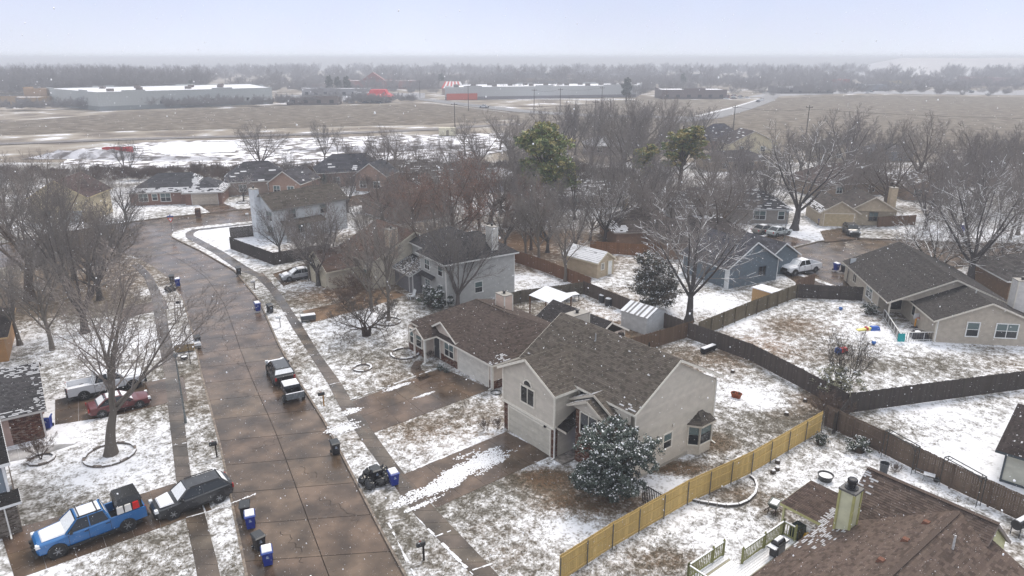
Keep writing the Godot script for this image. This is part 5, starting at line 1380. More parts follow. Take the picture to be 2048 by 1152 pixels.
func plant_trees() -> void:
	# single trees that stand out: [kind, name, feet, height, turn, spread, label]
	for t in [
		["maple", "bare_maple_tree", Vector2(-29.77, -46.33), 16.3, 0.4, 1.15, "large bare maple in the ring bed beside the parked red car"],
		["vase", "bare_tree", Vector2(-45.71, -70.82), 17.8, 1.2, 0.9, "tall bare tree behind the white pickup on the left side of the street"],
		["oak", "bare_tree", Vector2(-58.51, -81.53), 18.0, 2.0, 0.95, "tall bare tree near the left edge in front of the yellow house"],
		["maple", "bare_tree", Vector2(-57.82, -89.68), 17.6, 3.1, 0.9, "bare tree with rising limbs in front of the yellow house garage"],
		["round", "bare_tree", Vector2(-58.28, -101.62), 8.8, 0.2, 1.2, "low spreading bare tree at the street corner opposite the yield sign"],
		["round", "bare_tree", Vector2(-69.93, -126.14), 8.6, 2.3, 1.0, "small bare tree on the lawn of the brick ranch"],
		["vase", "bare_tree", Vector2(-80.98, -111.32), 15.1, 0.9, 0.9, "bare tree at the far left edge beside the yellow house"],
		["slender", "bare_tree", Vector2(-46.25, -66.04), 11.9, 1.9, 1.2, "thin bare tree by the tan walled corner at the left edge"],
		["maple", "bare_tree", Vector2(-50.38, -67.35), 11.1, 2.9, 1.0, "bare tree over the tan walled house at the left edge"],
		["round", "bare_tree", Vector2(-50.02, -81.53), 10.5, 5.1, 1.2, "bushy bare tree beside the left sidewalk above the short driveway"],
		["round", "bare_tree", Vector2(-24.98, -87.29), 10.2, 0.3, 1.0, "bare tree with dark trunk beside the silver car in the driveway"],
		["slender", "bare_tree", Vector2(-26.73, -89.45), 9.4, 1.3, 1.1, "thinner bare tree just behind the dark trunk by the silver car"],
		["maple", "bare_tree", Vector2(-24.20, -92.41), 11.8, 4.4, 0.95, "bare tree with rising limbs before the cream house garage"],
		["round", "bare_tree", Vector2(-34.41, -101.62), 8.4, 3.4, 0.9, "bare tree inside the dark fence of the white corner house"],
		["oak", "bare_tree", Vector2(-11.72, -91.48), 11.7, 1.4, 0.9, "bare tree left of the grey two storey house garage"],
		["crab", "crab_apple_tree", Vector2(-15.41, -69.96), 4.8, 0.5, 1.25, "small many stemmed bare crab apple on the lawn of the beige ranch"],
		["slender", "bare_tree", Vector2(-13.82, -74.47), 13.9, 0.1, 0.9, "tall straight bare tree in the round snowy bed"],
		["slender", "bare_tree", Vector2(-16.26, -77.60), 13.0, 2.1, 1.0, "bare tree left of the round snowy bed"],
		["bush", "bare_shrub", Vector2(-19.42, -83.83), 3.1, 0.4, 1.6, "tangle of bare shrub stems in front of the cream house"],
		["bush", "bare_shrub", Vector2(-19.86, -79.70), 2.5, 1.8, 1.6, "low bare shrub thicket beside the curved driveway"],
		["vase", "bare_tree", Vector2(-6.42, -78.81), 11.9, 0.9, 1.0, "large vase shaped bare tree against the grey two storey house"],
		["rust", "oak_tree", Vector2(-8.65, -99.43), 15.8, 0.7, 0.85, "oak with rust brown leaves behind the grey two storey house"],
		["rust", "oak_tree", Vector2(-15.65, -111.32), 11.7, 2.7, 0.9, "oak with rust leaves over the cream house gable"],
		["rust", "oak_tree", Vector2(2.91, -105.07), 11.8, 1.7, 0.75, "oak with rust leaves below the large pine"],
		["rust", "oak_tree", Vector2(-5.31, -114.71), 13.9, 3.7, 0.8, "tall oak with thin rust leaves left of the large pine"],
		["slender", "bare_tree", Vector2(6.97, -89.01), 10.8, 0.6, 1.3, "slim bare tree beside the tan garden shed"],
		["slender", "bare_tree", Vector2(3.85, -97.33), 14.0, 1.9, 1.0, "dark straight trunk behind the brown fence left of the shed"],
		["slender", "bare_tree", Vector2(2.04, -99.43), 13.1, 2.9, 0.9, "second dark trunk behind the brown fence left of the shed"],
		["snowy", "bare_tree", Vector2(14.56, -109.06), 10.8, 0.6, 1.0, "crooked bare tree with snow on its bends behind the tan shed"],
		["oak", "bare_tree", Vector2(12.51, -110.67), 9.0, 1.2, 0.8, "low dark bare tree left of the crooked one behind the shed"],
		["snowy", "bare_tree", Vector2(19.77, -74.31), 15.0, 2.2, 1.0, "big bare tree with snow lined limbs and thick trunk by the alley fence"],
		["cedar", "cedar_tree", Vector2(16.30, -78.46), 7.1, 0.3, 1.1, "dark snow dusted cedar left of the big snow limbed tree"],
		["holly", "holly_shrub", Vector2(6.60, -40.68), 5.7, 0.8, 1.02, "large snow dusted holly at the front of the two storey house"],
		["pine", "pine_tree", Vector2(5.98, -126.14), 17.7, 0.2, 1.05, "large round green pine in the middle of the picture"],
		["pine_open", "pine_tree", Vector2(35.01, -147.88), 15.1, 0.1, 1.3, "yellow green pine with open crown right of centre"],
		["pine_open", "pine_tree", Vector2(28.26, -150.73), 10.8, 1.4, 1.2, "smaller pine with thin crown between the two green pines"],
		["spindle", "bare_tree", Vector2(29.13, -56.80), 5.8, 0.4, 1.15, "small upright bare tree at the corner of the right hand yard"],
		["grey_shrub", "grey_shrub", Vector2(28.26, -56.02), 2.9, 0.2, 1.2, "grey green shrub at the foot of the small upright bare tree"],
		["snowy", "bare_tree", Vector2(48.13, -118.30), 18.7, 1.0, 1.1, "wide crowned bare tree with snowy limbs left of the tan garage house"],
		["snowy_low", "bare_tree", Vector2(57.51, -92.65), 8.8, 2.3, 1.15, "low forked bare tree with snowy branches behind the tan ranch roof"],
		["snowy", "bare_tree", Vector2(59.01, -87.08), 17.3, 4.1, 0.95, "large leaning bare tree with snowy limbs behind the tan ranch chimney"],
		["snowy_low", "bare_tree", Vector2(66.13, -93.12), 8.0, 0.5, 1.1, "spreading bare tree with snow lined limbs at the right edge"],
		["maple", "bare_tree", Vector2(83.84, -114.71), 13.9, 1.5, 1.0, "bare tree at the right edge beyond the cul de sac"],
		["oak", "bare_tree", Vector2(76.63, -126.14), 13.4, 2.5, 1.0, "bare tree beyond the cul de sac above the fallen limb"],
		["round", "bare_tree", Vector2(87.47, -130.44), 14.7, 3.5, 1.0, "dense bare tree beyond the cul de sac near the right edge"],
		["vase", "bare_tree", Vector2(46.74, -126.14), 9.9, 0.5, 0.9, "bare tree in front of the grey brick house"],
		["oak", "bare_tree", Vector2(30.66, -105.07), 12.9, 1.5, 1.0, "bare tree behind the slate blue house"],
		["maple", "bare_tree", Vector2(21.45, -111.32), 12.0, 4.5, 1.0, "bare tree over the long dark roof in the middle"],
		["vase", "bare_tree", Vector2(-66.53, -188.00), 12.3, 0.4, 1.5, "wide fan shaped bare tree in front of the snow covered lot"],
		["vase", "bare_tree", Vector2(-53.19, -203.23), 11.9, 1.4, 0.9, "narrow dark bare tree in front of the churned snow"],
		["slender", "bare_tree", Vector2(-52.00, -214.01), 7.9, 1.1, 1.0, "thin bare tree beside the narrow dark one"],
		["oak", "bare_tree", Vector2(-29.09, -161.92), 14.2, 2.4, 0.8, "bare tree with two leaning stems and tufted top"],
		["vase", "bare_tree", Vector2(-48.21, -156.76), 8.8, 0.7, 1.0, "small bare tree between the gabled brick houses"],
		["snowy", "bare_tree", Vector2(-54.89, -143.52), 5.9, 0.7, 1.0, "frosty bare tree in a round bed beside the far driveway"],
		["far_pine", "fir_tree", Vector2(-41.08, -154.90), 4.0, 0.7, 0.8, "small blue green fir in front of the brick houses"],
		["spindle", "bare_tree", Vector2(-98.43, -182.00), 8.2, 0.9, 1.3, "bushy bare tree in front of the red container"],
		["vase", "bare_tree", Vector2(19.02, -216.30), 17.2, 0.3, 0.8, "tall fan topped bare tree rising left of the power poles"],
		["vase", "bare_tree", Vector2(41.53, -228.48), 17.7, 1.3, 1.2, "broad dark bare tree in front of the long dark building"],
		["maple", "bare_tree", Vector2(50.28, -228.48), 19.2, 2.3, 0.9, "tall open bare tree right of the broad dark one"],
		["round", "bare_tree", Vector2(62.41, -242.06), 13.9, 3.3, 1.2, "round crowned bare tree at the edge of the open field"],
		["round", "bare_tree", Vector2(80.02, -170.30), 18.1, 0.5, 1.2, "large rounded bare tree against the open field right of centre"],
		["oak", "bare_tree", Vector2(89.54, -156.76), 17.6, 1.5, 0.9, "bare tree with twin tufted tops against the open field"],
		["oak", "bare_tree", Vector2(96.68, -145.12), 16.1, 2.5, 1.1, "broad bare tree against the field near the right edge"],
		["vase", "bare_tree", Vector2(112.87, -156.76), 15.7, 3.5, 1.0, "bare tree cut by the right edge against the field"],
		["vase", "bare_tree", Vector2(91.57, -177.93), 12.9, 4.5, 0.8, "thin bare tree between the rounded and the twin tufted trees"],
		["oak", "bare_tree", Vector2(-3.82, -228.48), 11.2, 0.9, 0.9, "bare tree beside the cream site cabin"],
		["slender", "bare_tree", Vector2(-14.19, -216.30), 12.5, 2.2, 1.2, "thin forked bare tree left of the cream site cabin"],
		["sapling", "sapling", Vector2(-14.22, -61.68), 1.9, 0.3, 1.0, "leafless sapling in a ring of snow on the ranch lawn"],
		["bush", "bare_shrub", Vector2(-34.53, -45.64), 2.1, 0.3, 1.0, "upright bare shrub in a small ring bed by the brick corner"],
		["shrub", "boxwood", Vector2(-9.24, -79.34), 2.5, 0.4, 1.5, "dark snow dusted evergreen bush by the grey house window"],
		["shrub", "boxwood", Vector2(23.40, -47.62), 1.1, 1.4, 0.9, "small round evergreen bush inside the yellow fence corner"],
		["shrub", "boxwood", Vector2(25.93, -46.68), 1.2, 2.4, 1.4, "wide snow dusted evergreen bush by the grey fence"],
		["shrub", "boxwood", Vector2(40.92, -76.58), 1.4, 0.9, 1.2, "round dark bush against the tan ranch wall"],
		["bush", "bare_shrub", Vector2(26.03, -51.53), 2.0, 0.9, 1.5, "reddish brown bare shrub at the junction of the fences"],
		["bush", "bare_shrub", Vector2(25.85, -52.55), 2.2, 2.1, 1.3, "brown twiggy shrub outside the yellow fence corner"],
		["bush", "bare_shrub", Vector2(-2.21, -49.75), 1.2, 0.9, 0.7, "low dry plant by the garage corner of the two storey house"],
		["bush", "bare_shrub", Vector2(-1.15, -50.06), 1.2, 1.9, 0.7, "second dry plant right by the garage brick"],
		["bush", "bare_shrub", Vector2(27.17, -43.86), 0.8, 2.9, 1.1, "pale grassy clump under the first trellis arch"],
		["shrub", "boxwood", Vector2(-0.41, -59.05), 0.8, 0.2, 1.0, "low dark shrub between the two nearest houses"],
		["shrub", "boxwood", Vector2(-6.78, -61.23), 0.7, 0.2, 1.0, "low evergreen in the snowy porch bed"],
		["shrub", "boxwood", Vector2(-6.17, -60.67), 0.6, 1.2, 1.0, "second low evergreen in the snowy porch bed"],
		["bush", "bare_shrub", Vector2(-8.05, -64.16), 1.0, 1.2, 1.0, "twiggy shrub between the porch posts"],
	]:
		plant(t[0], t[1], t[6], t[2], t[3], t[4], "", t[5])
	# the belt of trees between the houses, and the thickets: nothing tells these apart
	var kinds := ["oak", "maple", "round", "vase", "slender", "round"]
	var belt := [[Vector2(-0.55, -195.33),13.3],[Vector2(4.51, -177.93),12.3],[Vector2(11.78, -195.33),15.3],[Vector2(21.36, -195.33),14.0],[Vector2(25.64, -186.25),16.5],[Vector2(32.45, -205.30),16.0],[Vector2(37.42, -186.25),15.9],[Vector2(16.70, -150.73),10.6],[Vector2(18.92, -135.01),10.5],[Vector2(11.41, -126.14),10.8],[Vector2(22.83, -145.12),12.2],[Vector2(28.57, -135.01),8.6],[Vector2(39.87, -145.12),9.2],[Vector2(43.51, -139.89),7.9],[Vector2(52.88, -156.76),7.7],[Vector2(-2.32, -135.01),9.6],[Vector2(-13.90, -135.01),10.5],[Vector2(-9.71, -145.12),10.2],[Vector2(-21.07, -145.12),10.2],[Vector2(-18.22, -156.76),10.4],[Vector2(-1.07, -105.07),8.5],[Vector2(6.30, -114.71),8.3],[Vector2(20.74, -122.11),9.6],[Vector2(32.25, -126.14),8.1],[Vector2(-8.02, -177.93),11.1],[Vector2(26.62, -114.71),8.3],[Vector2(-36.53, -170.30),9.5],[Vector2(1.71, -150.73),12.6],[Vector2(10.95, -145.12),11.2],[Vector2(4.64, -114.71),9.9],[Vector2(-3.87, -122.11),11.3],[Vector2(-15.53, -177.93),9.8],[Vector2(28.01, -228.48),15.4],[Vector2(30.85, -182.00),14.9],[Vector2(47.38, -195.33),14.0],[Vector2(55.59, -195.33),10.7],[Vector2(33.99, -156.76),9.9],[Vector2(33.04, -122.11),8.8],[Vector2(37.44, -122.11),8.8],[Vector2(25.00, -126.14),9.9],[Vector2(15.47, -122.11),10.5],[Vector2(18.46, -228.48),13.1],[Vector2(-32.04, -195.33),8.7],[Vector2(-24.07, -186.25),9.0],[Vector2(44.48, -130.44),9.3],[Vector2(-21.81, -103.60),8.0],[Vector2(-13.33, -120.18),10.8],[Vector2(-7.61, -126.14),11.7],[Vector2(-1.21, -120.18),10.8],[Vector2(1.43, -124.09),11.1],[Vector2(5.36, -103.60),8.8],[Vector2(9.51, -103.60),8.8],[Vector2(18.07, -112.99),10.2],[Vector2(23.46, -130.44),11.1],[Vector2(25.40, -119.05),10.1],[Vector2(34.02, -112.99),9.4],[Vector2(46.29, -142.46),10.5],[Vector2(52.27, -145.12),10.2],[Vector2(39.25, -176.36),13.6],[Vector2(31.70, -168.85),13.1],[Vector2(26.83, -176.36),13.6],[Vector2(19.78, -168.85),11.9],[Vector2(8.38, -155.52),11.1],[Vector2(3.57, -138.89),11.0],[Vector2(-34.57, -125.32),8.3],[Vector2(-31.24, -132.69),8.1],[Vector2(-23.32, -125.32),8.7],[Vector2(43.66, -155.52),10.0],[Vector2(51.96, -168.85),10.8]]
	for i in belt.size():
		plant(kinds[i % 6], "bare_tree", "one of the crowded bare trees in the belt behind the middle houses", belt[i][0], belt[i][1] * 1.13, i * 1.7, "bare trees in the middle belt", 1.05)
	var right := [[Vector2(72.16, -177.93),12.3],[Vector2(71.11, -163.26),13.0],[Vector2(61.88, -163.26),10.2],[Vector2(74.51, -150.73),12.6],[Vector2(72.00, -135.01),12.4],[Vector2(97.21, -177.93),11.1],[Vector2(90.48, -145.12),12.2],[Vector2(100.65, -156.76),12.5],[Vector2(94.20, -135.01),12.4],[Vector2(111.52, -163.26),13.0],[Vector2(93.84, -126.14),14.3],[Vector2(64.28, -135.01),10.5],[Vector2(70.48, -118.30),10.2],[Vector2(71.12, -108.11),10.2],[Vector2(80.33, -111.32),11.3],[Vector2(107.01, -145.12),15.2],[Vector2(73.96, -145.12),10.2],[Vector2(82.62, -135.01),11.5]]
	for i in right.size():
		plant(kinds[(i + 2) % 6], "bare_tree", "one of the crowded bare trees on the right between houses and field", right[i][0], right[i][1] * 1.08, i * 2.1, "bare trees on the right", 1.1)
	var left := [[Vector2(-97.87, -135.01),11.5],[Vector2(-88.73, -145.12),9.2],[Vector2(-77.01, -130.44),7.9],[Vector2(-55.78, -81.53),9.9],[Vector2(-75.89, -99.43),13.7],[Vector2(-55.83, -89.68),11.3]]
	for i in left.size():
		plant(kinds[(i + 1) % 6], "bare_tree", "one of the crowded bare trees on the left before the yellow house", left[i][0], left[i][1], i * 1.3, "bare trees on the left", 1.05)
	# scrub along the edge of the building lot
	var sc := MultiMesh.new()
	sc.transform_format = MultiMesh.TRANSFORM_3D
	sc.mesh = KIND.bush[1]
	var spots := []
	rng.seed = 55
	for i in 420:
		var x := rr(-150, 20)
		spots.append(Transform3D(Basis(Vector3.UP, rr(0, TAU)).scaled(Vector3.ONE * rr(0.6, 1.5)), Vector3(x, 0, -172.0 - 0.10 * (x + 100.0) + rr(-8, 7))))
	for i in 160:
		var x := rr(-70, 30)
		spots.append(Transform3D(Basis(Vector3.UP, rr(0, TAU)).scaled(Vector3.ONE * rr(0.8, 1.8)), Vector3(x, 0, -165.0 + rr(-12, 12))))
	sc.instance_count = spots.size()
	for i in spots.size(): sc.set_instance_transform(i, spots[i])
	var so := MultiMeshInstance3D.new()
	so.multimesh = sc
	so.name = "scrub"
	add_child(so)
	tag(so, "brown bare scrub along the edge of the building lot", "scrub", "", "stuff")


# ---------- trees ----------
var KIND := {}
var SEG := [5, 4, 3, 2]

func grow(w: MB, t: MB, sn: MB, p: Vector3, dir: Vector3, ln: float, r0: float, lv: int, o: Dictionary) -> void:
	var last: bool = lv == o.levels
	if last:
		t.k = o.twig
		var e := p + (dir + Vector3(rr(-0.2, 0.2), rr(-0.05, 0.3), rr(-0.2, 0.2))).normalized() * ln
		t.cone3(p, e, r0)
		return
	var n: int = SEG[mini(lv, 3)]
	var pts := PackedVector3Array([p]); var rad := PackedFloat32Array([r0])
	var d := dir
	var tip: float = r0 * (0.55 if lv == 0 else 0.28)
	for i in n:
		d = (d + Vector3(rr(-1, 1), rr(-1, 1), rr(-1, 1)) * o.wobble * (0.4 if lv == 0 else 1.0) + Vector3.UP * o.lift * (0.0 if lv == 0 else 1.0)).normalized()
		p += d * ln / n
		pts.append(p); rad.append(lerpf(r0, tip, float(i + 1) / n))
	if lv == 0: rad[0] = r0 * 1.35
	var mb := w if lv <= 1 else t
	mb.k = o.bark if lv <= 1 else o.twig
	mb.tube(pts, rad, [8, 6, 4, 3][mini(lv, 3)])
	if sn and lv >= 1 and lv <= 3:
		for i in n:
			var a := pts[i]; var b := pts[i + 1]
			var f := absf((b - a).normalized().y)
			if f < 0.86 and rng.randf() < o.snowy:
				var sd := (b - a).cross(Vector3.UP).normalized()
				var ra := maxf(rad[i] * 0.8, 0.012); var rb := maxf(rad[i + 1] * 0.8, 0.012)
				sn.q(a + Vector3.UP * rad[i] * 0.8 - sd * ra, b + Vector3.UP * rad[i + 1] * 0.8 - sd * rb, b + Vector3.UP * (rad[i + 1] + 0.015), a + Vector3.UP * (rad[i] + 0.015))
				sn.q(a + Vector3.UP * (rad[i] + 0.015), b + Vector3.UP * (rad[i + 1] + 0.015), b + Vector3.UP * rad[i + 1] * 0.8 + sd * rb, a + Vector3.UP * rad[i] * 0.8 + sd * ra)
	var kids: int = o.kids[lv]
	var az := rr(0, TAU)
	for i in kids:
		var f: float = lerpf(o.from[lv], 1.0, (i + rr(0.1, 0.9)) / kids)
		if lv == 0 and o.get("crownfork", false): f = lerpf(0.75, 1.0, float(i) / kids)
		var at := f * n
		var j := mini(int(at), n - 1)
		var q := pts[j].lerp(pts[j + 1], at - j)
		var ax := (pts[j + 1] - pts[j]).normalized()
		az += 2.4 + rr(-0.5, 0.5)
		var side := ax.cross(Vector3(0.37, 0.21, 0.9)).normalized().rotated(ax, az)
		var ang: float = deg_to_rad(o.angle[lv] * rr(0.65, 1.3))
		var cd := (ax * cos(ang) + side * sin(ang)).normalized()
		var cl: float = ln * o.ratio[lv] * (1.2 - 0.6 * f) * rr(0.75, 1.2)
		if lv == 0: cl = o.limb * rr(0.8, 1.15)
		var cr: float = lerpf(r0, tip, f) * o.thin[lv] * rr(0.8, 1.1)
		if lv >= o.levels - 1: cr = o.twig_r * rr(0.7, 1.2)
		grow(w, t, sn, q, cd, cl, maxf(cr, o.twig_r), lv + 1, o)
	if lv > 0 and lv < o.levels - 1: # the leader ends in twigs as well
		for i in 2:
			grow(w, t, sn, p, (d + Vector3(rr(-0.5, 0.5), rr(-0.1, 0.5), rr(-0.5, 0.5))).normalized(), ln * 0.35, maxf(tip, o.twig_r), lv + 1, o)

func tree_kind(called: String, sd: int, o: Dictionary) -> void:
	rng.seed = sd
	var d := {"levels": 4, "kids": [7, 7, 7, 6], "from": [0.7, 0.25, 0.2, 0.1], "angle": [38, 42, 45, 40], "ratio": [1, 0.5, 0.5, 0.6], "thin": [0.62, 0.55, 0.55, 0.6], "limb": 5.5, "trunk": 2.6, "r": 0.24, "wobble": 0.16, "lift": 0.07, "twig_r": 0.0125, "bark": C(117, 112, 107), "twig": C(122, 115, 110), "snowy": 0.0, "lean": Vector3(0.04, 1, 0.03), "stems": 1, "leaf": 0, "leaf_k": C(120, 78, 58)}
	d.merge(o, true)
	var w := MB.new(); var t := MB.new(); var sn: MB = MB.new() if d.snowy > 0 else null
	for i in d.stems:
		var a: float = TAU * i / d.stems + 0.7
		var ln: Vector3 = d.lean if d.stems == 1 else Vector3(cos(a) * 0.4, 1, sin(a) * 0.4)
		grow(w, t, sn, Vector3(cos(a), 0, sin(a)) * (0.0 if d.stems == 1 else d.r * 0.8), ln.normalized(), d.trunk, d.r, 0, d)
	var lf: MB = null
	if d.leaf:
		lf = MB.new()
		var n := t.v.size()
		for i in d.leaf:
			var p := t.v[rng.randi() % n] + Vector3(rr(-0.25, 0.25), rr(-0.35, 0.1), rr(-0.25, 0.25))
			leaf(lf, p, rr(0.07, 0.13), d.leaf_k)
	KIND[called] = [w.mesh(M.bark), t.mesh(M.twig), sn.mesh(M.snow) if sn and sn.v.size() else null, lf.mesh(M.leaf) if lf else null]

func leaf(mb: MB, p: Vector3, s: float, k: Color) -> void:
	var a := Vector3(rr(-1, 1), rr(-0.6, 0.6), rr(-1, 1)).normalized()
	var b := a.cross(Vector3(rr(-1, 1), rr(-1, 1), rr(-1, 1))).normalized() * s * 0.5
	mb.k = shade(k, 0.35)
	mb.tri(p, p + a * s * 0.5 + b, p + a * s)
	mb.tri(p, p + a * s, p + a * s * 0.5 - b)

func crown_kind(called: String, sd: int, blobs: Array, leaves: int, size: float, ks: Array, trunk: float, snow_share: float) -> void:
	# evergreen: leaves spread over clumps; blobs: [centre, radii]
	rng.seed = sd
	var w := MB.new()
	w.k = C(88, 76, 66)
	w.tube(PackedVector3Array([Vector3.ZERO, Vector3(0.1, trunk * 0.5, 0), Vector3(0, trunk, 0.1)]), PackedFloat32Array([0.3, 0.2, 0.08]), 8)
	var lf := MB.new(); var sn := MB.new()
	var vol := 0.0
	for b in blobs: vol += b[1].x * b[1].y * b[1].z
	for b in blobs:
		w.tube(PackedVector3Array([Vector3(0, minf(b[0].y * 0.6, trunk * 0.8), 0), b[0]]), PackedFloat32Array([0.09, 0.03]), 5)
		var clumps := int(26 * pow(b[1].x * b[1].y * b[1].z, 0.4)) + 8
		var per := int(leaves * b[1].x * b[1].y * b[1].z / vol / clumps)
		for i in clumps:
			var dir := Vector3(rr(-1, 1), rr(-1, 1), rr(-1, 1)).normalized()
			var c: Vector3 = b[0] + dir * b[1] * pow(rng.randf(), 0.35)
			var cr: float = rr(0.16, 0.34) * b[1].length() * 0.5
			var k: Color = ks[rng.randi() % ks.size()]
			for j in per:
				var e := Vector3(rr(-1, 1), rr(-0.8, 0.8), rr(-1, 1)).normalized() * pow(rng.randf(), 0.45)
				var p := c + e * cr
				if p.y < 0.1: continue
				if e.y > 0.35 and rng.randf() < snow_share: leaf(sn, p + Vector3.UP * 0.02, size * 1.1, Color(0.8, 0.81, 0.84))
				else: leaf(lf, p, size * rr(0.7, 1.3), k)
	KIND[called] = [w.mesh(M.bark), lf.mesh(M.leaf), sn.mesh(M.snow) if sn.v.size() else null, null]

func clumps(sd: int, at: Vector3, r: Vector3, n: int, lo: float, hi: float) -> Array:
	rng.seed = sd
	var o := []
	for i in n:
		var d := Vector3(rr(-1, 1), rr(-1, 1), rr(-1, 1)).normalized() * pow(rng.randf(), 0.4)
		var s := rr(lo, hi)
		o.append([at + d * r, Vector3(s, s * 0.72, s)])
	return o

func make_tree_kinds() -> void:
	var grey_k := C(126, 118, 110); var brown := C(112, 100, 91)
	tree_kind("maple", 21, {"trunk": 3.0, "limb": 6.4, "r": 0.27, "kids": [6, 7, 7, 6], "angle": [26, 32, 40, 42], "from": [0.72, 0.2, 0.15, 0.1], "bark": grey_k, "twig": C(128, 121, 116), "twig_r": 0.012})
	tree_kind("vase", 22, {"trunk": 1.6, "limb": 6.6, "r": 0.3, "kids": [8, 7, 7, 6], "angle": [28, 26, 36, 38], "lift": 0.06, "bark": C(105, 99, 95), "twig": C(114, 108, 104)})
	tree_kind("oak", 23, {"trunk": 3.4, "limb": 5.4, "r": 0.34, "kids": [9, 7, 7, 6], "angle": [54, 44, 46, 42], "from": [0.45, 0.25, 0.15, 0.1], "bark": brown, "twig": C(120, 112, 107)})
	tree_kind("rust", 24, {"trunk": 5.5, "limb": 4.6, "r": 0.28, "kids": [11, 7, 7, 5], "angle": [55, 46, 46, 42], "from": [0.3, 0.25, 0.15, 0.1], "bark": brown, "twig": C(117, 105, 99), "leaf": 5200, "leaf_k": C(122, 84, 66)})
	tree_kind("slender", 25, {"trunk": 6.0, "limb": 3.6, "r": 0.17, "kids": [12, 6, 6, 5], "angle": [36, 38, 42, 40], "from": [0.25, 0.25, 0.2, 0.1], "bark": grey_k, "twig": C(124, 118, 113), "twig_r": 0.012})
	tree_kind("snowy", 26, {"trunk": 2.6, "limb": 6.0, "r": 0.36, "kids": [7, 7, 7, 6], "angle": [38, 38, 44, 42], "snowy": 0.45, "bark": C(93, 88, 85), "twig": C(125, 119, 116)})
	tree_kind("snowy_low", 27, {"trunk": 1.2, "limb": 4.6, "r": 0.24, "kids": [5, 7, 6, 5], "angle": [52, 44, 44, 42], "snowy": 0.6, "stems": 2, "bark": C(88, 82, 77), "twig": C(122, 116, 111)})
	tree_kind("crab", 28, {"trunk": 0.7, "limb": 1.7, "r": 0.11, "kids": [4, 6, 6, 5], "angle": [46, 44, 46, 44], "stems": 3, "wobble": 0.3, "bark": C(78, 67, 63), "twig": C(91, 83, 78), "twig_r": 0.009})
	tree_kind("spindle", 29, {"trunk": 0.9, "limb": 2.7, "r": 0.08, "kids": [6, 6, 5, 4], "angle": [20, 22, 28, 30], "stems": 2, "lift": 0.12, "bark": C(74, 67, 63), "twig": C(79, 71, 67), "twig_r": 0.008})
	tree_kind("bush", 30, {"trunk": 0.4, "limb": 1.3, "r": 0.04, "kids": [5, 5, 5, 4], "angle": [36, 36, 40, 40], "stems": 4, "lift": 0.1, "bark": C(85, 73, 66), "twig": C(97, 83, 76), "twig_r": 0.008})
	tree_kind("round", 31, {"trunk": 2.0, "limb": 4.8, "r": 0.26, "kids": [8, 7, 7, 5], "angle": [42, 44, 46, 44], "from": [0.55, 0.2, 0.15, 0.1], "bark": C(103, 98, 95), "twig": C(117, 111, 108), "twig_r": 0.013})
	tree_kind("far", 32, {"levels": 3, "trunk": 2.4, "limb": 5.4, "r": 0.26, "kids": [9, 9, 9], "angle": [44, 44, 44, 44], "from": [0.5, 0.2, 0.1, 0.1], "twig_r": 0.045, "bark": C(118, 115, 115), "twig": C(131, 127, 128)})  # twigs paled: distant haze is put into their colour
	tree_kind("sapling", 33, {"trunk": 0.8, "limb": 0.7, "r": 0.03, "levels": 3, "kids": [6, 4, 4], "twig_r": 0.006, "bark": C(85, 77, 71), "twig": C(95, 87, 81)})
	var pine_k := [C(104, 118, 70), C(116, 128, 76), C(136, 136, 84), C(88, 104, 68), C(150, 140, 88)]
	crown_kind("pine", 41, clumps(5, Vector3(0, 7.6, 0), Vector3(3.5, 3.9, 3.4), 40, 0.9, 1.6), 34000, 0.21, pine_k, 11.0, 0.015)
	crown_kind("pine_open", 42, clumps(6, Vector3(0.2, 8.4, 0), Vector3(2.1, 3.2, 2.1), 26, 0.7, 1.2) + [[Vector3(2.2, 6.4, 0), Vector3(1.2, 0.5, 1.0)], [Vector3(-1.4, 5.4, 0), Vector3(1.3, 0.5, 1.1)]], 20000, 0.21, [C(114, 120, 68), C(134, 128, 74), C(96, 110, 66), C(150, 134, 80)], 11.0, 0.015)
	crown_kind("holly", 43, clumps(7, Vector3(0, 2.35, 0), Vector3(1.75, 2.0, 1.75), 40, 0.55, 1.0), 46000, 0.085, [C(64, 74, 66), C(76, 86, 78), C(52, 62, 56), C(88, 98, 90)], 4.2, 0.38)
	crown_kind("cedar", 44, [[Vector3(0, 4.6, 0), Vector3(2.4, 1.4, 2.2)], [Vector3(0.4, 2.9, 0.2), Vector3(3.0, 1.2, 2.6)], [Vector3(-0.6, 6.0, 0), Vector3(1.5, 1.0, 1.4)], [Vector3(0.2, 1.6, 0.4), Vector3(2.4, 0.9, 2.2)]], 20000, 0.15, [C(70, 70, 60), C(82, 80, 70), C(58, 60, 54), C(92, 84, 72)], 6.4, 0.45)
	crown_kind("shrub", 45, [[Vector3(0, 0.6, 0), Vector3(0.85, 0.6, 0.85)], [Vector3(0.4, 0.7, 0.1), Vector3(0.6, 0.5, 0.6)]], 2600, 0.075, [C(52, 62, 52), C(64, 74, 60), C(44, 54, 46)], 0.7, 0.45)
	crown_kind("grey_shrub", 46, [[Vector3(0, 0.9, 0), Vector3(1.2, 0.9, 1.1)], [Vector3(-0.6, 1.2, 0.2), Vector3(0.8, 0.7, 0.8)]], 3600, 0.08, [C(118, 116, 96), C(136, 134, 112), C(100, 100, 84)], 0.9, 0.3)
	crown_kind("far_pine", 47, [[Vector3(0, 6.5, 0), Vector3(2.0, 2.2, 2.0)], [Vector3(0.3, 9.0, 0), Vector3(1.4, 1.6, 1.4)], [Vector3(-0.3, 4.2, 0), Vector3(1.8, 1.4, 1.8)]], 3600, 0.42, [C(70, 78, 70), C(80, 86, 76), C(60, 70, 62)], 9.0, 0.02)
	rng.seed = 99

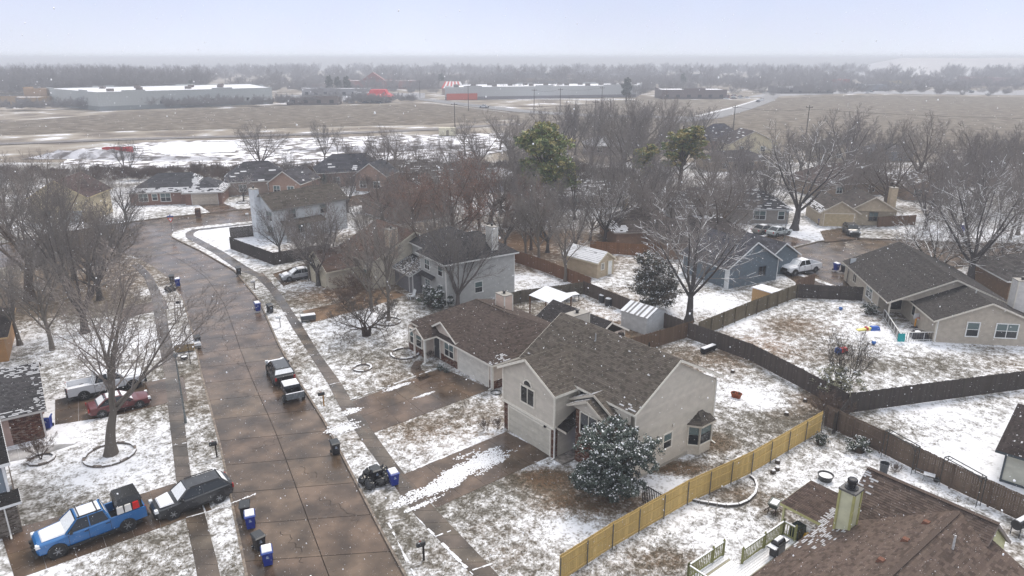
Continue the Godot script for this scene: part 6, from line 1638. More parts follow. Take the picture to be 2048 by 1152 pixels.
func plant(kind: String, called: String, label: String, at: Vector2, tall: float, turn: float, group := "", spread := 1.0) -> Node3D:
	var cat := "shrub" if kind in ["bush", "shrub", "grey_shrub", "holly"] else "tree"
	var o := thing(called, label, cat, V(at, -0.03), turn, group)
	var k: Array = KIND[kind]
	var s: float = tall / maxf(k[0].get_aabb().end.y, k[1].get_aabb().end.y)
	o.scale = Vector3(s * spread, s, s * spread)
	piece("stem" if cat == "shrub" else "trunk", k[0], o)
	piece("foliage" if cat == "shrub" else "crown", k[1], o)
	if k[2]: piece("snow", k[2], o, Transform3D(), "stuff")
	if k[3]: piece("dead_leaves", k[3], o, Transform3D(), "stuff")
	return o


# ---------- vehicles ----------
# a car faces local +x and stands on y = 0; stations: [x, half width low, half width belt, sill, belt]
func turn_to(head: float) -> float: return PI / 2 - deg_to_rad(head)

func hull(mb: MB, st: Array) -> void:
	var rings := []
	for s in st:
		var x: float = s[0]; var lo: float = s[1]; var w: float = s[2]; var y0: float = s[3]; var y1: float = s[4]
		var m := (y0 + y1) * 0.5
		rings.append([Vector3(x, y0, -lo), Vector3(x, y0 + 0.06, -lo - 0.03), Vector3(x, m, -w - 0.02), Vector3(x, y1 - 0.08, -w), Vector3(x, y1 - 0.02, -w + 0.06), Vector3(x, y1 + 0.015, -w * 0.5), Vector3(x, y1 + 0.02, 0), Vector3(x, y1 + 0.015, w * 0.5), Vector3(x, y1 - 0.02, w - 0.06), Vector3(x, y1 - 0.08, w), Vector3(x, m, w + 0.02), Vector3(x, y0 + 0.06, lo + 0.03), Vector3(x, y0, lo)])
	mb.loft(rings)
	mb.fan(rings[0]); mb.fan(rings[-1])

func wheel(parent: Node, x: float, z: float, r: float, w: float) -> void:
	var s := signf(z)
	var t := MB.new()
	t.lathe(Vector3(x, r, z - s * w), [Vector2(r * 0.6, 0), Vector2(r * 0.93, 0.0), Vector2(r, 0.04), Vector2(r, w - 0.04), Vector2(r * 0.93, w), Vector2(r * 0.62, w - 0.01)], 18, Vector3(0, 0, s))
	var o := part("wheel", t, M.rubber, parent)
	var m := MB.new()
	m.k = C(70, 70, 72)
	m.lathe(Vector3(x, r, z - s * 0.06), [Vector2(0.001, 0.02), Vector2(r * 0.16, 0.03), Vector2(r * 0.2, 0.0), Vector2(r * 0.62, 0.0), Vector2(r * 0.64, 0.05)], 18, Vector3(0, 0, s))
	m.k = C(150, 152, 156)
	for i in 6:
		var a := TAU * i / 6
		m.beam(Vector3(x, r, z - s * 0.02), Vector3(x + cos(a) * r * 0.6, r + sin(a) * r * 0.6, z - s * 0.03), 0.06, 0.05)
	part("rim", m, M.steel, o)

func lamp(parent: Node, called: String, x: float, y: float, z: float, s: Vector3, k: Color) -> void:
	var m := MB.new()
	m.k = k
	m.taper(x - s.x, x + s.x, y - s.y, y + s.y, z - s.z, z + s.z, s.x * 0.2, s.z * 0.15)
	part(called, m, M.plastic, parent)

func car_paint(k: Color, metal := 0.0) -> StandardMaterial3D:
	var m := flat(k, 0.32, metal)
	m.clearcoat_enabled = true
	m.clearcoat = 0.7
	m.clearcoat_roughness = 0.08
	return m

func cabin(o: Node, st: Array, w: float, paint: Material, snow_roof: bool, snow_glass: bool, snow_side := false) -> void:
	# st: profile points from front to back [x, y] : windscreen foot, roof front, roof back, rear foot ; belt height is that of the feet
	var g := MB.new()
	var a: Vector2 = st[0]; var b: Vector2 = st[1]; var c: Vector2 = st[2]; var d: Vector2 = st[3]
	var wt := w - 0.2
	var q := [Vector3(a.x, a.y, -w), Vector3(b.x, b.y, -wt), Vector3(c.x, c.y, -wt), Vector3(d.x, d.y, -w), Vector3(a.x, a.y, w), Vector3(b.x, b.y, wt), Vector3(c.x, c.y, wt), Vector3(d.x, d.y, w)]
	g.q(q[0], q[1], q[2], q[3]); g.q(q[7], q[6], q[5], q[4]); g.q(q[0], q[4], q[5], q[1]); g.q(q[2], q[6], q[7], q[3])
	part("window", g, M.glass, o)
	var r := MB.new()
	r.k = Color(1, 1, 1)
	var e := 0.045
	var u := Vector3.UP * e
	r.hexa([q[1], q[2], q[6], q[5], q[1] + Vector3(-0.06, e, 0.08), q[2] + Vector3(0.06, e, 0.08), q[6] + Vector3(0.06, e, -0.08), q[5] + Vector3(-0.06, e, -0.08)])
	for s in [-1, 1]:
		var k := 0 if s < 0 else 4
		var off := Vector3(0, 0, s * 0.012)
		r.beam(q[k] + off, q[k + 1] + off, 0.07, 0.07); r.beam(q[k + 2] + off, q[k + 3] + off, 0.08, 0.1)
		var m0: Vector3 = q[k + 1].lerp(q[k + 2], 0.42); var m1: Vector3 = q[k].lerp(q[k + 3], 0.5)
		r.beam(Vector3(m0.x, m0.y, m0.z) + off, Vector3(m0.x, m1.y, m1.z) + off, 0.05, 0.07)
	part("roof", r, paint, o)
	if snow_roof:
		var n := MB.new()
		n.k = Color(0.82, 0.83, 0.86)
		n.taper(c.x + 0.1, b.x - 0.12, b.y + e, b.y + e + 0.05, -wt + 0.12, wt - 0.12, 0.07, 0.07)
		part("roof_snow", n, M.snow, o)
	if snow_glass:
		var n := MB.new()
		n.k = Color(0.8, 0.82, 0.85)
		var off := Vector3(0.025, 0.025, 0)
		n.q(q[0].lerp(q[1], 0.05) + off + Vector3(0, 0, 0.1), q[4].lerp(q[5], 0.05) + off + Vector3(0, 0, -0.1), q[5].lerp(q[4], 0.05) + off + Vector3(0, 0, -0.08), q[1].lerp(q[0], 0.05) + off + Vector3(0, 0, 0.08))
		part("windscreen_snow", n, M.snow, o)
		n = MB.new()
		n.k = Color(0.8, 0.82, 0.85)
		var o2 := Vector3(-0.025, 0.025, 0)
		n.q(q[2].lerp(q[3], 0.12) + o2, q[6].lerp(q[7], 0.12) + o2, q[7].lerp(q[6], 0.2) + o2, q[3].lerp(q[2], 0.2) + o2)
		part("rear_window_snow", n, M.snow, o)
	for s in [-1, 1]:
		var n := MB.new()
		n.k = C(30, 30, 32)
		n.box(a.x - 0.35, a.x - 0.2, a.y - 0.02, a.y + 0.14, s * w, s * (w + 0.2))
		part("mirror", n, M.plastic, o)

func arch(mb: MB, x: float, z: float, r: float) -> void:
	mb.disc(Vector3(x, r, z), r * 1.16, 20, Vector3(0, 0, signf(z)))

func car(called: String, label: String, at: Vector3, head: float, k: Color, kind: String, snow: Dictionary, group := "") -> Node3D:
	var o := thing(called, label, {"sedan": "car", "suv": "SUV", "pickup": "pickup truck"}[kind], at, turn_to(head), group)
	var paint := car_paint(k)
	var b := MB.new(); var dark := MB.new()
	dark.k = C(24, 24, 25)
	var w := 0.9; var L := 2.3; var r := 0.33; var fx := 1.38; var rx := -1.4; var belt := 0.92; var hood := 0.82
	if kind == "suv":
		L = 2.42; w = 0.93; r = 0.37; fx = 1.42; rx = -1.42; belt = 1.05; hood = 0.98
		hull(b, [[L, 0.6, 0.62, 0.34, 0.72], [L - 0.14, 0.8, 0.8, 0.28, 0.88], [fx, w - 0.06, w, 0.28, hood], [0.95, w - 0.04, w, 0.26, belt - 0.02], [-1.6, w - 0.04, w, 0.28, belt + 0.06], [-L + 0.12, w - 0.08, w - 0.04, 0.34, belt + 0.08], [-L, 0.74, 0.8, 0.42, belt]])
		cabin(o, [Vector2(1.05, belt), Vector2(0.35, 1.6), Vector2(-1.75, 1.58), Vector2(-2.22, belt + 0.06)], w - 0.06, paint, snow.get("roof", false), snow.get("glass", false))
		for s in [-1, 1]:
			var rail := MB.new()
			rail.k = C(28, 28, 30)
			rail.beam(Vector3(0.2, 1.68, s * 0.66), Vector3(-1.65, 1.66, s * 0.66), 0.05, 0.05)
			part("roof_rail", rail, M.plastic, o)
	elif kind == "sedan":
		hull(b, [[L, 0.58, 0.6, 0.32, 0.62], [L - 0.15, 0.78, 0.78, 0.24, 0.76], [fx, w - 0.06, w - 0.02, 0.22, hood], [0.9, w - 0.04, w, 0.22, belt - 0.03], [-1.3, w - 0.04, w, 0.24, belt + 0.02], [-L + 0.15, 0.8, 0.82, 0.32, belt + 0.02], [-L, 0.62, 0.7, 0.42, belt - 0.1]])
		cabin(o, [Vector2(1.0, belt - 0.02), Vector2(0.2, 1.4), Vector2(-0.95, 1.4), Vector2(-1.65, belt + 0.02)], w - 0.07, paint, snow.get("roof", false), snow.get("glass", false))
	else:
		L = 2.95; w = 0.98; r = 0.42; fx = 1.95; rx = -1.8; belt = 1.28; hood = 1.2
		hull(b, [[L, 0.78, 0.8, 0.55, 1.05], [L - 0.12, 0.9, 0.9, 0.5, 1.16], [fx, w - 0.03, w, 0.46, hood], [1.35, w - 0.03, w, 0.46, belt - 0.02], [-0.95, w - 0.03, w, 0.46, belt]])
		# open bed
		for s in [-1, 1]: b.hexa([Vector3(-L, 0.55, s * (w - 0.12)), Vector3(-0.95, 0.5, s * (w - 0.12)), Vector3(-0.95, 0.5, s * w), Vector3(-L, 0.55, s * (w - 0.02)), Vector3(-L, belt, s * (w - 0.12)), Vector3(-0.95, belt, s * (w - 0.12)), Vector3(-0.95, belt, s * w), Vector3(-L, belt, s * (w - 0.02))])
		b.box(-L, -L + 0.09, 0.6, belt - 0.01, -w + 0.12, w - 0.12)
		b.box(-1.02, -0.95, 0.5, belt, -w + 0.12, w - 0.12)
		dark.box(-L + 0.09, -1.02, 0.62, 0.7, -w + 0.12, w - 0.12)
		if snow.get("bed", false):
			var n := MB.new()
			n.k = Color(0.82, 0.83, 0.86)
			n.box(-L + 0.1, -1.03, 0.7, 0.8, -w + 0.13, w - 0.13)
			part("bed_snow", n, M.snow, o)
		cabin(o, [Vector2(1.42, belt), Vector2(0.75, 1.88), Vector2(-0.72, 1.88), Vector2(-0.94, belt)], w - 0.06, paint, snow.get("roof", false), snow.get("glass", false))
		dark.box(-L - 0.14, -L + 0.02, 0.5, 0.68, -0.9, 0.9); dark.box(L - 0.02, L + 0.16, 0.42, 0.66, -0.92, 0.92)
		for z in [-0.5, 0.0, 0.5]: dark.lathe(Vector3(L + 0.1, 0.78, z), [Vector2(0.001, 0), Vector2(0.09, 0.0), Vector2(0.09, 0.1), Vector2(0.001, 0.1)], 10, Vector3(1, 0, 0))
	part("body", b, paint, o)
	for s in [-1, 1]:
		arch(dark, fx, s * (w + 0.022), r); arch(dark, rx, s * (w + 0.022), r)
	dark.box(-L + 0.3, L - 0.3, 0.2, 0.4, -w + 0.1, w - 0.1)
	dark.box(L - 0.06, L + 0.04, 0.36, 0.5, -0.7, 0.7)
	part("underbody", dark, M.plastic, o)
	var gr := MB.new()
	gr.k = C(26, 26, 28)
	gr.box(L - 0.04, L + 0.015, (0.62 if kind == "pickup" else 0.5), (1.0 if kind == "pickup" else 0.68), -0.5, 0.5)
	part("grille", gr, M.plastic, o)
	# door seams, handles and sills
	var sm := MB.new(); var hd := MB.new()
	sm.k = C(14, 14, 15); hd.k = C(30, 30, 32)
	for s in [-1, 1]:
		for x in ([1.3, 0.25, -0.93] if kind == "pickup" else [1.02, 0.0, -1.02]): sm.box(x - 0.011, x + 0.011, 0.42, belt - 0.09, s * (w + 0.0), s * (w + 0.024))
		sm.box(rx + r * 1.2, fx - r * 1.2, 0.3 if kind != "pickup" else 0.44, 0.4 if kind != "pickup" else 0.52, s * (w - 0.1), s * (w + (0.035 if kind != "pickup" else 0.12)))
		for x in ([0.38, -0.78] if kind == "pickup" else [0.12, -0.9]): hd.box(x - 0.1, x + 0.1, belt - 0.2, belt - 0.165, s * w, s * (w + 0.045))
		if kind == "pickup": sm.lathe(Vector3(fx, r, s * (w - 0.06)), [Vector2(r * 1.12, 0), Vector2(r * 1.3, 0), Vector2(r * 1.26, 0.13), Vector2(r * 1.12, 0.13)], 20, Vector3(0, 0, s))
	part("door_seam", sm, M.plastic, o)
	part("door_handle", hd, M.plastic, o)
	for s in [-1, 1]:
		wheel(o, fx, s * (w + 0.04), r, 0.24); wheel(o, rx, s * (w + 0.04), r, 0.24)
		lamp(o, "headlight", L - 0.1, hood - 0.14, s * (w - 0.22), Vector3(0.12, 0.09, 0.16), C(214, 216, 218))
		lamp(o, "tail_light", -L + 0.02, belt - 0.14, s * (w - 0.12), Vector3(0.05, 0.14, 0.09), C(150, 22, 20))
	if snow.get("hood", false):
		var n := MB.new()
		n.k = Color(0.82, 0.83, 0.86)
		var h0 := hood + 0.015
		n.hexa([Vector3(L - 0.35, h0 - 0.03, -0.66), Vector3(1.25, belt - 0.02, -0.78), Vector3(1.25, belt - 0.02, 0.78), Vector3(L - 0.35, h0 - 0.03, 0.66), Vector3(L - 0.42, h0 + 0.035, -0.6), Vector3(1.3, belt + 0.055, -0.72), Vector3(1.3, belt + 0.055, 0.72), Vector3(L - 0.42, h0 + 0.035, 0.6)])
		part("hood_snow", n, M.snow, o)
	return o

func place_vehicles() -> void:
	var d := 52.0
	var all := {"roof": true, "glass": true, "hood": true, "bed": true}
	# blue pickup with a dark cargo rack
	var t := car("blue_pickup_truck", "bright blue pickup with snowy hood and black cargo rack carrying fuel cans", V(Vector2(-25.78, -36.84), 0.03), 229.0, C(0, 90, 150), "pickup", {"roof": true, "glass": true, "hood": true})
	var rk := MB.new()
	rk.k = C(26, 26, 28)
	for x in [-2.75, -1.5]:
		for z in [-0.82, 0.82]: rk.box(x - 0.04, x + 0.04, 0.9, 1.86, z - 0.04, z + 0.04)
	rk.box(-2.8, -1.45, 1.26, 1.32, -0.84, 0.84)
	var cr := part("cargo_rack", rk, M.plastic, t)
	var tent := MB.new()
	tent.k = C(30, 29, 30)
	tent.taper(-2.85, -1.4, 1.85, 2.2, -0.84, 0.84, 0.1, 0.14)
	part("cargo_cover", tent, M.bag, cr)
	for i in 3:
		var cn := MB.new()
		cn.k = [C(190, 28, 26), C(214, 212, 208), C(206, 204, 200)][i]
		var x := -2.62 + i * 0.44
		cn.taper(x, x + 0.38, 1.35, 1.8, -0.97, -0.82, 0.03, 0.02)
		part("fuel_can", cn, M.plastic, cr)
	var bar := MB.new()
	bar.k = C(28, 28, 30)
	for x in [0.55, -0.4]: bar.beam(Vector3(x, 1.99, -0.75), Vector3(x, 1.99, 0.75), 0.06, 0.05)
	bar.beam(Vector3(0.7, 2.0, -0.72), Vector3(-0.6, 2.0, -0.72), 0.05, 0.07)
	part("roof_bar", bar, M.plastic, t)
	car("grey_station_wagon", "dark grey wagon with snow on its bonnet parked behind the blue pickup", V(Vector2(-20.98, -40.07), 0.03), 231.0, C(38, 40, 44), "suv", {"glass": true, "hood": true})
	car("white_pickup_truck", "white pickup under snow half hidden by the maple trunk", V(Vector2(-35.71, -56.80), 0.03), 55.0, C(206, 208, 212), "pickup", all)
	car("red_sedan", "dark red sedan beside the white pickup behind the maple", V(Vector2(-32.83, -53.43), 0.03), 53.0, C(86, 14, 20), "sedan", {"glass": true, "roof": true})
	car("black_SUV", "black SUV with snowy roof parked at the kerb hitched to a trailer", V(Vector2(-21.4, -59.9), -0.11), -29.0, C(22, 24, 27), "suv", {"glass": true, "hood": true})
	trailer()
	car("silver_sedan", "silver sedan in the driveway under bare branches", V(Vector2(-28.44, -90.35), 0.03), 240.0, C(150, 152, 156), "sedan", {"roof": true, "glass": true, "hood": true})
	car("white_crew_pickup", "white pickup with black bed parked on the cul de sac driveway by the blue house", V(Vector2(39.43, -93.12), 0.03), 245.0, C(214, 216, 220), "pickup", {"glass": true, "hood": true, "roof": true})
	car("silver_coupe", "silver car parked in front of the grey brick house", V(Vector2(44.20, -114.71), 0.03), 60.0, C(158, 166, 166), "sedan", {"roof": true})
	car("grey_sedan", "grey brown car beside the silver car at the grey brick house", V(Vector2(42.27, -116.13), 0.03), 60.0, C(110, 106, 100), "sedan", {"roof": true})
	car("black_SUV", "black SUV in the driveway of the tan garage house", V(Vector2(56.54, -115.42), 0.03), 190.0, C(26, 27, 30), "suv", {})

func trailer() -> void:
	var o := thing("utility_trailer", "small tub shaped trailer with snow covered front hitched behind the black SUV", "trailer", V(Vector2(-18.95, -55.5), -0.11), turn_to(-29.0))
	var b := MB.new()
	b.k = C(36, 38, 42)
	b.box(-1.1, 1.2, 0.5, 0.58, -0.66, 0.66)
	for s in [-1, 1]: b.box(-1.1, 1.2, 0.58, 1.08, s * 0.66 - 0.03, s * 0.66 + 0.03)
	b.box(1.17, 1.23, 0.58, 1.08, -0.66, 0.66)
	part("tub", b, M.plastic, o)
	var g := MB.new()
	g.k = C(140, 148, 154)
	g.box(-1.16, -1.1, 0.52, 1.06, -0.74, 0.74)
	part("tailgate", g, M.steel, o)
	var c := MB.new()
	c.k = C(40, 44, 50)
	c.taper(-0.1, 1.28, 1.08, 1.32, -0.72, 0.72, 0.05, 0.06)
	part("cover", c, M.bag, o)
	var n := MB.new()
	n.k = Color(0.82, 0.83, 0.86)
	n.taper(-0.02, 1.2, 1.32, 1.37, -0.64, 0.64, 0.05, 0.05)
	n.box(-1.18, -1.08, 1.06, 1.1, -0.76, 0.76); n.box(-1.0, -0.2, 0.58, 0.63, -0.55, 0.4)
	part("snow", n, M.snow, o)
	var p := MB.new()
	p.k = C(24, 24, 26)
	p.beam(Vector3(1.2, 0.45, 0), Vector3(2.1, 0.45, 0), 0.1, 0.1)
	part("drawbar", p, M.plastic, o)
	for s in [-1, 1]: wheel(o, -0.35, s * 0.92, 0.36, 0.24)


# ---------- fences ----------
func fence(called: String, label: String, p: Array, h: float, k: Color, rails_left: bool, single := false, post_k = null, bay := 2.4, wear := 0.16) -> Node3D:
	var o := thing(called, label, "fence", V(p[0]))
	var base := V(p[0])
	var pk := MB.new()
	var kinds := []
	if single:
		for i in 8:
			var m := MB.new()
			m.k = shade(k, wear)
			var t := h + rr(-0.02, 0.02)
			m.hexa([Vector3(-0.07, 0.04, -0.009), Vector3(0.07, 0.04, -0.009), Vector3(0.07, 0.04, 0.009), Vector3(-0.07, 0.04, 0.009), Vector3(-0.066, t, -0.009), Vector3(0.066, t, -0.009), Vector3(0.066, t, 0.009), Vector3(-0.066, t, 0.009)])
			kinds.append(m.mesh(M.wood))
	for i in p.size() - 1:
		var a: Vector2 = p[i]; var b: Vector2 = p[i + 1]
		var l := a.distance_to(b)
		var s := (b - a) / l
		var side := s.orthogonal() * (1.0 if rails_left else -1.0)
		var n := int(l / 0.146)
		var turn := Basis(Vector3.UP, -atan2(s.y, s.x))
		for j in n:
			var q := V(a + s * ((j + 0.5) * l / n)) - base
			if single:
				piece("picket", kinds[rng.randi() % 8], o, Transform3D(turn, q))
			else:
				pk.k = shade(k, wear)
				var e := V(s) * 0.0715; var f := V(side) * 0.009
				var t := Vector3.UP * (h + rr(-0.03, 0.03)); var z := Vector3.UP * 0.03
				pk.hexa([q - e - f + z, q + e - f + z, q + e + f + z, q - e + f + z, q - e * 0.95 - f + t, q + e * 0.95 - f + t, q + e * 0.95 + f + t, q - e * 0.95 + f + t])
		var bays := maxi(1, int(round(l / bay)))
		for j in bays + 1:
			var q := V(a.lerp(b, float(j) / bays) + side * 0.1) - base
			var m := MB.new()
			m.k = post_k if post_k != null else shade(Color(k.r * 0.85, k.g * 0.85, k.b * 0.85), 0.1)
			if post_k != null: m.lathe(q, [Vector2(0.035, 0), Vector2(0.035, h * 0.95), Vector2(0.0, h * 0.97)], 7)
			else: m.box(q.x - 0.05, q.x + 0.05, 0, h * 0.98, q.z - 0.05, q.z + 0.05)
			part("post", m, M.wood, o)
		for y in [0.25, h * 0.55, h - 0.2]:
			var m := MB.new()
			m.k = shade(k, 0.1)
			m.beam(V(a + side * 0.035, y) - base, V(b + side * 0.035, y) - base, 0.04, 0.09)
			part("rail", m, M.wood, o)
	if not single: part("pickets", pk, M.wood, o, "stuff")
	return o

func build_fences() -> void:
	var yel := C(226, 194, 128); var old := C(112, 102, 94); var dark := C(82, 76, 72)
	fence("new_wooden_fence", "new yellow pine fence with steel posts running beside the two storey house", [Vector2(2.63, -32.73), Vector2(5.94, -35.67), Vector2(11.46, -40.07), Vector2(16.82, -43.67), Vector2(24.21, -49.59)], 1.85, yel, false, true, C(120, 118, 112), 2.35, 0.13)
	fence("grey_fence", "weathered grey board fence with rails beside the two trellis arches", [Vector2(25.00, -50.54), Vector2(27.43, -46.54), Vector2(29.95, -41.96), Vector2(32.55, -37.82), Vector2(33.61, -35.08)], 1.85, C(122, 106, 94), false, false, null, 2.4, 0.18)
	fence("dark_fence", "dark grey fence across the open yard below the tan ranch", [Vector2(25.18, -49.28), Vector2(27.99, -52.72), Vector2(34.24, -54.33), Vector2(39.77, -55.73), Vector2(46.59, -57.40)], 1.85, dark, true)
	fence("weathered_fence", "dark weathered fence behind the two storey house yard", [Vector2(18.81, -68.70), Vector2(23.09, -63.32), Vector2(25.69, -57.50), Vector2(27.58, -52.72)], 1.8, C(92, 84, 80), true)
	fence("brown_fence", "brown weathered fence behind the ridge of the two storey house", [Vector2(11.82, -65.03), Vector2(15.10, -67.08), Vector2(19.08, -69.82)], 1.75, C(118, 98, 82), true)
	fence("alley_fence", "pale brown fence with rails and posts along the snow strip beside the right hand yard", [Vector2(19.47, -69.25), Vector2(26.33, -75.27), Vector2(34.76, -82.28)], 1.8, C(122, 112, 94), false)
	fence("back_fence", "dark fence at the far end of the right hand yard", [Vector2(34.76, -82.28), Vector2(42.19, -81.16)], 1.8, C(82, 76, 72), false)
	fence("corner_fence", "brown fence corner by the white pickup on the cul de sac", [Vector2(35.58, -84.42), Vector2(38.91, -87.08)], 1.7, C(130, 108, 92), true)
	fence("red_brown_fence", "red brown fence running past the tan garden shed", [Vector2(-0.14, -98.90), Vector2(4.52, -93.12), Vector2(9.83, -85.02)], 1.8, C(124, 92, 72), true)
	fence("grey_yard_fence", "grey fence between the metal shed and the dark cedar", [Vector2(8.78, -83.83), Vector2(14.01, -75.92), Vector2(19.00, -68.42)], 1.75, C(100, 90, 84), true)
	fence("low_grey_fence", "grey fence behind the beige ranch running to the left", [Vector2(9.09, -83.83), Vector2(0.96, -80.42), Vector2(-1.98, -77.94)], 1.6, C(112, 104, 92), true)
	fence("shed_yard_fence", "orange brown fence behind the tan garden shed", [Vector2(11.78, -103.60), Vector2(18.98, -101.62), Vector2(22.92, -102.74)], 1.8, C(138, 100, 72), true)
	fence("corner_house_fence", "dark board fence round the yard of the white corner house", [Vector2(-43.27, -105.66), Vector2(-38.76, -101.34), Vector2(-33.68, -96.56), Vector2(-26.99, -101.62)], 1.9, C(78, 72, 68), true)
	fence("corner_house_back_fence", "dark board fence at the near wall of the white corner house", [Vector2(-45.58, -111.99), Vector2(-40.72, -114.71)], 1.9, C(82, 76, 72), true)
	fence("garage_house_fence", "brown fence right of the tan garage house", [Vector2(63.48, -120.56), Vector2(70.83, -122.11)], 1.8, C(120, 96, 78), true)
	# black picket gate beside the holly
	var g := thing("iron_fence", "short black picket fence between the two storey house and the yellow fence", "fence", V(Vector2(8.61, -40.35)), -deg_to_rad(51.5))
	var m := MB.new()
	m.k = C(46, 42, 40)
	for i in 13: m.box(i * 0.14, i * 0.14 + 0.05, 0.05, 1.45, -0.02, 0.02)
	part("pickets", m, M.dull, g, "stuff")
	for y in [0.3, 1.3]:
		var r := MB.new()
		r.k = C(46, 42, 40)
		r.box(-0.05, 1.85, y, y + 0.06, -0.045, -0.02)
		part("rail", r, M.dull, g)

# ---------- street things ----------
var bin_blue: Node3D
var bin_black: Node3D

func make_bin(called: String, k: Color, lid_k: Color, snow: bool, label: String, at: Vector3, turn: float) -> Node3D:
	var o := thing(called, label, "trash bin", at, turn, "wheeled bins along the kerb")
	var b := MB.new()
	b.k = k
	b.taper(-0.33, 0.35, 1.0, 0.08, -0.3, 0.3, 0.09, 0.06)
	b.box(-0.36, 0.38, 0.94, 1.0, -0.325, 0.325)
	part("body", b, M.plastic, o)
	var l := MB.new()
	l.k = lid_k
	l.hexa([Vector3(-0.4, 1.0, -0.34), Vector3(0.42, 1.0, -0.34), Vector3(0.42, 1.0, 0.34), Vector3(-0.4, 1.0, 0.34), Vector3(-0.36, 1.1, -0.29), Vector3(0.32, 1.05, -0.29), Vector3(0.32, 1.05, 0.29), Vector3(-0.36, 1.1, 0.29)])
	part("lid", l, M.plastic, o)
	if snow:
		var n := MB.new()
		n.k = Color(0.82, 0.83, 0.86)
		n.hexa([Vector3(-0.35, 1.1, -0.28), Vector3(0.32, 1.05, -0.28), Vector3(0.32, 1.05, 0.28), Vector3(-0.35, 1.1, 0.28), Vector3(-0.32, 1.15, -0.25), Vector3(0.29, 1.1, -0.25), Vector3(0.29, 1.1, 0.25), Vector3(-0.32, 1.15, 0.25)])
		part("snow", n, M.snow, o)
	for s in [-1, 1]:
		var w := MB.new()
		w.lathe(Vector3(-0.33, 0.13, s * 0.24), [Vector2(0.001, 0), Vector2(0.13, 0), Vector2(0.13, 0.06), Vector2(0.001, 0.06)], 12, Vector3(0, 0, s))
		part("wheel", w, M.rubber, o)
	var h := MB.new()
	h.k = lid_k
	h.beam(Vector3(-0.44, 0.98, -0.26), Vector3(-0.44, 0.98, 0.26), 0.05, 0.05)
	part("handle", h, M.plastic, o)
	var e := MB.new()
	e.k = C(176, 188, 206)
	for i in 8:
		var a := PI * i / 7.0
		e.beam(Vector3(0.335, 0.7 + sin(a) * 0.07, cos(a) * 0.05), Vector3(0.335, 0.7 + sin(a) * 0.07, cos(a) * 0.05 + 0.022), 0.012, 0.025)
	e.box(0.325, 0.34, 0.62, 0.65, -0.09, 0.09); e.box(0.327, 0.341, 0.66, 0.7, -0.02, 0.02)
	part("emblem", e, M.plastic, o)
	return o

